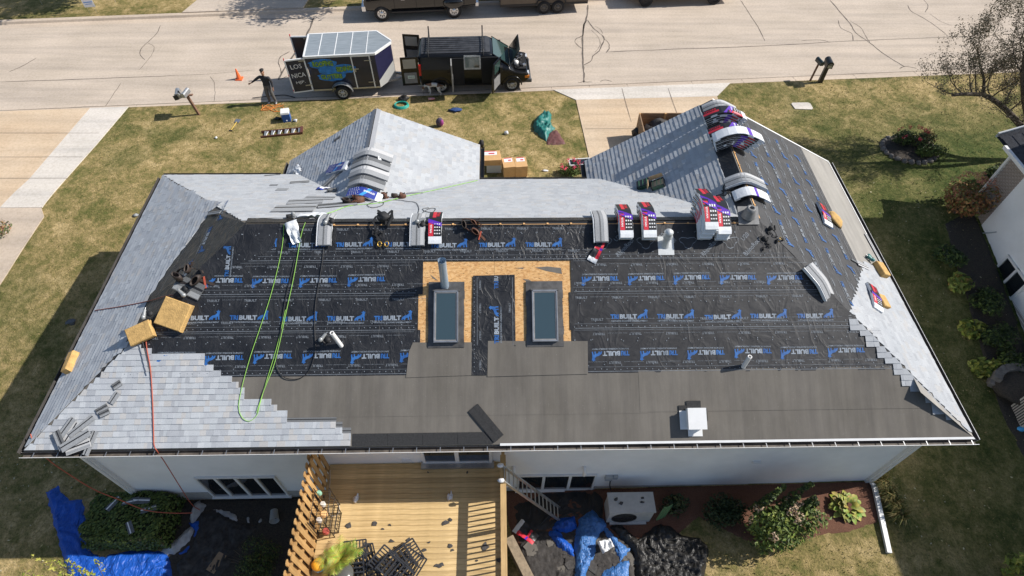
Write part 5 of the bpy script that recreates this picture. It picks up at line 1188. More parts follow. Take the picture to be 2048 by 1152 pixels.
def heap(name, label, cat, pts, m, amp=.25, freq=2.2, seed=0, res=.045, edge=.16, folds=0, base=None, group=None, lift=.015):
    poly = [tuple(base(*q)[:2]) if base else tuple(gat(*q)[:2]) for q in pts]
    cx = sum(q[0] for q in poly) / len(poly); cy = sum(q[1] for q in poly) / len(poly); cz = ground(cx, cy)
    bm = bmesh.new(); bm.faces.new([bm.verts.new((x, y, 0)) for x, y in poly])
    for ax in (0, 1):
        lo = min(q[ax] for q in poly); hi = max(q[ax] for q in poly); k = lo + res
        while k < hi:
            bmesh.ops.bisect_plane(bm, geom=bm.verts[:] + bm.edges[:] + bm.faces[:], plane_co=(k, k, 0), plane_no=((1, 0, 0), (0, 1, 0))[ax]); k += res
    off = Vector((seed * 7.3, seed * 3.1, seed))
    for v in bm.verts:
        p_ = Vector((v.co.x, v.co.y)); d_ = edge_d(p_, poly); w = min(1, d_ / edge); P_ = Vector((v.co.x * freq, v.co.y * freq, 0)) + off
        th = seed * 1.9 + 1.1 * mn.noise(P_ * .35); cs, sn = math.cos(th), math.sin(th); X_, Y_ = v.co.x * cs + v.co.y * sn, -v.co.x * sn + v.co.y * cs; wq = .5 * mn.noise(P_ * .9)
        r1 = max(0, 1 - abs(mn.noise(Vector((X_ * freq * 1.5 + wq, Y_ * freq * .45, seed)))) * 2.4) ** 1.6; th2 = th + 1.1; X2, Y2 = v.co.x * math.cos(th2) + v.co.y * math.sin(th2), -v.co.x * math.sin(th2) + v.co.y * math.cos(th2)
        r2 = max(0, 1 - abs(mn.noise(Vector((X2 * freq * 2.2 - wq, Y2 * freq * .7, seed + 4)))) * 2.6) ** 1.6
        h = amp * (.45 + .5 * mn.noise(P_ * .7) + .42 * r1 + .26 * r2); h = max(.01, h)
        v.co.x += .06 * mn.noise(P_ * 3 + Vector((0, 9, 0))) * (1 if d_ < .02 else .4) * (1 if amp > .05 else .2); v.co.y += .06 * mn.noise(P_ * 3 + Vector((9, 0, 0))) * (1 if d_ < .02 else .4) * (1 if amp > .05 else .2)
        v.co.z = ground(v.co.x, v.co.y) + lift + h * w - (.02 if d_ < 1e-4 else 0); v.co -= Vector((cx, cy, cz))
    bmesh.ops.recalc_face_normals(bm, faces=bm.faces[:])
    for f in bm.faces: f.smooth = True
    me = bpy.data.meshes.new(name); bm.to_mesh(me); bm.free(); me.materials.append(m)
    o = tag(put(name, me, None, (cx, cy, cz)), label, cat, group); rnd = random.Random(seed + 99)
    def inside(x, y):
        c = False; j = len(poly) - 1
        for i in range(len(poly)):
            (xi, yi), (xj, yj) = poly[i], poly[j]
            if (yi > y) != (yj > y) and x < (xj - xi) * (y - yi) / (yj - yi) + xi: c = not c
            j = i
        return c
    bb = [min(q[0] for q in poly), max(q[0] for q in poly), min(q[1] for q in poly), max(q[1] for q in poly)]; k = 0
    while k < folds:
        x, y = rnd.uniform(bb[0], bb[1]), rnd.uniform(bb[2], bb[3]); k += 1
        if not inside(x, y) or edge_d(Vector((x, y)), poly) < .06: continue
        a = seed * .9 + rnd.choice((0, 0, .5, 1.2)) + rnd.uniform(-.3, .3); pts = []
        for i in range(9):
            if not inside(x, y) or edge_d(Vector((x, y)), poly) < .05: break
            P_ = Vector((x * freq, y * freq, 0)) + off; pts.append((x - cx, y - cy, ground(x, y) + lift + amp * (.5 + .35 * mn.noise(P_ * .7)) * min(1, edge_d(Vector((x, y)), poly) / edge) - cz)); a += rnd.uniform(-.35, .35); x += .11 * math.cos(a); y += .11 * math.sin(a)
        if len(pts) < 4: continue
        sp = smooth_path(pts, 2); n = len(sp); r0 = rnd.uniform(.025, .06); fb = MB(); fb.tube(sp, [max(.004, r0 * math.sin(math.pi * (i + .4) / n) * (1 + .3 * mn.noise(q * 9))) for i, q in enumerate(sp)], 6); fb.build('fold', m, o)
    return o
def crease_mat(name, c1, c2, rough, strength, scale):
    m, t, b, vec = new_mat(name, rough); b.inputs['Specular IOR Level'].default_value = .4
    t.links.new(ramp(t, tnoise(t, vec, 3, 5, .65), [(.3, c1), (.7, c2)]), b.inputs['Base Color']); hs = []
    for k, (rot, st) in enumerate(((.3, (1, .3, 1)), (1.3, (1, .35, 1)), (2.2, (.9, .4, 1)))):
        n = tnoise(t, tmap(t, vec, st, (0, 0, rot)), scale * (1 + .5 * k), 2, .5, .8); hs.append(ramp(t, n, [(.38, (0, 0, 0)), (.5, (1, 1, 1)), (.62, (0, 0, 0))]))
    tbump(t, b, tmix(t, .33, tmix(t, .5, hs[0], hs[1]), hs[2]), strength, .05); return m
M_tarp = crease_mat('blue_tarp', (.01, .075, .38), (.015, .11, .52), .42, .55, 4); M_tarpl = crease_mat('blue_tarp_worn', (.04, .14, .38), (.07, .2, .48), .4, .55, 4.5)
M_silver = mat('silver_tarp', (.42, .41, .4), .5, var=.3, vs_=4, bump=.5, bs=10); M_fabric = crease_mat('black_fabric', (.014, .0135, .013), (.034, .032, .03), .48, .4, 2.6); M_debris = mat('felt_debris', (.05, .045, .042), .9, var=.4, vs_=6, bump=.8, bs=14)
heap('blue_tarp', 'long blue tarp thrown on the lawn left of the boxwood hedge', 'tarp', [(92, 985), (115, 972), (138, 1000), (165, 1000), (172, 1040), (178, 1100), (200, 1115), (250, 1102), (300, 1100), (330, 1105), (345, 1130), (347, 1175), (150, 1185), (130, 1130), (112, 1060)], M_tarp, .16, 2.4, 1, folds=80)
heap('silver_tarp', 'silver side of a tarp heaped between hedge and rubbish', 'tarp', [(320, 1105), (350, 1080), (385, 1050), (392, 1062), (380, 1085), (350, 1112)], M_silver, .18, 2.5, 2, folds=14)
heap('blue_tarp_end', 'blue tarp end peeping from under the silver tarp by the hedge', 'tarp', [(352, 1112), (382, 1085), (405, 1060), (400, 1040), (375, 1045), (388, 1064), (378, 1110)], M_tarp, .16, 2.5, 3)
heap('silver_tarp', 'silver tarp standing against the wall below the red hose', 'tarp', [(378, 1040), (388, 1008), (402, 1000), (415, 1012), (402, 1030), (385, 1055)], M_silver, .35, 2.5, 4)
heap('torn_sheeting', 'strip of torn silver sheeting under the four-pane window', 'sheeting', [(425, 1016), (455, 1020), (475, 1030), (482, 1046), (462, 1045), (440, 1030)], M_silver, .12, 3, 5)
heap('torn_sheeting', 'small piece of torn silver sheeting right of the longer strip', 'sheeting', [(490, 1030), (503, 1035), (500, 1048), (492, 1048)], M_silver, .1, 3, 6)
heap('torn_sheeting', 'lone scrap of silver sheeting below the four-pane window, nearest the fence', 'sheeting', [(514, 1046), (522, 1034), (526, 1045), (518, 1050)], M_silver, .1, 3, 7)
heap('debris_pile', 'dark heap of torn off shingles and felt under the four-pane window', 'rubbish', [(400, 1030), (425, 1020), (470, 1040), (520, 1055), (480, 1090), (460, 1130), (430, 1175), (360, 1175), (352, 1130), (385, 1095)], M_debris, .16, 3.2, 8)
q = gat(551, 1035); t = thing('paint_bucket', 'grey bucket tipped over by the privacy fence', 'bucket', Matrix.Translation(q + Vector((0, 0, .13))) @ Matrix.Rotation(1.3, 4, 'X') @ Matrix.Rotation(.3, 4, 'Y')); b = MB(); b.lathe([(.11, -.2), (.14, .15), (.15, .17), (.13, .17), (.1, -.15), (0, -.15)], 16); b.build('pail', mat('pail_grey', (.4, .4, .38), .5), t)
q = gat(437, 1128); b = MB(); b.box((0, 0, .16), (.28, .55, .015), Matrix.Rotation(-.45, 3, 'Z')); tag(b.build('plywood_offcut', mat('plywood', (.3, .2, .12), .8, var=.15), None, q), 'tan plywood offcut lying on the dark rubbish', 'board')
heap('blue_tarp', 'dark blue tarp bunch in shade at the foot of the ladder', 'tarp', [(1100, 1062), (1112, 1036), (1150, 1032), (1156, 1058), (1132, 1070)], M_tarp, .2, 2.5, 9, folds=14)
heap('blue_tarp', 'bright blue tarp tail left of the torn felt, below the shaded bunch', 'tarp', [(1095, 1068), (1108, 1058), (1128, 1078), (1148, 1098), (1149, 1116), (1115, 1098)], M_tarp, .16, 3, 10, folds=20, lift=.09)
heap('blue_tarp', 'largest worn blue tarp spread in front of the air conditioner', 'tarp', [(1160, 1035), (1186, 1022), (1214, 1052), (1204, 1066), (1192, 1085), (1190, 1110), (1172, 1152), (1168, 1175), (1150, 1175), (1149, 1080), (1152, 1058)], M_tarpl, .17, 2.6, 11, folds=45, lift=.09)
heap('blue_tarp', 'worn blue tarp arm reaching right towards the black fabric', 'tarp', [(1206, 1056), (1222, 1064), (1238, 1084), (1260, 1100), (1242, 1122), (1230, 1110), (1226, 1092), (1212, 1074)], M_tarpl, .12, 3.2, 12, folds=25, lift=.1)
heap('blue_tarp', 'worn blue tarp corner at the bottom edge below the torn felt', 'tarp', [(1192, 1160), (1208, 1142), (1230, 1130), (1258, 1122), (1256, 1170)], M_tarpl, .1, 3, 13, folds=14, lift=.1)
heap('black_fabric', 'large crumpled heap of black landscape fabric right of the blue tarps', 'fabric', [(1215, 1052), (1245, 1050), (1275, 1078), (1300, 1058), (1315, 1048), (1340, 1052), (1360, 1070), (1400, 1075), (1418, 1100), (1412, 1135), (1405, 1175), (1270, 1175), (1268, 1130), (1262, 1100), (1240, 1078)], M_fabric, .26, 1.5, 14, folds=90)
heap('black_sheet', 'flat black sheet in the shade under the ladder', 'fabric', [(1026, 1012), (1050, 1000), (1090, 985), (1150, 979), (1195, 982), (1208, 1000), (1210, 1045), (1165, 1042), (1130, 1058), (1060, 1066), (1030, 1060)], M_fabric, .06, 2, 15, folds=25)
heap('debris_pile', 'dark bed of crushed shingles and felt crumbs between the deck and the blue tarps', 'rubbish', [(1030, 1062), (1060, 1055), (1100, 1062), (1150, 1060), (1215, 1060), (1262, 1090), (1275, 1180), (1060, 1180)], M_debris, .09, 3.4, 31)
for k in range(30):
    rnd = random.Random(k + 300); px = rnd.uniform(1040, 1262); py = rnd.uniform(1078, 1152)
    if px < 1040 + (py - 1060) * .5: continue
    flake(px, py, rnd.uniform(.08, .34), 0, 'torn piece of grey roofing felt in the rubbish heap beside the deck', 'felt scrap', (M_flake, M_flake, M_debris, M_felt)[rnd.randint(0, 3)], k + 200, fn=gat, grp='torn felt beside the deck', up=.05 + .0012 * k)
for k, (x, y, s_) in enumerate(((.4, .35, .3), (-.4, .28, .28), (.35, -.42, .26), (.08, .35, .3), (-.75, -.35, .25), (-.95, .3, .22), (.7, .1, .26))):
    q = gat(278, 1065); z_ = 1.06 if k not in (4, 5) else .6
    b = MB(); b.box((0, 0, 0), (s_ * 1.6, s_ * .6, .012)); b.box((0, .02, .009), (s_ * 1.55, s_ * .12, .006), mi=1)
    p_ = (Vector((q.x - .05 + x, q.y + .25 + y, q.z + 1.06)) if k not in (4, 5) else gat((190, 186)[k - 4], (1008, 1040)[k - 4]) + Vector((0, 0, .02)))
    tag(b.build('shingle_offcut', [mat('offcut_grey', (.12, .13, .14), .95, var=.3, vs_=40), M_paper], None, p_), ('%s grey shingle offcut lying on the boxwood hedge' % {0: 'upper right', 1: 'upper left', 2: 'sunlit front', 3: 'upper middle', 6: 'rightmost'}.get(k, '')) if k not in (4, 5) else ('shingle offcut on the grass left of the hedge top', 'dark shingle offcut on the grass left of the hedge')[k - 4], 'shingle', 'shingle offcuts on the hedge' if k not in (4, 5) else None)
    o = [x for x in C.objects if x.name.startswith('shingle_offcut')][-1]; o.rotation_euler = (.15, .1, k * 1.1)
# concrete-topped stair flank beside the deck
t = thing('retaining_beam', 'weathered thick timber beam slanting away below the deck railing', 'beam', Vector((12.1, -1.6, ground(12.1, -1.6)))); b = MB(); g0 = Vector((12.1, -1.6, ground(12.1, -1.6))); pa, pb = at(1018, 1075, -.75), at(1068, 1175, -.75); b.bar(pa - g0, pb - g0, .26, .12); b.build('cap', mat('weathered_wood', (.28, .22, .15), .9, var=.25, vs_=8, bump=.4, bs=30), t)
for k in range(4): b = MB(); b.bar(pa - g0 + Vector((0, 0, -.16 - .14 * k)), pb - g0 + Vector((0, 0, -.16 - .14 * k)), .2, .12); b.build('timber', mat('old_timber', (.15, .11, .07), .9, var=.3, vs_=8), t)
# ---------------------------------------------------------------- things lying on the roof
M_wrap = mat('white_wrapper', (.76, .78, .8), .35, var=.06, vs_=4, bump=.5, bs=9); M_wblack = mat('black_print', (.02, .02, .022), .4); M_wred = mat('red_print', (.6, .03, .05), .4, var=.1)
M_wwhite = mat('white_print', (.8, .8, .8), .4); M_purple = mat('purple_band', (.11, .03, .42), .4); M_wblue = mat('blue_print', (.03, .05, .28), .4); M_wsky = mat('sky_blue_print', (.05, .3, .7), .4)
M_sgrey = mat('shingle_grey', (.3, .31, .32), .95, var=.2, vs_=45); M_sdark = mat('shingle_dark', (.13, .135, .14), .95, var=.25, vs_=45); M_slight = mat('shingle_light', (.5, .5, .5), .95, var=.12, vs_=45)
def ridge_profile(sl, sr, c=0):                            # height of a bent load at signed distance x across a ridge
    def f(x):
        x = x + c; r = .13; s_ = sl if x < 0 else sr; return -s_ * (math.sqrt(x * x + r * r) - r)
    return f
flat = lambda x: 0
class Bend:                                                # a strip bent along local x; w is the cross direction y
    def __init__(s, f, L, W_, n=14): s.f = f; s.L = L; s.W = W_; s.n = n
    def p(s, x, y, h):
        e_ = .01; t = Vector((1, 0, (s.f(x + e_) - s.f(x - e_)) / (2 * e_))).normalized(); nn = Vector((-t.z, 0, t.x)); return Vector((x, y, s.f(x))) + nn * h
    def slab(s, mb, x0, x1, y0, y1, h0, h1, mi=0, jit=0, seed=0):
        n = max(2, int(s.n * (x1 - x0) / s.L)); vs = []
        for i in range(n + 1):
            x = x0 + (x1 - x0) * i / n; j = jit * mn.noise(Vector((x * 6, seed, 0))); e_ = .012 if (jit and i in (0, n)) else 0
            vs += [s.p(x, y0 + j, h0), s.p(x, y1 + j, h0), s.p(x, y1 + j, h1 - e_), s.p(x, y0 + j, h1 - e_)]
        fs = [(4 * i + k, 4 * i + (k + 1) % 4, 4 * i + 4 + (k + 1) % 4, 4 * i + 4 + k) for i in range(n) for k in range(4)] + [(3, 2, 1, 0), (4 * n, 4 * n + 1, 4 * n + 2, 4 * n + 3)]
        mb.add(vs, fs, mi)
    def text(s, mb, txt, cx, cy, w, h, rot, hh, mi=0): fit_text(mb, txt, cx, cy, w, h, rot, lambda x, y: s.p(x, y, hh), mi, .03)
T = .078; LB, WB = .98, .34
def bundle(label, mw, f, k, top=True, flip=False, grp='wrapped shingle bundles', style='red', seed=0, sides=False):
    """one wrapped bundle; k = its place in the stack"""
    rnd = random.Random(seed); t = thing('shingle_bundle', label, 'shingle bundle', mw @ Matrix.Translation((0, 0, 0)), grp)
    c = rnd.uniform(-.02, .02); g = lambda x: f(x + c); B_ = Bend(g, LB, WB); h0, h1 = k * T + .005, (k + 1) * T; s_ = -1 if flip else 1
    X = lambda a: s_ * a
    def sl(mb, a, b_, y0, y1, d0, d1, **kw): x0, x1 = sorted((X(a), X(b_))); yy0, yy1 = sorted((s_ * y0, s_ * y1)); B_.slab(mb, x0, x1, yy0, yy1, d0, d1, **kw)
    b = MB(); B_.slab(b, -LB / 2, LB / 2, -WB / 2, WB / 2, h0 + .004, h1 - .004 * (not top), jit=.02, seed=seed); b.build('wrapper', M_wrap, t)
    hl_, ht = -LB / 2 + (.0 if style != 'red' else .02), LB / 2 - .17
    if style == 'white':
        b = MB(); sl(b, .02, .1, -WB / 2 - .003, WB / 2 + .003, h0 - .002, h1 + .004); b.build('strap', M_purple, t)
        b = MB(); sl(b, -.35, .3, -WB / 2 - .004, -WB / 2 + .004, h0, h1 - .02); sl(b, -.35, .3, WB / 2 - .004, WB / 2 + .004, h0, h1 - .02); b.build('side_print', M_wblack, t); return t
    if not top and not sides:
        b = MB(); sl(b, hl_, -.12, -WB / 2 - .003, WB / 2 + .003, h0 + .015, h1 - .015); b.build('printed_panel', M_wblack, t); b = MB(); sl(b, -.12, .1, -WB / 2 - .003, -WB / 2 + .1, h0 + .012, h1 - .012); b.build('red_panel', M_wred, t); return t
    b = MB(); sl(b, hl_, ht, -WB / 2 - (.003 if sides else -.003), WB / 2 + (.003 if sides else -.003), h1 - .03 if not sides else h0 + .014, h1 + (.003 if top else -.012)); b.build('printed_panel', M_wblack if style == 'red' else M_wblue, t)
    if sides and not top: b = MB(); sl(b, -.06, .04, -WB / 2 - .006, WB / 2 + .006, h0 + .01, h1 - .01); b.build('band', M_purple, t)
    if style == 'red' and sides:
        b = MB(); sl(b, .06, .24, -WB / 2 - .005, WB / 2 + .005, h0 + .03, h1 - .01); b.build('side_red_print', M_wred, t)
    if style == 'red' and top:
        b = MB(); sl(b, -.02, ht, -WB / 2 + .005, -WB / 2 + .13, h1 - .02, h1 + .006); b.build('red_panel', M_wred, t); b = MB(); sl(b, hl_, -.14, -.07, .02, h1 - .02, h1 + .006); b.build('red_panel', M_wred, t)
    if top:
        b = MB(); d = .09; B2 = B_
        n = 8; vs = []
        for i in range(n + 1):
            y = -WB / 2 - .006 + (WB + .012) * i / n; x = -.1 + .1 * (i / n) * (1 if style == 'red' else 1.8); vs += [B_.p(X(x), s_ * y, h1 + .009), B_.p(X(x + d), s_ * y, h1 + .009)]
        b.add(vs, [(2 * i, 2 * i + 2, 2 * i + 3, 2 * i + 1) if s_ > 0 else (2 * i, 2 * i + 1, 2 * i + 3, 2 * i + 2) for i in range(n)]); b.build('band', M_purple if style == 'red' else M_wsky, t)
        b = MB()
        if style == 'red':
            bt = MB(); B_.text(bt, 'TITAN', X(-.31), s_ * .07, .26, .08, 0 if s_ > 0 else math.pi, h1 + .011, 0); bt.build('red_lettering', M_wred, t); B_.text(b, 'TITAN', X(.14), s_ * -.105, .2, .05, 0 if s_ > 0 else math.pi, h1 + .0095, 0)
            for i in range(4):
                for j in range(3): x, y = .03 + i * .075, .0 + j * .06; b.quad(*[B_.p(X(x + dx), s_ * (y + dy), h1 + .0075) for dx, dy in ((-.014, -.018), (.014, -.018), (.014, .018), (-.014, .018))], 0)
        else:
            B_.text(b, 'SHINGLES', X(.12), s_ * .03, .3, .07, 0 if s_ > 0 else math.pi, h1 + .011, 0)
            for i in range(5):
                for j in range(5): x, y = -.42 + i * .06 + .03 * (j % 2), -.14 + j * .065; b.add([B_.p(X(x + .014 * math.cos(q * 1.2566)), s_ * (y + .014 * math.sin(q * 1.2566)), h1 + .0075) for q in range(5)], [(0, 1, 2, 3, 4)], 0)
        stuff(b.build('lettering', M_wwhite, t))
    return t
def axes(o, a, w):                                         # local x = a (across the ridge), y = w
    a, w = Vector(a), Vector(w); z = a.cross(w); m_ = Matrix((a, w, z)).transposed().to_4x4(); m_.translation = Vector(o); return m_
fm = ridge_profile(S, S); ZR = E0 + RID + .045
ORD = ('first', 'second', 'third', 'fourth', 'fifth', 'sixth')
def main_stack(x, n, c, names, flip0=0, st='red', shift=.0, grp=None):
    for k in range(n):
        mw = axes((x + random.uniform(-.012, .012) + shift * k, 5 - c + random.uniform(-.015, .015) + .03 * (k if n > 4 else 0), ZR), (0, -1, 0), (1, 0, 0))
        f = ridge_profile(S, S, c); top = k == n - 1
        bundle(names[0] if top else names[1].replace('lower bundle', ORD[k] + ' bundle from the bottom'), mw, f, k, top, False, names[2], st, int(x * 10) + k)
main_stack(9.93, 1, .1, ('lone shingle bundle with red lettering on the ridge, beside the brown tool belt', '', None))
main_stack(14.9, 3, .02, ('top bundle of the leftmost stack on the main ridge, left of the pipe flashing', 'lower bundle in the leftmost ridge stack, left of the pipe flashing', 'leftmost ridge stack'))
main_stack(15.5, 4, .02, ('top bundle of the stack just left of the white pipe flashing', 'lower bundle in the stack just left of the white pipe flashing', 'second ridge stack'))
main_stack(16.98, 7, .03, ('top bundle of the tallest stack on the main ridge', 'lower bundle in the tallest stack on the main ridge', 'tallest ridge stack'), shift=.012)
main_stack(17.42, 5, .05, ('top bundle of the rightmost stack on the main ridge', 'lower bundle in the rightmost stack on the main ridge', 'rightmost ridge stack'))
SGL = (GRZ - GZ) / (GR - GX); fg = ridge_profile(SGL, S); ZG = E0 + RID + .04
def garage_stack(y, n, cx, names, st='red', lean=.0):
    for k in range(n):
        top = k == n - 1; mw = axes((GR + cx + .012 * k * (1 if n > 5 else .3), y + lean * k, ZG), (1, 0, 0), (0, 1, 0))
        bundle(names[0] if top else names[1].replace('lower bundle', ORD[k] + ' bundle from the bottom'), mw, ridge_profile(SGL, S, cx), k, top, False, names[2], st if top else 'red', int(y * 10) + k, True)
garage_stack(9.35, 5, .08, ('top bundle with flag print of the far stack on the garage ridge', 'lower bundle of the far stack on the garage ridge', 'far garage stack'))
garage_stack(8.62, 4, .06, ('red-topped bundle half hidden behind the tallest garage stack', 'lower bundle of the half-hidden garage stack', 'half-hidden garage stack'))
garage_stack(8.2, 7, .1, ('plain white bundle on top of the tallest stack on the garage ridge', 'lower bundle of the tallest stack on the garage ridge', 'tallest garage stack'), 'white', -.012)
garage_stack(6.05, 1, .12, ('plain white wrapped bundle on the garage ridge next to the opened grey one', '', None), 'white')
def opened(label, mw, f, n=5, wrap=True, L=.98, seed=0, name='opened_bundle', ribs=True):
    t = thing(name, label, 'shingle bundle', mw); B_ = Bend(f, L, WB); rnd = random.Random(seed)
    if wrap: b = MB(); B_.slab(b, -L / 2 - .01, L / 2 + .01, -WB / 2 - .03, WB / 2 + .0, .004, .02, jit=.02); B_.slab(b, -L / 2 - .02, L / 2 + .02, -WB / 2 - .045, -WB / 2 - .03, .01, .02 + .013 * n); b.build('wrapper', M_wrap, t)
    for k in range(n):
        b = MB(); d = rnd.uniform(-.015, .015); B_.slab(b, -L / 2 + d, L / 2 + d, -WB / 2, WB / 2, .02 + k * .012, .031 + k * .012, 0); 
        if k == n - 1 and not ribs: B_.slab(b, -L / 2 + d + .005, L / 2 + d - .005, .02, .165, .02 + k * .012, .0335 + k * .012, 1 if seed % 2 else 2)
        if k == n - 1 and ribs: B_.slab(b, -L / 2 + d + .005, L / 2 + d - .005, -.05, -.015, .02 + k * .012, .034 + k * .012, 1); B_.slab(b, -L / 2 + d + .005, L / 2 + d - .005, .06, .15, .02 + k * .012, .0335 + k * .012, 2)
        b.build('shingle', [M_sgrey, M_sdark, M_slight], t)
    return t
opened('opened grey shingle bundle at the far end of the garage ridge', axes((GR + .08, 9.85, ZG + .14), (1, 0, 0), (0, 1, 0)), ridge_profile(SGL, S, .08), 9)
opened('opened grey shingles draped over the garage ridge near the black harness', axes((GR + .1, 6.62, ZG), (1, .0, 0), (0, 1, 0)), ridge_profile(SGL, S, .1), 6, L=1.1)
opened('opened grey shingles on the ridge left of the bundle stacks, wrapper peeled back', axes((14.28, 4.93, ZR), (0, -1, 0), (1, 0, 0)), ridge_profile(S, S, .07), 6)
opened('grey shingle strip on the ridge under the nail gun, left part of the roof', axes((7.1, 4.9, ZR), (0, -1, 0), (1, 0, 0)), ridge_profile(S, S, .1), 3)
opened('grey shingles lying under the lone ridge bundle beside a nail gun', axes((9.5, 4.88, ZR), (0, -1, 0), (1, 0, 0)), ridge_profile(S, S, .12), 3)
u, v = FR.uv(1636, 580); hp = Vector((W - 3.55, 3.55, E0 + S * 3.55 + .03))
opened('half-unwrapped shingle bundle bent over the right hip', axes(hp, Vector((1, 1, 0)).normalized() * -1, Vector((1, -1, -S)).normalized()) @ Matrix.Rotation(R(82), 4, 'Z'), ridge_profile(.05, .35, 0), 6, L=.95)
# bundles and pads on the right slope
M_foam = mat('foam_pad', (.54, .34, .125), .95, var=.22, vs_=7, bump=.6, bs=30)
def pad(label, fr, px, py, rot, sz=(.55, .42, .13), tilt=0, n=.02, grp=None):
    u, v = fr.uv(px, py); o = None; b = MB(); hx, hy, hz = sz[0] / 2, sz[1] / 2, sz[2]; e_ = .02
    pr = [(hx, 0), (hx, hz - e_), (hx - e_, hz)]
    vs = []
    for x, y, z in ((hx, hy, 0), (hx, hy, hz - e_), (hx - e_, hy - e_, hz)): vs += [(-x, -y, z), (x, -y, z), (x, y, z), (-x, y, z)]
    fs = [(3, 2, 1, 0), (8, 9, 10, 11)] + [(4 * r_ + i, 4 * r_ + (i + 1) % 4, 4 * r_ + 4 + (i + 1) % 4, 4 * r_ + 4 + i) for r_ in (0, 1) for i in range(4)]
    vs = [Vector(q) + Vector((.012 * mn.noise(Vector(q) * 9 + Vector((px, 0, 0))), .012 * mn.noise(Vector(q) * 9 + Vector((0, py, 0))), 0)) for q in vs]
    b.add(vs, fs); o = b.build('foam_pad', M_foam, None); o.matrix_world = fr.mat(u, v, n, rot) @ Matrix.Rotation(tilt, 4, 'Y'); return tag(o, label, 'foam pad', grp)
pad('largest square yellow foam pad, on the black underlayment left of the hoses', FR, 353, 630, R(-20), (.72, .72, .16), 0, .03)
pad('tan foam pad with a hose across it at the top of the new shingles', FR, 287, 667, R(25), (.62, .45, .14), .0, .06)
pad('narrow yellow foam pad standing on the left slope at the gutter', LF, 148, 728, R(8), (.62, .2, .18), 0, .02)
pad('foam pad at the right gutter with a nail gun against it', RF, 1757, 543, R(100), (.34, .5, .16), 0, .03)
pad('foam pad under the torn shingle bundle on the right slope', RF, 1762, 605, R(95), (.3, .42, .1), 0, .03)
u, v = RF.uv(1668, 440); b = MB(); b.blob((0, 0, .05), (.34, .26, .1), 12, .35, seed=4); o = b.build('foam_cushion', M_foam); o.matrix_world = RF.mat(u, v, .0, .4); tag(o, 'lumpy tan foam cushion sticking out from under the bundle on the right slope', 'foam pad')
def rb_(label, px, py, rot, L=.62, n=.05): u, v = RF.uv(px, py); return bundle(label, RF.mat(u, v, n, rot), lambda x: .0 - .15 * x * x, 0, True, False, None, 'red', px)
rb_('shingle bundle lying on the foam cushion high on the right slope', 1645, 432, R(172)); rb_('torn shingle bundle lying on the new shingles of the right slope', 1745, 597, R(165))
# wrapper scraps with flag print
def scrap(label, fr, px, py, sz, rot, mats, seed=0, n=.03, amp=.05, name='wrapper_scrap'):
    u, v = fr.uv(px, py); b = MB(); nx_ = 10
    def fn(a, c): x, y = (a - .5) * sz[0], (c - .5) * sz[1] * (1 - .3 * a); return Vector((x, y, .01 + amp * (1 - abs(mn.noise(Vector((x * 6, y * 8, seed)))) * 2.2) * (1 if 0 < a < 1 else .4)))
    b.grid(fn, nx_, 6)
    for i, f in enumerate(b.f): ix = i % nx_; iy = i // nx_; b.mi[i] = (0 if ix < 2 else (1 + (1 if iy < 2 else 0) + (1 if (ix == 6 and len(mats) > 3) else 0)) % len(mats)) if len(mats) > 1 else 0
    o = b.build(name, mats); o.matrix_world = fr.mat(u, v, n, rot); return tag(o, label, 'wrapper')
scrap('peeled red and black wrapper scrap on the underlayment below the opened bundle', FR, 1193, 504, (.62, .26), R(60), [M_wrap, M_wblack, M_wred, M_purple], 1)
scrap('long white wrapper curling down the front slope beside the green hoses', FR, 590, 466, (.62, .34), R(-70), [M_wrap], 2, .06, .1); 
scrap('white wrapper part lying over the ridge by the green hose', BK, 625, 436, (.75, .3), R(188), [M_wrap], 3, .06, .06)
scrap('crumpled white wrapper in the left valley of the street gable', AL, 598, 342, (.5, .3), R(30), [M_wrap], 4, .02, .12); scrap('small white wrapper caught on the right side of the gable ridge', AR, 757, 325, (.34, .12), R(10), [M_wrap], 5, .09, .06)
scrap('blue and white wrapper scrap on the pale street slope', BK, 650, 380, (.5, .22), R(190), [M_wblue, M_wwhite], 6, .03, .06); scrap('dark grey crumpled wrapper next to the blue scrap on the street slope', BK, 672, 385, (.55, .22), R(200), [M_sdark], 7, .04, .12)
# stacks of sheets draped over the gable ridge
SA, SB = (AZC - AZL) / (AXC - AXL), (AZC - AZR) / (AXR - AXC)
for k, (y, n_, L, lab) in enumerate(((8.95, 3, 1.2, 'farthest'), (8.45, 4, 1.15, 'second'), (7.98, 5, 1.15, 'third'), (7.52, 4, 1.05, 'nearest'))):
    opened('%s of four grey shingle packs draped over the street gable ridge' % lab, axes((AXC + .15, y, E0 + AZC + .03 + .03 * k), Vector((1, .0, 0)), (0, 1, 0)) @ Matrix.Rotation(R(-6), 4, 'Z'), ridge_profile(SA, SB, .1), n_, False, L, k, 'shingle_pack', False)
mw = axes((AXC + .15, 7.05, E0 + AZC + .06), (1, -.0, 0), (0, 1, 0)) @ Matrix.Rotation(R(-10), 4, 'Z'); bundle('blue and white starred bundle at the lower end of the street gable ridge', mw, ridge_profile(SA * .7, SB, .1), 0, True, False, None, 'blue', 5)
u, v = AL.uv(678, 338); bundle('blue starred bundle leaning on the left side of the street gable', AL.mat(u, v, .02, R(70)), flat, 0, True, False, None, 'blue', 6)
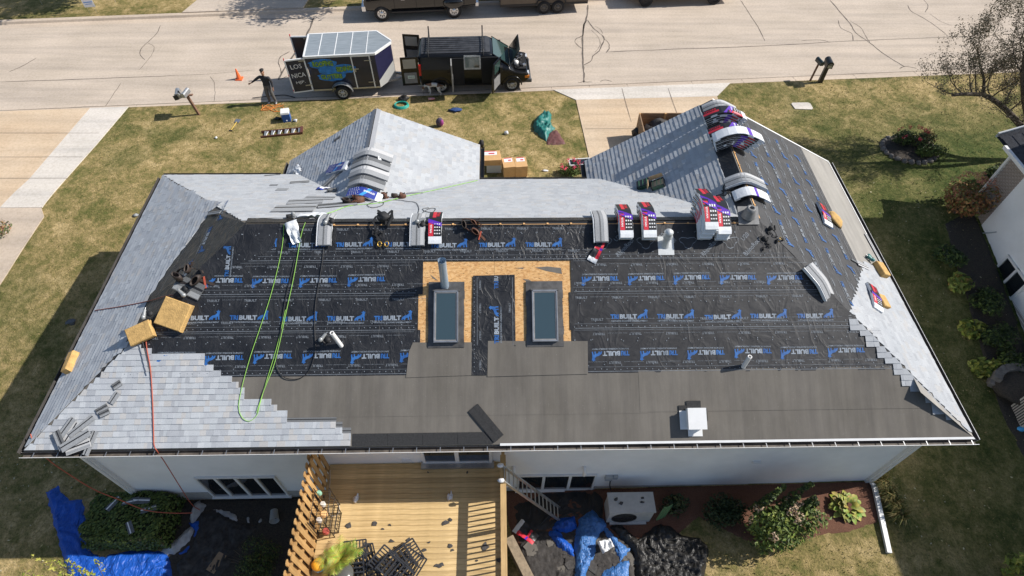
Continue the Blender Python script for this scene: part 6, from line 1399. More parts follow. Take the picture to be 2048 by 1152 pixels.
# ---------------------------------------------------------------- loose shingle strips
def strips(rows):
    for k, (fr, px, py, L, w, rot, m, lab, n) in enumerate(rows):
        u, v = fr.uv(px, py); b = MB(); b.box((0, 0, .006), (L, w, .012)); b.box((0, w * .12, .0125), (L - .01, w * .14, .004), mi=1); b.box((0, -w * .3, .0125), (L - .02, w * .3, .003), mi=2)
        o = b.build('loose_shingle', [m, M_wblack if m != M_starter else M_starter, M_sgrey if m != M_starter else M_starter]); o.matrix_world = fr.mat(u, v, n, R(rot)); tag(o, lab, 'shingle')
strips([(FR, 972, 846, 1.0, .3, -50, M_starter, 'loose black starter strip lying slantwise above the deck', .03),
    (FR, 146, 866, .55, .2, 62, M_slight, 'loose pale shingle upright at the left of the offcut pile by the gutter', .05), (FR, 136, 858, .62, .16, 58, M_sgrey, 'loose grey shingle second from left in the offcut pile by the gutter', .08),
    (FR, 166, 852, .7, .16, 40, M_sgrey, 'long loose shingle at the top of the offcut pile by the gutter', .06), (FR, 125, 880, .5, .18, -62, M_sdark, 'dark loose shingle at the lower left of the offcut pile', .1),
    (FR, 158, 880, .75, .2, 32, M_sgrey, 'longest loose shingle lying across the offcut pile', .13), (FR, 160, 893, .6, .22, 20, M_slight, 'pale loose shingle at the gutter below the offcut pile', .07), (FR, 184, 886, .6, .15, 72, M_sgrey, 'steep loose shingle at the right end of the offcut pile', .05),
    (FR, 206, 818, .3, .14, 30, M_sdark, 'small shingle offcut above the pile, middle of the new shingles', .04), (FR, 212, 826, .25, .14, 25, M_sdark, 'small dark offcut beneath another on the new shingles', .06), (FR, 231, 796, .3, .15, 60, M_sgrey, 'small shingle offcut right of the pair on the new shingles', .04), (FR, 236, 770, .22, .16, 35, M_sdark, 'topmost small dark offcut on the new shingles', .04),
    (BK, 590, 420, 1.15, .62, 183, M_sgrey, 'grey shingle sheet at the left ridge end beside the white wrapper', .05), (BK, 612, 405, 1.0, .5, 188, M_sgrey, 'grey shingle sheet partly under another at the left ridge end', .035), (BK, 675, 412, 1.1, .4, 197, M_sdark, 'dark shingle strip slanting up to the brown tool pouches', .04),
    (BK, 640, 398, .9, .36, 177, M_sgrey, 'grey shingle strip near the crest of the street slope', .03), (BK, 600, 366, .6, .22, 194, M_sdark, 'thin dark shingle strip on the street slope near the gable valley', .03), (BK, 565, 381, .36, .22, 178, M_sgrey, 'short grey offcut on the left of the street slope', .03),
    (BK, 545, 352, .5, .08, 195, M_sdark, 'thin offcut near the street gutter, left of the gable', .03), (BK, 548, 372, .25, .08, 182, M_sdark, 'tiny dark offcut in the middle of the left street slope', .03), (BK, 830, 388, .5, .12, 190, M_sgrey, 'grey offcut beside the green rope at the gable valley', .03),
    (AL, 672, 355, 1.3, .14, -62, M_sdark, 'long dark shingle strip lying down the left side of the gable', .03), (AL, 660, 362, 1.2, .12, -60, M_sgrey, 'second long strip lying down the left side of the gable', .05), (AL, 676, 278, .3, .16, -80, M_sdark, 'lone small offcut on the left face of the street gable', .03),
    (RF, 1723, 532, .5, .2, 90, M_slight, 'pale loose shingles beside the foam pad on the right slope', .04), (RF, 1714, 528, .55, .06, 82, M_sdark, 'thin metal-grey strip beside the loose shingles on the right slope', .03), (FR, 380, 575, .75, .42, -25, M_sdark, 'grey shingle sheets under the tool belt on the left hip', .05),
    (LF, 432, 428, .6, .1, 70, M_sgrey, 'thin grey strip at the top of the left hip', .05), (RF, 1745, 497, 1.2, .14, 2, M_slight, 'pale starter shingle along the right gutter', .03)])
# ---------------------------------------------------------------- tools
M_leather = mat('brown_leather', (.12, .05, .028), .65, var=.35, vs_=12, bump=.5, bs=30); M_leath2 = mat('dark_leather', (.045, .032, .026), .65, var=.3, vs_=12); M_strap = mat('black_webbing', (.02, .02, .021), .7); M_brass = mat('yellow_metal', (.6, .38, .08), .35, .7); M_toolgreen = mat('tool_teal', (.05, .2, .19), .4); M_toolgrey = mat('tool_grey', (.35, .36, .36), .4, .3); M_redrub = mat('red_strap', (.45, .09, .05), .6)
def toolbelt(label, fr, px, py, rot, m=None, sc_=1.0, seed=0, tail=False):
    u, v = fr.uv(px, py); m = m or M_leather; t = thing('tool_belt', label, 'tool belt', fr.mat(u, v, .01, rot) @ Matrix.Scale(sc_, 4)); rnd = random.Random(seed)
    b = MB(); pts = [(.26 * math.cos(a * .35) * (1 + .25 * math.sin(a * 1.1 + seed)), .16 * math.sin(a * .35), .06 + .04 * math.sin(a * 1.3 + seed)) for a in range(18)]
    for i in range(len(pts) - 1): b.bar(pts[i], Vector(pts[i + 1]) + (Vector(pts[i + 1]) - Vector(pts[i])) * .1, .012, .055)
    if tail: b.bar((.2, -.1, .03), (.5, -.24, .02), .06, .012)
    b.build('belt', m, t)
    for k, (x, y, r) in enumerate(((-.2, -.06, .12), (.17, -.1, .13), (.02, .12, .09))):
        b = MB(); M_ = Matrix.Translation((x, y, .02)) @ Matrix.Rotation(rnd.uniform(-.6, .6), 4, 'X') @ Matrix.Rotation(rnd.uniform(0, 3), 4, 'Z') @ Matrix.Diagonal((1.15, .55, .9, 1)); b.lathe([(r * .55, 0), (r * .95, .05), (r, .14), (r * .85, .2), (r * .7, .2), (r * .75, .1), (0, .06)], 9, M_); o = b.build('pouch', m if k else M_leath2, t)
    b = MB(); b.bar((-.1, .1, .1), (.12, .2, .15), .02); b.bar((.1, .17, .14), (.14, .25, .16), .03, .05); b.build('hammer', M_leath2, t)
    if tail: b = MB(); b.bar((.3, -.05, .04), (.33, -.3, .03), .035, .012); b.build('red_strap', M_redrub, t)
    return t
toolbelt('brown leather tool belt on the left hip above the yellow foam pad', FR, 380, 552, .1, M_leath2, 1.25, 1, True)
toolbelt('leftmost brown tool belt near the lower end of the gable', BK, 708, 406, 3.3, None, 1.0, 2); toolbelt('middle brown tool belt near the lower end of the gable', BK, 764, 397, 3.0, None, .8, 3); toolbelt('right brown tool belt near the lower end of the gable', BK, 799, 397, 2.9, None, .75, 4)
toolbelt('brown tool belt hanging over the ridge right of the lone bundle', FR, 944, 452, -.4, None, .95, 5, True)
def harness(label, fr, px, py, rot, sc_=1, seed=0, brass=True):
    u, v = fr.uv(px, py); t = thing('safety_harness', label, 'harness', fr.mat(u, v, .01, rot) @ Matrix.Scale(sc_, 4)); rnd = random.Random(seed); b = MB()
    for k in range(5):
        pts = []; x, y = rnd.uniform(-.12, .12), rnd.uniform(-.3, .3)
        for i in range(7): pts.append((x, y, .04 + rnd.uniform(0, .1))); x += rnd.uniform(-.14, .14); y += rnd.uniform(-.16, .16); x = max(-.22, min(.22, x)); y = max(-.45, min(.45, y))
        sp = smooth_path(pts, 3)
        for i in range(len(sp) - 1): b.bar(sp[i], sp[i + 1] + (sp[i + 1] - sp[i]) * .15, .045, .01)
    stuff(b.build('webbing', M_strap, t)); b = MB(); b.blob((0, .3, .09), (.15, .12, .09), 9, .4, seed=seed); b.build('pouch', M_strap, t)
    b = MB(); b.tube([(.1, .1, .08), (.2, .3, .12)], .04, 8); b.build('handle', M_strap, t)
    if brass:
        for k in range(2): b = MB(); a0 = rnd.uniform(0, 6); b.tube([(-.08 + .16 * k + .045 * math.cos(a * .6), -.32 + .06 * math.sin(a * .6), .06) for a in range(11)], .012, 6); b.build('snap_hook', M_brass, t)
    return t
harness('black harness and lanyard tangled on the front slope near the ridge', FR, 768, 462, 0, 1.15, 2); harness('black harness on the garage slope beside the tallest ridge stack', GL, 1447, 388, .5, .8, 3, False)
harness('black tool bag with yellow handle near the right end of the ridge', FR, 1548, 468, .6, .6, 4); harness('small dark tool heap on the wrinkled underlayment near the right hip', FR, 1530, 488, .2, .5, 5, False)
def nailgun(label, fr, px, py, rot, m=M_toolgrey, n=.02):
    u, v = fr.uv(px, py); t = thing('nail_gun', label, 'nail gun', fr.mat(u, v, n, rot)); b = MB(); b.tube([(-.02, 0, .06), (.16, 0, .06)], [.05, .04], 10); b.blob((-.03, 0, .07), (.07, .06, .06), 10, .1); b.build('body', m, t)
    b = MB(); b.tube([(-.02, -.02, .06), (-.05, -.18, .05)], .022, 8); b.build('grip', M_strap, t); b = MB(); b.box((.12, -.08, .05), (.05, .16, .04)); b.lathe([(.07, 0), (.07, .05), (0, .055)], 12, Matrix.Translation((.07, -.13, .02))); b.build('magazine', M_toolgreen if m is M_toolgreen else M_strap, t); b = MB(); b.tube([(.16, 0, .06), (.22, 0, .05)], .015, 6); b.build('nose', M_metal, t); return t
nailgun('grey nail gun on the ridge beside the lone shingle bundle', FR, 838, 445, .4, M_toolgrey, .08); nailgun('nail gun on the grey shingle strip at the left part of the ridge', FR, 655, 446, 1.2, M_toolgrey, .08); nailgun('nail gun at the left ridge end among the loose sheets', BK, 588, 437, 2, M_toolgrey, .05)
nailgun('nail gun lying on the underlayment left of the white vent pipe', FR, 645, 678, .9); nailgun('nail gun at the upper corner of the tan foam pad', FR, 296, 634, 1.5, M_toolgrey, .12); nailgun('teal nail gun above the foam pad at the right gutter', RF, 1738, 522, 1.0, M_toolgreen, .03); nailgun('nail gun on the sheets between belt and yellow foam pad', FR, 371, 590, 2.4, M_toolgrey, .07)
# ---------------------------------------------------------------- nail cartons on the garage valley
def carton(label, fr, px, py, rot, open_, m):
    u, v = fr.uv(px, py); t = thing('nail_carton', label, 'carton', fr.mat(u, v, .015, rot)); b = MB(); w, d, h = .42, .28, .16; th = .008
    for (c, s_) in (((0, 0, th / 2), (w, d, th)), ((-w / 2, 0, h / 2), (th, d, h)), ((w / 2, 0, h / 2), (th, d, h)), ((0, -d / 2, h / 2), (w, th, h)), ((0, d / 2, h / 2), (w, th, h))): b.box(c, s_)
    b.build('box', m, t); b = MB()
    if open_: b.box((-w / 2 - .07, 0, h + .05), (.02, d, .15), Matrix.Rotation(.6, 3, 'Y')); b.box((0, d / 2 + .06, h + .06), (w, .015, .16)); b.build('flap', mat('kraft', (.52, .36, .2), .8, var=.1), t); b = MB(); b.box((0, 0, .11), (w - .03, d - .03, .02)); b.build('nail_coils', mat('kraft_in', (.6, .45, .28), .8), t)
    else: b.box((0, 0, h), (w, d, .01)); b.build('lid', m, t)
    b = MB()
    for i in range(3): b.box((0, -d / 2 - .006, .03 + i * .05), (w * .8, .006, .012)); b.box((w * (i - 1) * .3, 0, h + .007), (.02, d * .9, .004))
    b.build('green_print', mat('green_print', (.12, .3, .16), .6), t); return t
M_cdark = mat('dark_carton', (.03, .035, .04), .6)
carton('closed dark nail carton in the garage valley, left of the open one', GL, 1290, 372, 1.45, False, M_cdark); carton('open dark nail carton with kraft flaps in the garage valley', GL, 1318, 372, 1.45, True, M_cdark)
# ---------------------------------------------------------------- hoses and ropes
M_hgreen = mat('neon_green_hose', (.3, .6, .1), .6); M_hblack = mat('black_hose', (.02, .02, .022), .5); M_hred = mat('red_hose', (.42, .09, .05), .6); M_hredl = mat('faded_red_hose', (.4, .14, .1), .7)
def hose(label, pts, r, m, n=.03, name='air_hose'):
    P_ = []
    for q in pts:
        if len(q) == 3: fr, x, y = q; P_.append(fr.px(x, y, n + r))
        else: P_.append(at(q[1], q[2], q[3]))
    b = MB(); b.tube(smooth_path(P_, 6), r, 6); return tag(b.build(name, m), label, 'hose')
F_ = lambda l: [(FR, x, y) for x, y in l]
hose('left strand of neon green hose running down from the ridge', F_([(569, 450), (566, 490), (556, 540), (540, 600), (520, 660), (500, 720), (484, 780), (479, 815), (486, 835), (500, 842), (515, 830), (522, 805), (535, 760), (556, 690), (572, 620)]), .0075, M_hgreen, .035)
hose('right strand of neon green hose running down from the ridge', F_([(612, 446), (604, 470), (597, 510), (588, 560), (575, 620), (560, 690), (548, 735), (530, 780), (515, 825)]), .0075, M_hgreen, .05)
hose('black hose dropping straight from the ridge past the pale nail gun', F_([(650, 455), (648, 490), (646, 520), (640, 560), (633, 600), (630, 650), (632, 700), (620, 740), (600, 757), (575, 757), (560, 745), (553, 725), (553, 715), (560, 680), (572, 600), (585, 545), (590, 520)]), .011, M_hblack, .035)
hose('neon green rope running along the street slope into the gable valley', [(BK, 616, 436), (BK, 660, 428), (BK, 700, 414), (BK, 760, 408), (BK, 820, 393), (BK, 880, 380), (BK, 955, 363)], .009, M_hgreen, .03, 'rope')
hose('thin black air line looping on the street slope near the ridge', [(BK, 835, 432), (BK, 838, 420), (BK, 832, 408), (BK, 815, 405), (BK, 790, 402), (BK, 770, 405), (BK, 765, 413), (BK, 745, 418), (BK, 735, 412), (BK, 750, 406), (BK, 768, 408)], .008, M_hblack)
hose('thin black loop of air line beside the lone bundle on the street slope', [(BK, 845, 428), (BK, 858, 420), (BK, 871, 420), (BK, 865, 427), (BK, 850, 425), (BK, 846, 420), (BK, 858, 418)], .008, M_hblack)
hose('faded red hose crossing the left slope to the gutter', [(FR, 375, 590), (LF, 340, 592), (LF, 300, 603), (LF, 250, 613), (LF, 192, 622)], .012, M_hredl, .02)
hose('red hose running straight down the new shingles and off the eave', F_([(293, 672), (296, 700), (303, 740), (307, 800), (309, 860), (310, 889)]) + [(0, 314, 902, 3.25), (0, 330, 925, 2.2), (0, 358, 970, .4), (0, 383, 1008, -1.2), (0, 400, 1020, -1.75)], .013, M_hred, .03)
hose('black air line over the tan foam pad and down the new shingles', F_([(296, 640), (283, 655), (284, 668), (291, 684), (298, 712), (306, 745)]), .011, M_hblack, .12)
hose('red hose hanging off the left eave corner down over the hedge', [(0, 61, 868, 3.35), (0, 68, 885, 3.2), (0, 95, 918, 2.7), (0, 140, 950, 1.9), (0, 190, 980, .9), (0, 240, 1000, .1), (0, 290, 1020, -.6), (0, 340, 1026, -.8), (0, 385, 1026, -1.0)], .014, M_hred)
# ---------------------------------------------------------------- vehicles
M_vblack = mat('black_car_paint', (.008, .008, .009), .22, spec=.35, coat=.15, var=.2, vs_=2); M_vroof = mat('dusty_black_roof', (.022, .023, .026), .5, col2=(.06, .062, .068), vs_=2.5); M_inner = mat('dark_interior', (.012, .012, .013), .9)
M_tyre = mat('tyre', (.02, .02, .021), .85, var=.2, vs_=12); M_rim = mat('steel_rim', (.55, .55, .55), .35, .25, var=.2); M_chrome = mat('chrome', (.8, .8, .8), .2, .6); M_red = mat('red_lens', (.55, .02, .02), .25); M_amber = mat('amber_lens', (.8, .25, .03), .3)
M_headl = mat('headlight', (.6, .62, .65), .1, spec=.9); M_vglass = mat('car_glass', (.03, .06, .055), .05, spec=.9, coat=.5); M_dorgrey = mat('door_trim_grey', (.2, .2, .2), .7, var=.15); M_tapes = mat('silver_tape', (.45, .47, .48), .35, .4, var=.3, vs_=14)
M_navy = mat('navy_trailer_skin', (.01, .015, .036), .35, coat=.3, var=.2, vs_=2); M_navy2 = mat('purple_blue_skin', (.022, .022, .06), .35, var=.15); M_troof = None
def loft(mb, st, mi=0):
    """st: list of (x, [(y,z)...half ring from bottom to roof centre]); mirrored"""
    rings = []
    for x, pr in st:
        full = [(x, -y, z) for y, z in pr] + [(x, y, z) for y, z in pr[::-1] if y > 1e-6]; rings.append(full)
    n = len(rings[0]); vs = [q for r in rings for q in r]
    fs = [(i * n + k, (i + 1) * n + k, (i + 1) * n + (k + 1) % n, i * n + (k + 1) % n) for i in range(len(rings) - 1) for k in range(n)]
    fs += [tuple(range(n)), tuple(range((len(rings) - 1) * n, len(rings) * n))[::-1]]
    mb.add(vs, fs, mi, False)
def wheel(t, x, y, r=.38, w=.25, side=-1, rim=M_rim, name='wheel'):
    M_ = Matrix.Translation((x, y, r)) @ Matrix.Rotation(math.pi / 2, 4, 'X'); b = MB(); b.lathe([(r * .62, -w / 2), (r * .93, -w / 2), (r, -w / 2 + .04), (r, w / 2 - .04), (r * .93, w / 2), (r * .62, w / 2)], 24, M_, caps=False); o = b.build(name, M_tyre, t)
    b = MB(); s_ = 1 if side < 0 else -1; b.lathe([(0, s_ * w * .36), (r * .18, s_ * w * .4), (r * .2, s_ * w * .3), (r * .5, s_ * w * .28), (r * .63, s_ * w * .46), (r * .62, -s_ * w * .4), (0, -s_ * w * .4)], 24, M_)
    for k in range(8): a = k * .785; b.box(M_ @ Vector((r * .38 * math.cos(a), r * .38 * math.sin(a), s_ * w * .3)), (.05, .03, .05), Matrix.Rotation(-a, 3, 'Y'), 1)
    b.build('rim', [rim, M_black], o)
def side_ring(hw, z0, zb, zt, rw, zr): return [(hw * .93, z0), (hw, z0 + .18), (hw, zb), (hw * .97, zb + .1), (rw + .06, zt), (rw, zr - .03), (rw * .55, zr), (0, zr + .015)]
def bevel(o, w=.05, seg=3):
    m_ = o.modifiers.new('bevel', 'BEVEL'); m_.width = w; m_.segments = seg; m_.limit_method = 'ANGLE'; m_.angle_limit = R(22); m_.harden_normals = False
    for p_ in o.data.polygons: p_.use_smooth = True
    return o
# ---- black cargo van
vh = math.atan2(.13, 3.36); c_ = Vector((8.88, 19.72)) + Vector((math.cos(vh), math.sin(vh))) * 1.45 + Vector((-math.sin(vh), math.cos(vh))) * .88
van = thing('cargo_van', 'black cargo van with its doors and hood open, parked at the kerb', 'van', TR(c_.x, c_.y, .0, vh)); b = MB()
loft(b, [(-2.42, side_ring(.96, .45, 1.2, 1.78, .76, 1.88)), (-2.3, side_ring(1.0, .38, 1.2, 1.83, .8, 1.96)), (.8, side_ring(1.0, .36, 1.2, 1.83, .8, 1.98)), (1.05, side_ring(1.0, .36, 1.2, 1.76, .76, 1.9)), (1.85, side_ring(.99, .36, 1.12, 1.28, .8, 1.32)), (2.15, side_ring(.98, .38, .98, 1.03, .8, 1.05)), (2.72, side_ring(.93, .42, .88, .93, .72, .96)), (2.82, side_ring(.86, .5, .78, .82, .65, .86))])
bevel(b.build('body', M_vblack, van))
b = MB(); loft(b, [(-2.3, [(.72, 1.955), (.55, 1.975), (0, 1.99)]), (.75, [(.72, 1.98), (.55, 1.995), (0, 2.01)]), (.95, [(.62, 1.94), (.5, 1.955), (0, 1.965)])])
rp = b.build('roof_panel', M_vroof, van)
for k in range(7): b = MB(); b.box((-.75, -.54 + k * .18, 2.0 + .012 * (1 - abs(k - 3) / 3)), (2.9, .04, .018)); b.build('roof_rib', M_vroof, rp)
ws = MB(); ws.add([(1.09, -.73, 1.91), (1.86, -.83, 1.345), (1.86, .83, 1.345), (1.09, .73, 1.91), (1.07, -.7, 1.88), (1.84, -.81, 1.31), (1.84, .81, 1.31), (1.07, .7, 1.88)], [(0, 1, 2, 3), (7, 6, 5, 4), (0, 4, 5, 1), (1, 5, 6, 2), (2, 6, 7, 3)]); ws.build('windshield', M_vglass, van)
for s_ in (-1, 1): b = MB(); b.bar((1.06, s_ * .77, 1.91), (1.88, s_ * .86, 1.33), .06, .04); b.build('pillar', M_vblack, van)
b = MB(); b.box((2.3, 0, 1.0), (.75, 1.35, .12)); b.build('engine_bay', M_inner, van)
b = MB(); rnd = random.Random(8)
for k in range(22): b.box((2.05 + rnd.random() * .55, rnd.uniform(-.6, .6), 1.08 + rnd.uniform(0, .06)), (rnd.uniform(.05, .2), rnd.uniform(.05, .25), rnd.uniform(.04, .1)), Matrix.Rotation(rnd.uniform(0, 1), 3, 'Z'), rnd.randint(0, 2))
b.tube([(2.1, -.3, 1.15), (2.3, 0, 1.2), (2.5, .2, 1.15)], .03, 6, 1); b.tube([(2.0, .3, 1.14), (2.3, .4, 1.2), (2.55, .1, 1.14)], .025, 6, 1); b.build('engine', [M_metal, M_black, M_dmetal], van)
b = MB(); b.lathe([(.1, 0), (.12, .05), (.12, .14), (.04, .18), (0, .18)], 10, Matrix.Translation((2.2, -.38, 1.13))); b.build('coolant_tank', M_pvc, van)
Mh = Matrix.Translation((1.92, 0, 1.32)) @ Matrix.Rotation(R(-62), 4, 'Y'); hd = MB(); hd.add([Mh @ Vector(q) for q in ((0, -.78, 0), (.85, -.68, -.05), (.85, .68, -.05), (0, .78, 0), (0, -.78, .04), (.85, -.68, .0), (.85, .68, .0), (0, .78, .04), (.4, -.72, -.0), (.4, .72, 0))], [(0, 1, 2, 3), (7, 6, 5, 4), (0, 4, 5, 1), (1, 5, 6, 2), (2, 6, 7, 3), (3, 7, 4, 0)]); bevel(hd.build('hood', M_vblack, van), .03)
b = MB(); b.box((2.84, 0, .55), (.16, 1.8, .22)); b.box((2.8, -.88, .55), (.3, .1, .2)); b.box((2.8, .88, .55), (.3, .1, .2)); bevel(b.build('front_bumper', mat('bumper_grey', (.08, .085, .09), .5), van), .04)
b = MB(); b.box((-2.48, 0, .5), (.14, 1.85, .18)); b.build('rear_bumper', M_chrome, van)
for s_ in (-1, 1):
    b = MB(); b.box((2.74, s_ * .74, .84), (.14, .3, .16)); b.build('headlight', M_headl, van); b = MB(); b.box((2.7, s_ * .9, .78), (.24, .08, .12)); b.build('turn_signal', M_amber, van); b = MB(); b.box((-2.4, s_ * .955, 1.25), (.1, .07, .55)); b.build('tail_light', M_red, van)
b = MB(); b.box((2.83, 0, .83), (.03, 1.1, .2)); b.build('grille', M_inner, van)
for x in (-1.45, 1.98):
    for s_ in (-1, 1):
        wheel(van, x, s_ * .87, .39, .26, s_); 
        b = MB(); b.tube([(x + .47 * math.cos(a * .3142), s_ * .985, .39 + .45 * math.sin(a * .3142)) for a in range(11)], .035, 5); b.build('wheel_arch', M_vblack, van)
def door(name, hinge, ang, w, z0, z1, win, m_out, par=van, th=.05, label=None, flipw=1):
    M_ = Matrix.Translation(hinge) @ Matrix.Rotation(ang, 4, 'Z'); b = MB(); wz0 = z0 + (z1 - z0) * .55
    cut = .18 if flipw == 2 else 0.02
    pr = [(0, z0), (w, z0), (w, wz0), (w - cut, z1), (0, z1)]; n = 5; vs = [M_ @ Vector((x, -th / 2, z)) for x, z in pr] + [M_ @ Vector((x, th / 2, z)) for x, z in pr]
    b.add(vs, [tuple(range(n)), tuple(range(2 * n - 1, n - 1, -1))] + [(i, n + i, n + (i + 1) % n, (i + 1) % n) for i in range(n)]); o = b.build(name, m_out, par)
    if win is not None: b = MB(); b.box(M_ @ Vector((w / 2 - cut * .25, 0, (wz0 + z1) / 2)), (w * .72 - cut * .5, th + .012, (z1 - wz0) * .72), M_.to_3x3()); b.build('window', win, o)
    b = MB(); b.box(M_ @ Vector((w * .5, th / 2 + .012, (z0 + wz0) / 2)), (w * .7, .015, (wz0 - z0) * .7), M_.to_3x3()); b.build('inner_trim', M_dorgrey, o)
    b = MB(); b.box(M_ @ Vector((w * .88, -th / 2 - .015, wz0 - .1)), (.12, .03, .04), M_.to_3x3()); b.build('handle', M_black, o); return o
M_bwin = mat('bright_window', (.35, .33, .29), .2)
rd = door('rear_door', (-2.44, -.96, 0), R(184), .84, .5, 1.95, M_bwin, M_vblack); b = MB(); Mq = Matrix.Translation((-2.44, -.96, 0)) @ Matrix.Rotation(R(184), 4, 'Z'); b.box(Mq @ Vector((.4, .045, .95)), (.32, .015, .16), Mq.to_3x3()); b.build('number_plate', mat('plate', (.55, .65, .6), .5), rd)
add_text_ = MB(); fit_text(add_text_, 'ATL 81 G', 0, 0, .24, .07, 0, lambda x, y: Mq @ Vector((.4 - x, .056, .95 + y)), 0); add_text_.build('plate_number', M_wblack, rd)
door('rear_door', (-2.44, .96, 0), R(172), .84, .5, 1.95, M_bwin, M_vblack)
b = MB(); b.box((-.6, -.985, 1.15), (.58, .05, 1.4)); b.build('cargo_shade_panel', M_inner, van); b = MB(); b.box((.92, -.985, 1.2), (.82, .05, 1.35)); b.build('cab_shade_panel', M_inner, van); b = MB(); b.box((-2.4, 0, 1.2), (.09, 1.6, 1.35)); b.build('rear_shade_panel', M_inner, van)  # dark panels on the body stand in for shade inside the doorways
door('side_door', (-.9, -1.0, 0), R(-88), .62, .45, 1.85, None, mat('pale_door_edge', (.3, .29, .27), .5, var=.2)); door('front_door', (1.42, -1.0, 0), R(-118), .92, .45, 1.9, M_vglass, M_vblack, flipw=2)
tw = MB(); 
for (x, z, sx, sz) in ((.09, 1.86, .78, .08), (.09, 1.3, .78, .08), (-.27, 1.58, .08, .5), (.45, 1.58, .08, .5)): tw.box((x, -1.0 + (z - 1.2) * .22, z), (sx, .03, sz), Matrix.Rotation(R(-13), 3, 'X'))
tw.build('taped_window_frame', M_tapes, van); b = MB(); b.box((.09, -.93, 1.58), (.66, .03, .48), Matrix.Rotation(R(-13), 3, 'X')); b.build('side_window', M_vglass, van)
for s_ in (-1, 1): b = MB(); b.box((1.45, s_ * 1.14, 1.35), (.12, .2, .26)); b.build('mirror', M_black, van)
b = MB(); b.box((.85, -.55, 1.05), (.5, .45, .7)); b.build('seat', M_dorgrey, van)
for x in (-1.95, .62):
    b = MB(); b.tube([(x, -.84, 1.86), (x, -.82, 2.2), (x, -.74, 2.12), (x, .74, 2.12), (x, .82, 2.45), (x, .84, 1.86)], .03, 6); b.build('ladder_rack', M_chrome if False else M_black, van)
# ---- enclosed work trailer
a = R(4); tr0 = Vector((4.2, 19.28)); side = Vector((-math.sin(a), math.cos(a))); tc = tr0 + side * .95
trl = thing('work_trailer', 'dark blue enclosed trailer with graffiti lettering and open rear doors', 'trailer', TR(tc.x, tc.y, 0, a) @ Matrix.Rotation(R(-.8), 4, 'Y')); x0, x1, xn, hw, z0, z1 = -1.35, 1.8, 2.5, .95, .45, 2.2
b = MB(); pl = [(x0, -hw), (x1, -hw), (xn, -.06), (xn, .06), (x1, hw), (x0, hw)]; b.prism(pl, z1 - z0, None, 0, z0); b.mi = [0, 0, 0, 0, 1, 1, 1, 0] if False else b.mi
bevel(b.build('box', M_navy, trl), .02)
M_troof = mat('trailer_roof_metal', (.3, .34, .36), .45, .4, col2=(.46, .5, .52), vs_=4, stretch=(.4, 4, 1))
b = MB(); pl2 = [(x0 - .03, -hw - .03), (x1 + .02, -hw - .03), (xn + .03, -.07), (xn + .03, .07), (x1 + .02, hw + .03), (x0 - .03, hw + .03)]; b.prism(pl2, .03, None, 0, z1 + .003); rf_ = b.build('roof', M_troof, trl)
for k in range(4): b = MB(); b.box((x0 + .62 + k * .72, 0, z1 + .04), (.03, hw * 2, .015)); b.build('roof_seam', M_white, rf_)
for p_, q_ in ((pl2[0], pl2[1]), (pl2[1], pl2[2]), (pl2[4], pl2[3]), (pl2[5], pl2[4]), (pl2[5], pl2[0])): b = MB(); b.bar((*p_, z1 + .0), (*q_, z1 + .0), .07, .1); b.build('roof_trim', M_white, trl)
for s_ in (-1, 1): b = MB(); b.bar((x0, s_ * (hw + .004), z0 + .03), (x1, s_ * (hw + .004), z0 + .03), .03, .08); b.build('lower_trim', M_metal, trl)
def vface(s_, d):                                          # the two slanted nose panels
    A_, B_ = Vector((x1, s_ * hw, 0)), Vector((xn, s_ * .06, 0)); o_ = Vector((hw, s_ * (xn - x1), 0)).normalized() * d; return A_ + o_, B_ + o_
for s_ in (-1, 1):
    A_, B_ = vface(s_, .006); b = MB(); b.add([Vector((A_.x, A_.y, z0)), Vector((B_.x, B_.y, z0)), Vector((B_.x, B_.y, z0 + .85)), Vector((A_.x, A_.y, z0 + .35))], [(0, 1, 2, 3) if s_ < 0 else (3, 2, 1, 0)]); b.build('stone_guard', mat('stone_guard', (.6, .6, .58), .4, .3), trl)
    A_, B_ = vface(s_, .005); b = MB(); b.add([Vector((A_.x, A_.y, z0 + .36)), Vector((B_.x, B_.y, z0 + .86)), Vector((B_.x, B_.y, z1)), Vector((A_.x, A_.y, z1))], [(0, 1, 2, 3) if s_ < 0 else (3, 2, 1, 0)]); b.build('nose_panel', M_navy2, trl)
Y = -hw - .006
M_gblue = mat('graffiti_blue', (.02, .2, .55), .5, var=.35, vs_=5); M_ggreen = mat('graffiti_green', (.2, .38, .06), .5, var=.3, vs_=9)
b = MB(); rnd = random.Random(2)
for cx_, cz_, w_, h_ in ((-.62, 1.82, .64, .25), (.28, 1.52, .55, .24), (-.35, 1.16, .64, .24), (-.5, 1.48, .4, .2)):
    n = 20; b.add([(cx_ + w_ * (1 + .1 * math.sin(k * 2.3)) * math.cos(k * 6.283 / n), Y - .001 * (1 + len(b.f)), cz_ + h_ * (1 + .12 * math.sin(k * 3.1)) * math.sin(k * 6.283 / n)) for k in range(n)], [tuple(range(n))])
b.build('graffiti_cloud', M_gblue, trl)
for k, (s_, cx_, cz_, w_, h_) in enumerate((('ROOFING', -.62, 1.83, .92, .27), ('SIDING', .3, 1.53, .74, .26), ('GUTTERS', -.36, 1.16, .98, .25))):
    for mi_, bold, dy in ((1, .09, -.008), (0, .045, -.012)):
        b = MB(); fit_text(b, s_, 0, 0, w_ * (1.03 if mi_ else 1), h_ * (1.1 if mi_ else 1), .03, lambda x, y: Vector((cx_ + x, Y + dy, cz_ + y + .02 * math.sin(x * 9))), 0, bold); b.build('graffiti_word', (M_ggreen, M_wblack)[mi_], trl)
for x in (.72, 1.55): b = MB(); b.box((x, Y - .01, 1.31), (.05, .025, 1.66)); b.build('door_frame', M_white, trl)
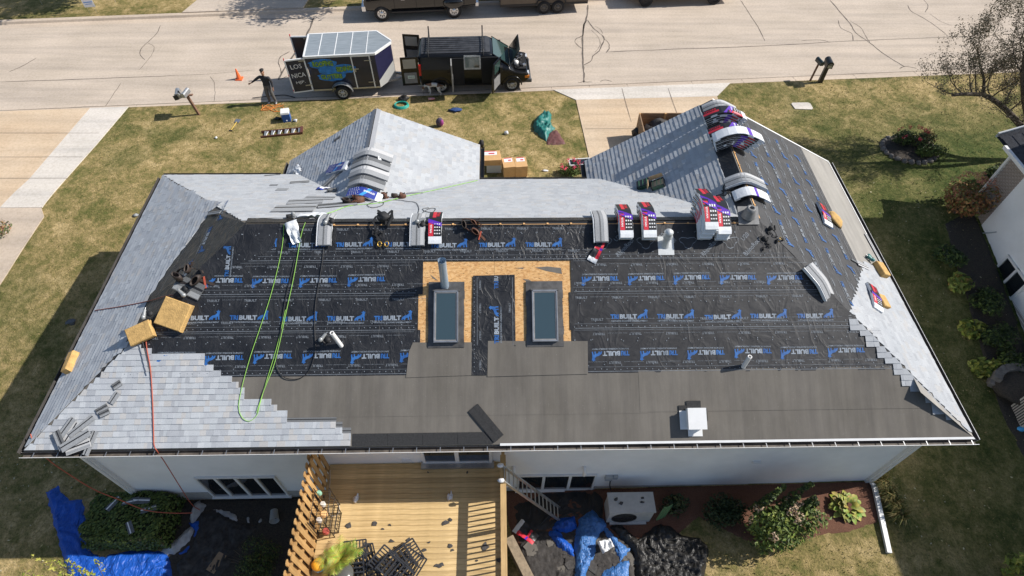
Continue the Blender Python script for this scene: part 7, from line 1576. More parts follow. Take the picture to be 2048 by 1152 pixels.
b = MB(); b.box((1.13, Y - .012, 2.13), (.9, .025, .06)); b.build('door_frame', M_white, trl)
for z in (.78, 1.9): b = MB(); b.box((1.45, Y - .025, z), (.32, .02, .035)); b.build('strap_hinge', M_metal, trl)
b = MB(); b.box((.85, Y - .03, 1.5), (.22, .03, .05)); b.box((.8, Y - .03, 1.42), (.06, .03, .14)); b.build('door_latch', M_metal, trl)
b = MB(); b.tube([(.0 + .46 * math.cos(q * .262 + .0), -hw - .06, .42 + .42 * math.sin(q * .262)) for q in range(13)], .05, 6); 
fl = [(.5 * math.cos(q * .262), .42 + .46 * math.sin(q * .262)) for q in range(13)]; b.add([(x, -hw - .01, z) for x, z in fl] + [(x, -hw - .26, z - .02) for x, z in fl], [(i, i + 1, 14 + i, 13 + i) for i in range(12)], 0, True); b.build('fender', M_metal, trl)
for s_ in (-1, 1): wheel(trl, 0, s_ * (hw + .12), .36, .21, s_)
b = MB()
for s_ in (-1, 1): b.bar((x1 - .2, s_ * .6, .42), (xn + .75, 0, .42), .07, .1)
b.tube([(xn + .55, .1, .1), (xn + .55, .1, .75)], .035, 8); b.box((xn + .75, 0, .48), (.2, .12, .1)); b.build('tongue', M_metal, trl)
b = MB(); b.box((x0 - .008, 0, 1.32), (.02, 1.7, 1.62)); b.build('rear_shade_panel', M_inner, trl)  # dark sheet standing in for the shade inside the trailer
def tdoor(sy, ang, lines, sc_):
    M_ = Matrix.Translation((x0 - .02, sy * hw, 0)) @ Matrix.Rotation(ang, 4, 'Z'); b = MB(); w = .92; b.box(M_ @ Vector((w / 2, 0, 1.32)), (w, .04, 1.66), M_.to_3x3()); o = b.build('rear_door', M_navy, trl)
    for (cx_, cz_, sx, sz) in ((w / 2, .5, w, .06), (w / 2, 2.13, w, .06), (.03, 1.32, .06, 1.58), (w - .03, 1.32, .06, 1.58)): b = MB(); b.box(M_ @ Vector((cx_, 0, cz_)), (sx, .055, sz), M_.to_3x3()); b.build('door_edge', M_white, o)
    for z in (.8, 2.05): b = MB(); b.box(M_ @ Vector((.14, 0, z)), (.3, .075, .05), M_.to_3x3()); b.build('strap_hinge', M_metal, o)
    f = 1 if sy < 0 else -1
    for s_, z, w_, h_ in lines:
        b = MB(); fit_text(b, s_, 0, 0, w_, h_, .04, lambda x, y: M_ @ Vector((w / 2 - x * sc_, .024 * sc_, z + y)), 0, .0); b.build('hand_lettering', M_wwhite, o)
    for z in (.62, 1.4, 2.2): b = MB(); b.box(M_ @ Vector((w - .02, .0, z)), (.03, .07, .1), M_.to_3x3()); b.build('marker_light', M_red, o)
tdoor(-1, R(188), (('LOS', 1.8, .5, .22), ('NICA', 1.36, .62, .22), ('HJP.', .98, .42, .17)), 1)
tdoor(1, R(176), (('BUILT', 1.85, .6, .16), ('Los', 1.52, .45, .18), ('Nica', 1.2, .5, .18)), -1)
# ---- parked across the street: pickup, brown trailer, white pickup
def pickup(label, fx, rx_, paint, rim, dual, nm='pickup_truck', h=1.0):
    f, r_ = Vector(fx), Vector(rx_); d = (f - r_).normalized(); ang = math.atan2(d.y, d.x); wb = (f - r_).length; sd = Vector((-d.y, d.x)); 
    ctr = (f + r_) / 2 + sd * (-.9 if sd.y < 0 else .9); t = thing(nm, label, 'pickup truck', TR(ctr.x, ctr.y, 0, ang)); hb = wb / 2; b = MB()
    loft(b, [(-hb - 1.25, side_ring(.95, .62, 1.25, 1.36, .85, 1.38)), (-hb + .85, side_ring(1.0, .55, 1.25, 1.38, .88, 1.4)), (-hb + .9, side_ring(1.0, .55, 1.3, 1.85, .76, 1.93)), (hb - 1.15, side_ring(1.0, .55, 1.3, 1.88, .76, 1.96)), (hb - .35, side_ring(1.0, .55, 1.25, 1.34, .85, 1.38)), (hb + .75, side_ring(.97, .55, 1.15, 1.22, .85, 1.26)), (hb + .9, side_ring(.92, .6, 1.05, 1.1, .8, 1.14))]); bevel(b.build('body', paint, t))
    b = MB(); b.box((-hb - .2, 0, 1.36), (1.95, 1.5, .12)); b.build('bed', M_inner, t)
    for s_ in (-1, 1):
        b = MB(); b.add([(-hb + 1.05, s_ * .985, 1.38), (hb - 1.0, s_ * .985, 1.38), (hb - 1.3, s_ * .84, 1.86), (-hb + 1.05, s_ * .84, 1.84)], [(0, 1, 2, 3) if s_ < 0 else (3, 2, 1, 0)]); b.build('side_window', M_vglass, t)
        for x in (-hb + 1.05, (-hb + hb) / 2 + .05, hb - .75): b = MB(); b.box((x, s_ * 1.003, .98), (.015, .02, .75)); b.build('door_gap', M_inner, t)
        for x in (-hb + 1.6, .75): b = MB(); b.box((x, s_ * 1.03, 1.18), (.22, .04, .05)); b.build('door_handle', M_chrome, t)
        b = MB(); b.box((0, s_ * .98, .5), (wb - 1.1, .16, .06)); b.build('running_board', M_black, t)
        b = MB(); b.box((hb + .84, s_ * .76, 1.0), (.16, .3, .24)); b.build('headlight', M_headl, t); b = MB(); b.box((-hb - 1.23, s_ * .88, 1.1), (.08, .14, .3)); b.build('tail_light', M_red, t)
        wheel(t, hb, s_ * .9, .41, .28, s_, rim); wheel(t, -hb, s_ * .92, .41, .3, s_, rim)
        if dual: b = MB(); b.blob((-hb, s_ * 1.0, .85), (.62, .2, .32), 12, .05); b.build('fender_flare', paint, t)
    b = MB(); b.box((hb + .95, 0, .7), (.2, 1.9, .26)); b.build('front_bumper', M_chrome, t); b = MB(); b.box((hb + .92, 0, 1.0), (.06, 1.1, .26)); b.build('grille', M_chrome, t); b = MB(); b.box((-hb - 1.3, 0, .68), (.16, 1.85, .2)); b.build('rear_bumper', M_chrome, t); b = MB(); b.box((-hb - 1.4, .35, .7), (.02, .3, .15)); b.build('number_plate', M_wwhite, t)
    b = MB(); b.add([(hb - 1.1, -.74, 1.93), (hb - .38, -.84, 1.4), (hb - .38, .84, 1.4), (hb - 1.1, .74, 1.93)], [(0, 1, 2, 3)]); b.build('windshield', M_vglass, t); return t
pickup('dark glossy dually pickup parked across the street towing the brown trailer', (5.22, 26.62), (9.2, 27.0), mat('dark_brown_paint', (.009, .008, .008), .16, coat=.6), M_chrome, True)
pickup('white pickup with black wheels parked farthest right across the street', (20.25, 28.3), (24.3, 28.62), mat('white_car_paint', (.75, .76, .77), .3, coat=.5), M_black, False)
M_brown = mat('brown_trailer', (.13, .1, .07), .5, var=.12, vs_=2); q = Vector((14.6, 27.42)); a = R(5); t = thing('brown_trailer', 'brown enclosed trailer parked across the street behind the pickup', 'trailer', TR(q.x - .3, q.y + .95, 0, a)); b = MB(); b.box((-.1, 0, 1.5), (5.0, 1.9, 2.0)); b.build('box', M_brown, t)
b = MB(); b.box((-.1, 0, 2.52), (5.06, 1.96, .05)); b.build('roof', M_white, t)
b = MB(); b.box((-.1, -.96, .54), (5.0, .03, .1)); b.box((-2.59, -.93, 1.5), (.03, .06, 2.0)); b.box((2.39, -.93, 1.5), (.03, .06, 2.0)); b.build('corner_trim', M_black, t)
for x in (-.1, .7):
    for s_ in (-1, 1): wheel(t, x, s_ * .92, .36, .22, s_, M_dmetal)
b = MB(); b.bar((-2.6, 0, .5), (-3.6, 0, .5), .09, .1); b.build('tongue', M_black, t)
b = MB(); b.tube([(-.55, -1.0, .55), (-.45, -1.0, .78), (.3, -1.0, .82), (1.05, -1.0, .78), (1.15, -1.0, .55)], .04, 6); b.build('fender', M_black, t)
# ---- open timber-sided trailer in the drive, behind the garage gable
q = at(1280, 228, 1.3); q.y -= 1.78; t = thing('timber_trailer', 'open timber-sided trailer full of dark rubbish standing in the driveway', 'trailer', TR(q.x, q.y + .1, .2)); M_wside = mat('timber_side', (.3, .19, .11), .8, var=.25, vs_=6, stretch=(.4, 1, 3))
L_, W_, H_ = 3.4, 1.75, .95
for c0, sz in (((L_ / 2, W_, .75), (L_, .04, .7)), ((0, W_ / 2, .75), (.04, W_, .7)), ((L_, W_ / 2, .75), (.04, W_, .7)), ((L_ / 2, 0, .75), (L_, .04, .7))): b = MB(); b.box(c0, sz); b.build('side_panel', M_wside, t)
b = MB(); b.box((L_ / 2, W_ / 2, .4), (L_, W_, .06)); b.build('floor', M_wside, t)
for x, y in ((1.5, -.12), (1.5, W_ + .12)): wheel(t, x, y, .33, .2, -1 if y < 0 else 1)
for k in range(9): b = MB(); b.blob((.5 + k * .32, W_ / 2 + .3 * math.sin(k * 2), .72 + .1 * math.sin(k)), (.4, .45, .3), 9, .7, seed=k); b.build('rubbish', M_debris, t)
for k in range(4): b = MB(); b.box((.01 + k * L_ / 3, W_ - .035, .75), (.08, .05, .72)); b.build('stake', M_wood, t)
q = at(1272, 275, .2); b = MB(); b.blob((0, 0, .25), (.22, .2, .28), 10, .5, seed=9); tag(b.build('rubbish_bag', M_fabric, None, Vector((q.x, q.y, .2))), 'black rubbish bag leaning on the corner of the timber trailer', 'bag')
# ---------------------------------------------------------------- person and dog (skinned figures)
def skin_figure(name, joints, edges, root, mats, zone, parent, sub=2):
    me = bpy.data.meshes.new(name); keys = list(joints); me.from_pydata([joints[k][0] for k in keys], [(keys.index(a), keys.index(b)) for a, b in edges], []); o = bpy.data.objects.new(name, me); C.objects.link(o)
    m_ = o.modifiers.new('skin', 'SKIN'); m_.use_smooth_shade = True; m_.branch_smoothing = .6
    if not me.skin_vertices: 
        bm = bmesh.new(); bm.from_mesh(me); bm.verts.layers.skin.verify(); bm.to_mesh(me); bm.free()
    for i, k in enumerate(keys):
        r = joints[k][1]; me.skin_vertices[0].data[i].radius = r if isinstance(r, tuple) else (r, r); me.skin_vertices[0].data[i].use_root = (k == root)
    s_ = o.modifiers.new('sub', 'SUBSURF'); s_.levels = sub; s_.render_levels = sub
    dg = bpy.context.evaluated_depsgraph_get(); out = bpy.data.meshes.new_from_object(o.evaluated_get(dg)); bpy.data.objects.remove(o); bpy.data.meshes.remove(me)
    out.materials.clear()
    for q in mats: out.materials.append(q)
    for p_ in out.polygons: p_.material_index = zone(p_.center); p_.use_smooth = True
    return put(name, out, parent)
M_skin = mat('skin', (.42, .23, .15), .5); M_shirt = mat('charcoal_shirt', (.03, .03, .035), .85, var=.2, vs_=8); M_trous = mat('grey_trousers', (.12, .115, .11), .9, var=.25, vs_=8); M_hair = mat('dark_hair', (.012, .01, .009), .7); M_shoe = mat('white_shoes', (.5, .5, .52), .6)
q = at(546, 206, .05); per = thing('person', 'person in charcoal shirt and grey trousers standing behind the trailer, one arm held out', 'person', TR(q.x, q.y, .055, R(-8)))
J = {'pel': ((0, 0, .95), (.17, .125)), 'wst': ((0, 0, 1.1), (.165, .12)), 'chs': ((0, 0, 1.32), (.2, .135)), 'nck': ((0, 0, 1.47), .065), 'hed0': ((0, -.01, 1.55), .08), 'hed': ((0, -.02, 1.66), (.085, .1)), 'hed2': ((0, -.01, 1.74), .05),
     'ls': ((-.19, 0, 1.4), .08), 'le': ((-.42, -.04, 1.25), .06), 'lw': ((-.62, -.12, 1.12), .034), 'lp': ((-.7, -.15, 1.08), (.036, .018)),
     'rs': ((.19, 0, 1.4), .08), 're': ((.27, .03, 1.13), .06), 'rw': ((.29, -.06, .9), .034), 'rp': ((.29, -.09, .82), (.036, .018)),
     'lh': ((-.1, 0, .88), .115), 'lk': ((-.12, -.03, .5), .085), 'la': ((-.14, .02, .1), .06), 'lt': ((-.16, -.16, .04), .04), 'rh': ((.1, 0, .88), .115), 'rk': ((.13, -.04, .5), .085), 'ra': ((.16, .03, .1), .06), 'rt': ((.22, -.14, .04), .04)}
Ed = [('pel', 'wst'), ('wst', 'chs'), ('chs', 'nck'), ('nck', 'hed0'), ('hed0', 'hed'), ('hed', 'hed2'), ('chs', 'ls'), ('ls', 'le'), ('le', 'lw'), ('lw', 'lp'), ('chs', 'rs'), ('rs', 're'), ('re', 'rw'), ('rw', 'rp'), ('pel', 'lh'), ('lh', 'lk'), ('lk', 'la'), ('la', 'lt'), ('pel', 'rh'), ('rh', 'rk'), ('rk', 'ra'), ('ra', 'rt')]
for s_, p0, d in (('l', (-.7, -.15, 1.08), (-.9, -.25, -.3)), ('r', (.29, -.09, .82), (0, -.2, -1))):
    d = Vector(d).normalized(); sd = d.cross(Vector((0, 1, .1))).normalized()
    for k in range(4):
        o1 = Vector(p0) + d * .05 + sd * (k - 1.5) * .022; J[s_ + 'f%d' % k] = (tuple(o1), .0095); o2 = o1 + d * (.035 + .01 * (1.5 - abs(k - 1.5))) + Vector((0, -.012, 0)); J[s_ + 'g%d' % k] = (tuple(o2), .0085); Ed += [(s_ + 'p', s_ + 'f%d' % k), (s_ + 'f%d' % k, s_ + 'g%d' % k)]
    o1 = Vector(p0) - sd * .045 + Vector((0, -.02, 0)); J[s_ + 'th'] = (tuple(o1), .01); Ed.append((s_ + 'p', s_ + 'th'))
def zone(c):
    if c.z < .09: return 4
    if c.z < .98 and abs(c.x) < .26 and not (c.x > .245 and c.z > .7): return 2
    if c.z > 1.69 or (c.z > 1.6 and c.y > .03): return 3
    if c.z > 1.485 or c.x < -.6 or (c.x > .2 and c.z < .92): return 0
    return 1
skin_figure('body', J, Ed, 'pel', [M_skin, M_shirt, M_trous, M_hair, M_shoe], zone, per)
b = MB(); b.blob((0, .0, 1.74), (.098, .115, .065), 12, .12); b.build('hair', M_hair, per)
b = MB()
for x in (-.033, .033): b.blob((x, -.112, 1.67), (.014, .01, .009), 8, 0)
b.build('eyes', M_hair, per); b = MB(); b.blob((0, -.125, 1.64), (.014, .022, .024), 8, 0); b.build('nose', M_skin, per); b = MB(); b.blob((0, -.112, 1.595), (.028, .008, .008), 8, 0); b.build('mouth', mat('lips', (.3, .12, .09), .5), per)
for x in (-.09, .09):
    b = MB(); b.blob((x, -.005, 1.655), (.014, .025, .034), 8, 0); b.build('ear', M_skin, per)
q = at(868, 188, .03); dog = thing('dog', 'white dog with brown patches sniffing the ground behind the van', 'dog', TR(q.x, q.y, .055, R(172)))
J = {'hip': ((-.3, 0, .5), (.1, .11)), 'mid': ((-.05, 0, .5), (.1, .11)), 'chs': ((.2, 0, .47), (.12, .14)), 'nk': ((.38, 0, .45), .08), 'hd': ((.5, -.02, .28), .07), 'mz': ((.56, -.04, .14), .045), 'nz': ((.57, -.04, .08), .03),
     'tl': ((-.42, 0, .5), .03), 'tl2': ((-.56, .03, .42), .02), 'tl3': ((-.66, .04, .4), .012)}
Ed = [('hip', 'mid'), ('mid', 'chs'), ('chs', 'nk'), ('nk', 'hd'), ('hd', 'mz'), ('mz', 'nz'), ('hip', 'tl'), ('tl', 'tl2'), ('tl2', 'tl3')]
for s_, y in (('a', -.1), ('b', .1)):
    dx = .05 if s_ == 'a' else -.05
    J.update({s_ + 'f0': ((.2, y, .38), .065), s_ + 'f1': ((.18 + dx, y, .2), .035), s_ + 'f2': ((.2 + dx, y, .04), .028), s_ + 'f3': ((.25 + dx, y, .02), .028), s_ + 'h0': ((-.28, y, .42), .085), s_ + 'h1': ((-.2 + dx, y, .28), .05), s_ + 'h2': ((-.33 + dx, y, .16), .03), s_ + 'h3': ((-.31 + dx, y, .03), .026), s_ + 'h4': ((-.26 + dx, y, .02), .026)})
    Ed += [('chs', s_ + 'f0'), (s_ + 'f0', s_ + 'f1'), (s_ + 'f1', s_ + 'f2'), (s_ + 'f2', s_ + 'f3'), ('hip', s_ + 'h0'), (s_ + 'h0', s_ + 'h1'), (s_ + 'h1', s_ + 'h2'), (s_ + 'h2', s_ + 'h3'), (s_ + 'h3', s_ + 'h4')]
skin_figure('body', J, Ed, 'mid', [mat('white_fur', (.65, .62, .57), .9), mat('brown_fur', (.2, .1, .055), .9)], lambda c: 1 if (c.z > .47 and (c.x > .05 or c.x < -.22) and c.x < .4) or (c.x > .45 and c.y > 0 and c.z > .2) else 0, dog)
for y in (-.07, .06): b = MB(); b.blob((.47, y, .3), (.05, .02, .06), 8, .1); b.build('ear', mat('ear_brown', (.2, .1, .055), .9), dog)
b = MB(); b.blob((.575, -.04, .06), (.018, .022, .018), 8, 0); b.build('nose_tip', M_black, dog)
# ---------------------------------------------------------------- mailboxes
def mailbox(t, M_, m, L=.5, w=.18, h=.24, door=True):
    b = MB(); pr = [(-w / 2, 0), (w / 2, 0)] + [(w / 2 * math.cos(a * .3142), h * .55 + w / 2 * math.sin(a * .3142)) for a in range(11)]; n = len(pr)
    b.add([M_ @ Vector((x, -L / 2, z)) for x, z in pr] + [M_ @ Vector((x, L / 2, z)) for x, z in pr], [tuple(range(n)), tuple(range(2 * n - 1, n - 1, -1))] + [(i, n + i, n + (i + 1) % n, (i + 1) % n) for i in range(n)]); o = b.build('mailbox', m, t)
    b = MB(); b.box(M_ @ Vector((0, -L / 2 - .008, h * .5)), (w * .9, .014, h * .85), M_.to_3x3()); b.build('box_door', m, o); return o
M_mbs = mat('galvanised_mailbox', (.45, .46, .47), .4, .7, var=.2); M_mbb = mat('black_mailbox', (.015, .016, .017), .4); M_mbg = mat('green_black_mailbox', (.02, .035, .035), .35); M_oldwood = mat('old_post', (.2, .11, .07), .85, var=.25, vs_=8)
q = gat(398, 229); t = thing('double_mailbox', 'leaning wooden post with a grey and a black mailbox on the left lawn', 'mailbox', TR(q.x, q.y, q.z, R(0)) @ Matrix.Rotation(R(-8), 4, 'Y')); b = MB(); b.box((0, 0, .5), (.1, .1, 1.1)); b.build('post', M_oldwood, t); b = MB(); b.box((-.1, 0, 1.03), (.75, .12, .04)); b.build('shelf', M_oldwood, t)
mailbox(t, TR(-.35, .02, 1.05, R(15)), M_mbs, .5, .22, .28); mailbox(t, TR(.0, .02, 1.05, R(-10)), M_mbs, .48); b = MB(); b.box((-.35, -.28, 1.15), (.19, .03, .22), Matrix.Rotation(R(15), 3, 'Z')); b.build('open_door', M_mbb, t); b = MB(); b.tube([(-.3, -.05, 1.0), (-.3, -.05, 1.3)], .1, 10); b.build('newspaper_tube', M_mbb, t)
q = gat(1640, 164); t = thing('tall_mailbox', 'tall glossy black moulded mailbox post at the kerb', 'mailbox', TR(q.x, q.y, q.z, R(-4))); b = MB(); b.box((0, 0, .45), (.2, .16, .95), taper=.9); b.build('post', M_mbb, t)
b = MB(); b.box((0, 0, 1.0), (.3, .5, .22)); pr = [(.15 * math.cos(a * .3142), .15 * math.sin(a * .3142)) for a in range(11)]; n = 11; b.add([(x, -.28, 1.1 + z) for x, z in pr] + [(x, .28, 1.1 + z) for x, z in pr], [tuple(range(n)), tuple(range(2 * n - 1, n - 1, -1))] + [(i, n + i, n + (i + 1) % n, (i + 1) % n) for i in range(n)]); b.build('box', M_mbb, t)
b = MB(); fit_text(b, '2812', 0, 0, .16, .06, 0, lambda x, y: Vector((x, -.286, 1.14 + y)), 0); b.box((0, -.255, 1.0), (.2, .012, .14)); b.build('house_number', M_mbs, t)
q = gat(1620, 162); t = thing('green_mailbox', 'small dark green mailbox on a thin leaning post beside the tall black one', 'mailbox', TR(q.x, q.y, q.z, R(10)) @ Matrix.Rotation(R(3), 4, 'Y')); b = MB(); b.box((0, 0, .48), (.07, .07, 1.0)); b.build('post', M_oldwood, t); mailbox(t, TR(0, 0, .98, 0), M_mbg, .5, .18, .22)
# ---------------------------------------------------------------- cone, cooler, ladder, shovel, hose coil and the rest of the front lawn
M_cone = mat('cone_orange', (.85, .16, .04), .5); q = at(479, 158, 0); t = thing('traffic_cone', 'orange traffic cone standing alone on the road', 'cone', q); b = MB(); b.box((0, 0, .02), (.32, .32, .04)); b.build('base', M_cone, t); b = MB(); b.lathe([(.12, .04), (.03, .54), (.025, .56), (0, .56)], 18); b.build('cone_body', M_cone, t)
q = gat(575, 240); t = thing('cooler', 'blue drinks cooler with white lid on the front lawn', 'cooler', TR(q.x, q.y, q.z, .2)); b = MB(); b.box((0, 0, .22), (.34, .36, .44), taper=1.08); b.build('tub', mat('cooler_blue', (.03, .12, .42), .45), t); b = MB(); b.box((0, 0, .47), (.39, .41, .08), taper=.92); b.build('lid', M_white, t); b = MB(); b.tube([(-.2, 0, .4), (-.24, -.1, .3), (-.24, .1, .3), (-.2, 0, .4)], .012, 5); b.build('handle', M_white, t); b = MB(); b.box((0, -.19, .1), (.05, .04, .05)); b.build('tap', M_white, t)
q = gat(592, 243); b = MB(); b.blob((0, 0, .06), (.09, .07, .06), 8, .8); tag(b.build('drink_cup', M_paper, None, q), 'crumpled pale cup on the grass right of the cooler', 'cup')
q = gat(565, 238); b = MB(); b.blob((0, 0, .04), (.18, .12, .05), 8, .7, seed=3); tag(b.build('dark_cloth', M_fabric, None, Vector((q.x - .2, q.y, q.z))), 'dark cloth on the grass left of the cooler', 'cloth')
A_, B_ = gat(522, 276), gat(606, 268); t = thing('step_ladder', 'folded brown fibreglass step ladder with pale steps lying on the lawn', 'ladder', TR(A_.x, A_.y, A_.z + .05, math.atan2(B_.y - A_.y, B_.x - A_.x))); L_ = (B_ - A_).length; M_fg = mat('fibreglass_brown', (.13, .05, .035), .5)
for y in (-.0, .38): b = MB(); b.box((L_ / 2, y, .0), (L_, .04, .09)); b.build('side_rail', M_fg, t)
for y in (.05, .33): b = MB(); b.box((L_ / 2 - .05, y, -.06), (L_ - .15, .03, .05)); b.build('rear_rail', M_fg, t)
for k in range(6): b = MB(); b.box((.2 + k * (L_ - .35) / 5, .19, .02), (.09, .36, .03)); b.build('step', M_alu, t); b = MB(); b.bar((.22 + k * (L_ - .35) / 5, .02, .0), (.3 + k * (L_ - .35) / 5, .36, .0), .03, .02); b.build('brace', M_paper, t)
b = MB(); b.box((L_ - .04, .19, .05), (.12, .44, .05)); b.build('top_cap', M_fg, t)
A_, B_ = gat(462, 262), gat(478, 240); t = thing('shovel', 'yellow-handled shovel lying on the left lawn', 'shovel', A_); b = MB(); b.tube([(0, 0, .03), (B_ - A_) * .75 + Vector((0, 0, .04))], .018, 8); b.build('handle', mat('yellow_handle', (.6, .42, .08), .6), t); b = MB(); d = (B_ - A_); b.bar(d * .72 + Vector((0, 0, .03)), d + Vector((0, 0, .05)), .22, .015); b.build('blade', M_metal, t); b = MB(); b.box((0, 0, .03), (.14, .06, .03)); b.build('grip', M_black, t)
def coil(label, px, py, r, m, n=7, seed=0, z=None):
    q = gat(px, py); rnd = random.Random(seed); b = MB(); pts = []
    for i in range(n * 16): a = i * .3927; rr = r * (1 + .08 * math.sin(a * .37 + seed) - .018 * (i // 16)); pts.append((rr * math.cos(a), rr * .8 * math.sin(a), .02 + .012 * (i // 16) + .008 * math.sin(a * 1.7)))
    b.tube(pts, .016, 5); return tag(b.build('hose_coil', m, None, q), label, 'hose')
coil('teal garden hose coil on the lawn edge between trailer and van', 803, 212, .34, mat('teal_hose', (.03, .4, .32), .45), 8)
q = gat(809, 200); b = MB(); b.blob((0, 0, .1), (.25, .15, .12), 10, .8, seed=2); b.tube([(-.2, 0, .1), (0, .05, .28), (.2, 0, .1)], .015, 5); tag(b.build('black_bag', M_fabric, None, q), 'black bag with handle behind the teal hose coil', 'bag')
q = gat(862, 200); b = MB(); b.tube([(-.12, 0, .06), (.12, .02, .06)], .06, 10); b.blob((.14, .05, .05), (.06, .05, .05), 7, .6); tag(b.build('crushed_can', mat('can_white_red', (.6, .5, .5), .35, .3, col2=(.6, .1, .1), vs_=9), None, q), 'crushed white and red can at the kerb by the dog', 'can')
q = gat(911, 222); b = MB(); b.blob((0, 0, .05), (.3, .14, .06), 12, .9, seed=6); tag(b.build('blue_cloth', mat('denim', (.03, .07, .2), .9, var=.3, vs_=12), None, q), 'dark blue cloth lying on the lawn below the van', 'cloth')
q = gat(880, 252); t = thing('backpack', 'purple and grey backpack standing on the front lawn', 'backpack', TR(q.x, q.y, q.z, .3)); b = MB(); b.blob((0, 0, .22), (.17, .12, .24), 14, .15); b.build('sack', mat('pack_grey', (.08, .06, .1), .8), t); b = MB(); b.blob((.07, -.05, .2), (.11, .1, .18), 12, .15, seed=3); b.build('front_pocket', mat('pack_purple', (.3, .05, .22), .7), t); b = MB(); b.tube([(-.05, .08, .44), (0, .08, .5), (.05, .08, .44)], .012, 5); b.build('loop', M_strap, t)
q = gat(1013, 268); b = MB(); b.blob((0, 0, .07), (.1, .1, .08), 10, .5, seed=8); tag(b.build('white_paper_ball', M_paper, None, q), 'crumpled white paper ball on the front lawn', 'paper')
q = gat(1097, 315); 
M_tg = mat('green_tarp', (.02, .16, .14), .45, var=.3, vs_=5, bump=.5, bs=12); M_tm = mat('maroon_tarp', (.13, .05, .045), .6, var=.25, vs_=8, bump=.4, bs=14)
heap('green_tarp', 'teal green side of a crumpled tarp on the front lawn', 'tarp', [(1066, 250), (1072, 236), (1085, 228), (1103, 228), (1102, 250), (1110, 258), (1100, 266), (1093, 284), (1084, 276), (1068, 262)], M_tg, .3, 2.6, 21, .06)
heap('maroon_tarp', 'maroon underside of the crumpled tarp, folded towards the house', 'tarp', [(1092, 290), (1093, 272), (1104, 262), (1114, 260), (1122, 272), (1132, 288), (1118, 290)], M_tm, .1, 3, 22, .06)
# cartons under the gable eave
def box_(label, px, py, z, sz, rot, m, name='cardboard_box', prints=True, zoff=0):
    p_ = at(px, py, z); t = thing(name, label, 'box', TR(p_.x, p_.y, z, rot)); b = MB(); b.box((0, 0, sz[2] / 2), sz); b.build('carton', m, t)
    if prints: b = MB(); b.box((0, sz[1] * .22, sz[2] + .003), (sz[0] * .7, sz[1] * .35, .006)); b.build('label', M_wwhite, t); b = MB(); b.box((0, sz[1] * .43, sz[2] + .003), (sz[0] * .6, sz[1] * .08, .006)); b.box((sz[0] * .12, sz[1] * .2, sz[2] + .0065), (sz[0] * .25, sz[1] * .12, .004)); b.build('red_print', M_wred, t)
    return t
M_card = mat('cardboard', (.6, .36, .16), .8, var=.1, vs_=4)
gz = .22
box_('left of two tall kraft cartons standing on the lawn below the gutter', 1017, 345, .22, (.5, .62, .55), R(8), M_card); box_('right of two tall kraft cartons standing on the lawn below the gutter', 1041, 344, .22, (.5, .62, .55), R(6), M_card)
box_('grey plastic bin under the cartons at the gable corner', 988, 338, .2, (.62, .5, .42), 0, mat('bin_grey', (.5, .5, .5), .5), 'plastic_bin', False)
p_ = at(988, 338, .2); box_('lower flat carton with red lettering on the grey bin', 980, 322, .62, (.95, .6, .1), R(2), M_card, prints=False); box_('upper flat carton with picture label on the grey bin', 978, 318, .73, (.98, .62, .18), R(4), M_card)
q = gat(1018, 322); t = thing('chain', 'black and white chain heaped on the grass behind the cartons', 'chain', q); rnd = random.Random(2)
for k in range(46): a = rnd.uniform(0, 6.28); b = MB(); c0 = Vector((-.45 + k * .02 + rnd.uniform(-.05, .05), rnd.uniform(-.1, .1), .03 + rnd.uniform(0, .04))); Mc = Matrix.Translation(c0) @ Matrix.Rotation(a, 4, 'Z') @ Matrix.Rotation(rnd.uniform(-.8, .8), 4, 'X'); b.tube([Mc @ Vector((.04 * math.cos(i * .785), .025 * math.sin(i * .785), 0)) for i in range(9)], .01, 4); b.build('link', (M_paper, M_black)[k % 2], t)
q = gat(963, 292); b = MB(); b.blob((0, 0, .25), (.14, .12, .2), 9, .8, seed=5); tag(b.build('tool_sack', M_fabric, None, Vector((q.x, q.y - .2, q.z))), 'dark sack at the corner of the gable gutter', 'bag')
q = gat(1090, 342); b = MB(); b.blob((0, 0, .03), (.14, .06, .03), 8, .9, seed=7); tag(b.build('paper_litter', M_paper, None, q), 'flat white litter on the grass right of the cartons', 'paper')
q = gat(1138, 352); bush('red_geraniums', 'red flowering geraniums by the middle gutter next to the garage', 'flowers', (q.x + .1, q.y + .1, q.z), (.55, .4, .5), 700, .09, G1, 91, 5, (11, .09, [(.75, .03, .12), (.85, .08, .2)]))
t = thing('window_frame', 'discarded white storm window leaning behind the red geraniums', 'window', TR(q.x + .45, q.y + .1, q.z + .02, .1)); b = MB()
for c0, sz in (((0, 0, .5), (.9, .04, .05)), ((0, .35, .52), (.9, .04, .05)), ((-.44, .17, .5), (.04, .35, .05)), ((.44, .17, .5), (.04, .35, .05))): b.box(c0, sz)
b.build('sash', M_white, t); b = MB(); b.box((0, .17, .5), (.86, .33, .012)); b.build('pane', M_glass, t); b = MB(); b.box((-.3, .17, .24), (.05, .3, .48)); b.box((.3, .17, .24), (.05, .3, .48)); b.build('support', M_black, t)
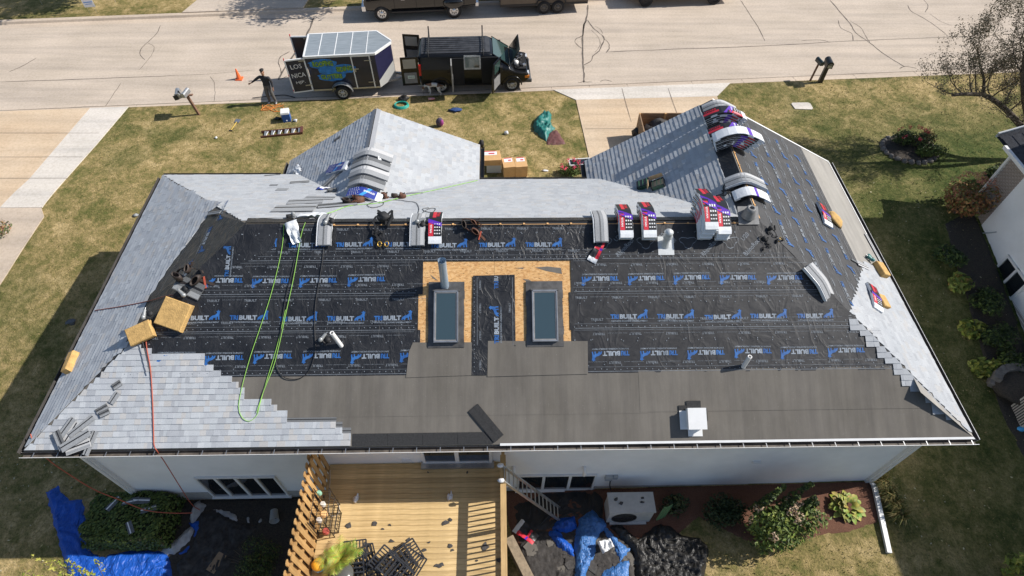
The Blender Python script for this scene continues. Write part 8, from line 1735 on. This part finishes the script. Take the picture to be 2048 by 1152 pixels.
# signs and marker flags on the far lawn
def sign(label, px, py, nm, m, h, w, hh):
    p_ = at(px, py, .2); t = thing(nm, label, 'sign' if nm == 'yard_sign' else 'flag', TR(p_.x, p_.y, .15, R(10))); b = MB()
    for x in ((-w / 3, w / 3) if w > .3 else (0,)): b.tube([(x, 0, -.05), (x, 0, h)], .006, 5)
    b.build('wire_stake', M_metal, t); b = MB(); b.box((0 if w > .3 else w / 2, 0, h - hh / 2), (w, .008, hh)); b.build('panel', m, t)
    if nm == 'yard_sign': b = MB(); b.box((0, -.006, h - hh * .35), (w * .8, .004, hh * .12)); b.box((0, -.006, h - hh * .6), (w * .6, .004, hh * .08)); b.build('printed_lines', mat('sign_blue', (.1, .25, .6), .5), t)
sign('white yard sign with blue print on the far lawn', 186, 24, 'yard_sign', M_wwhite, .75, .55, .42)
M_fblue = mat('flag_blue', (.05, .15, .6), .6)
for k, (px, py) in enumerate(((84, 8), (159, 5), (231, 4))): sign('%s of three small blue marker flags on the far lawn' % ('leftmost', 'middle', 'rightmost')[k], px, py, 'marker_flag', M_fblue, .5, .12, .1)
q = gat(165, 648); b = MB(); b.blob((0, 0, .05), (.16, .12, .06), 8, .9); tag(b.build('shingle_scrap', M_sdark, None, gat(145, 646)), 'dark scrap on the shaded grass left of the house', 'scrap'); b = MB(); b.blob((0, 0, .04), (.12, .08, .04), 8, .9, seed=4); tag(b.build('shingle_scrap', M_sgrey, None, gat(272, 432)), 'grey scrap on the sunny grass beside the left gutter', 'scrap')
q = gat(545, 217); rnd = random.Random(5); b = MB(); b.tube(smooth_path([(rnd.uniform(-.5, .5), rnd.uniform(-.35, .35), .03) for k in range(16)], 5), .012, 5); tag(b.build('tangled_cord', mat('orange_cord', (.75, .25, .05), .6), None, q), 'tangled thin orange extension cord on the grass above the cooler', 'rope')  # orange extension cord lying in a tangle
GF = Frame((0, 0, -1.08), (1, 0, 0), (0, 1, 0))
scrap('torn white, red and purple shingle wrapper in the rubbish beside the deck', GF, 1052, 1066, (.7, .45), R(-40), [M_wrap, M_wblack, M_wred, M_purple], 11, .0, .12); scrap('crumpled white and tan paper on the torn felt between the blue tarps', GF, 1212, 1092, (.4, .35), R(20), [M_wrap], 12, .02, .14)
q = gat(433, 277); b = MB(); b.blob((0, 0, .05), (.06, .06, .05), 8, .3); tag(b.build('white_ball', M_paper, None, q), 'small white ball on the lawn below the shovel', 'ball')
coil('black hose lying along the kerb beside the person', 520, 197, .01, M_hblack, 1) if False else None
hose('black hose lying on the gutter pan by the person and trailer door', [(0, 505, 196, .05), (0, 530, 193, .06), (0, 552, 191, .05), (0, 570, 190, .03), (0, 590, 195, .03)], .02, M_hblack)
# ---------------------------------------------------------------- grass blades and fallen leaves (uncountable)
rnd = random.Random(77); b = MB(); tn = []
def clear(x, y):
    if .3 < x < W - .2 and .3 < y < 10.8: return False
    if y > yn(x) - .05: return False
    if 15.2 < x < 22.6 and y > 10: return False
    if x < -5.7 and y > 7: return False
    if 11.4 < x < 23.3 and y < .6 and y > -1.3: return False
    if .2 < x < 12 and y < .7: return False
    return True
for i in range(60000):
    x = rnd.uniform(-14, 40); y = rnd.uniform(-3.5, 21.5)
    if not clear(x, y): continue
    z = ground(x, y); a = rnd.uniform(0, 6.28); h = rnd.uniform(.03, .075); w = .014; dx, dy = math.cos(a), math.sin(a); lx, ly = rnd.uniform(-.05, .05), rnd.uniform(-.05, .05)
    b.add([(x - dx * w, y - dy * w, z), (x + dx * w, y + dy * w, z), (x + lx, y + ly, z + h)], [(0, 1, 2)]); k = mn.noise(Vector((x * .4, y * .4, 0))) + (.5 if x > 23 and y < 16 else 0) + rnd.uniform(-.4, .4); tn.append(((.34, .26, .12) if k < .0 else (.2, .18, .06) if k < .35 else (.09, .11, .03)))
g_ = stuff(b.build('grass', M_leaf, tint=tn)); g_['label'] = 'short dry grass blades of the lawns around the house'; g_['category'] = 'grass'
b = MB(); tn = []
for i in range(900):
    x = rnd.uniform(22.5, 32) if i % 3 else rnd.uniform(-5, .3); y = rnd.uniform(-3.3, 13) if i % 3 else rnd.uniform(-3, 3)
    if not clear(x, y): continue
    leafcloud(b, tn, (x, y, ground(x, y) + .03), (.01, .01, .005), 1, .07, [(.4, .33, .15), (.3, .2, .08), (.5, .45, .3)], i, flat=2)
g_ = stuff(b.build('fallen_leaves', M_leaf, tint=tn)); g_['label'] = 'small fallen leaves scattered on the shaded grass'; g_['category'] = 'leaves'
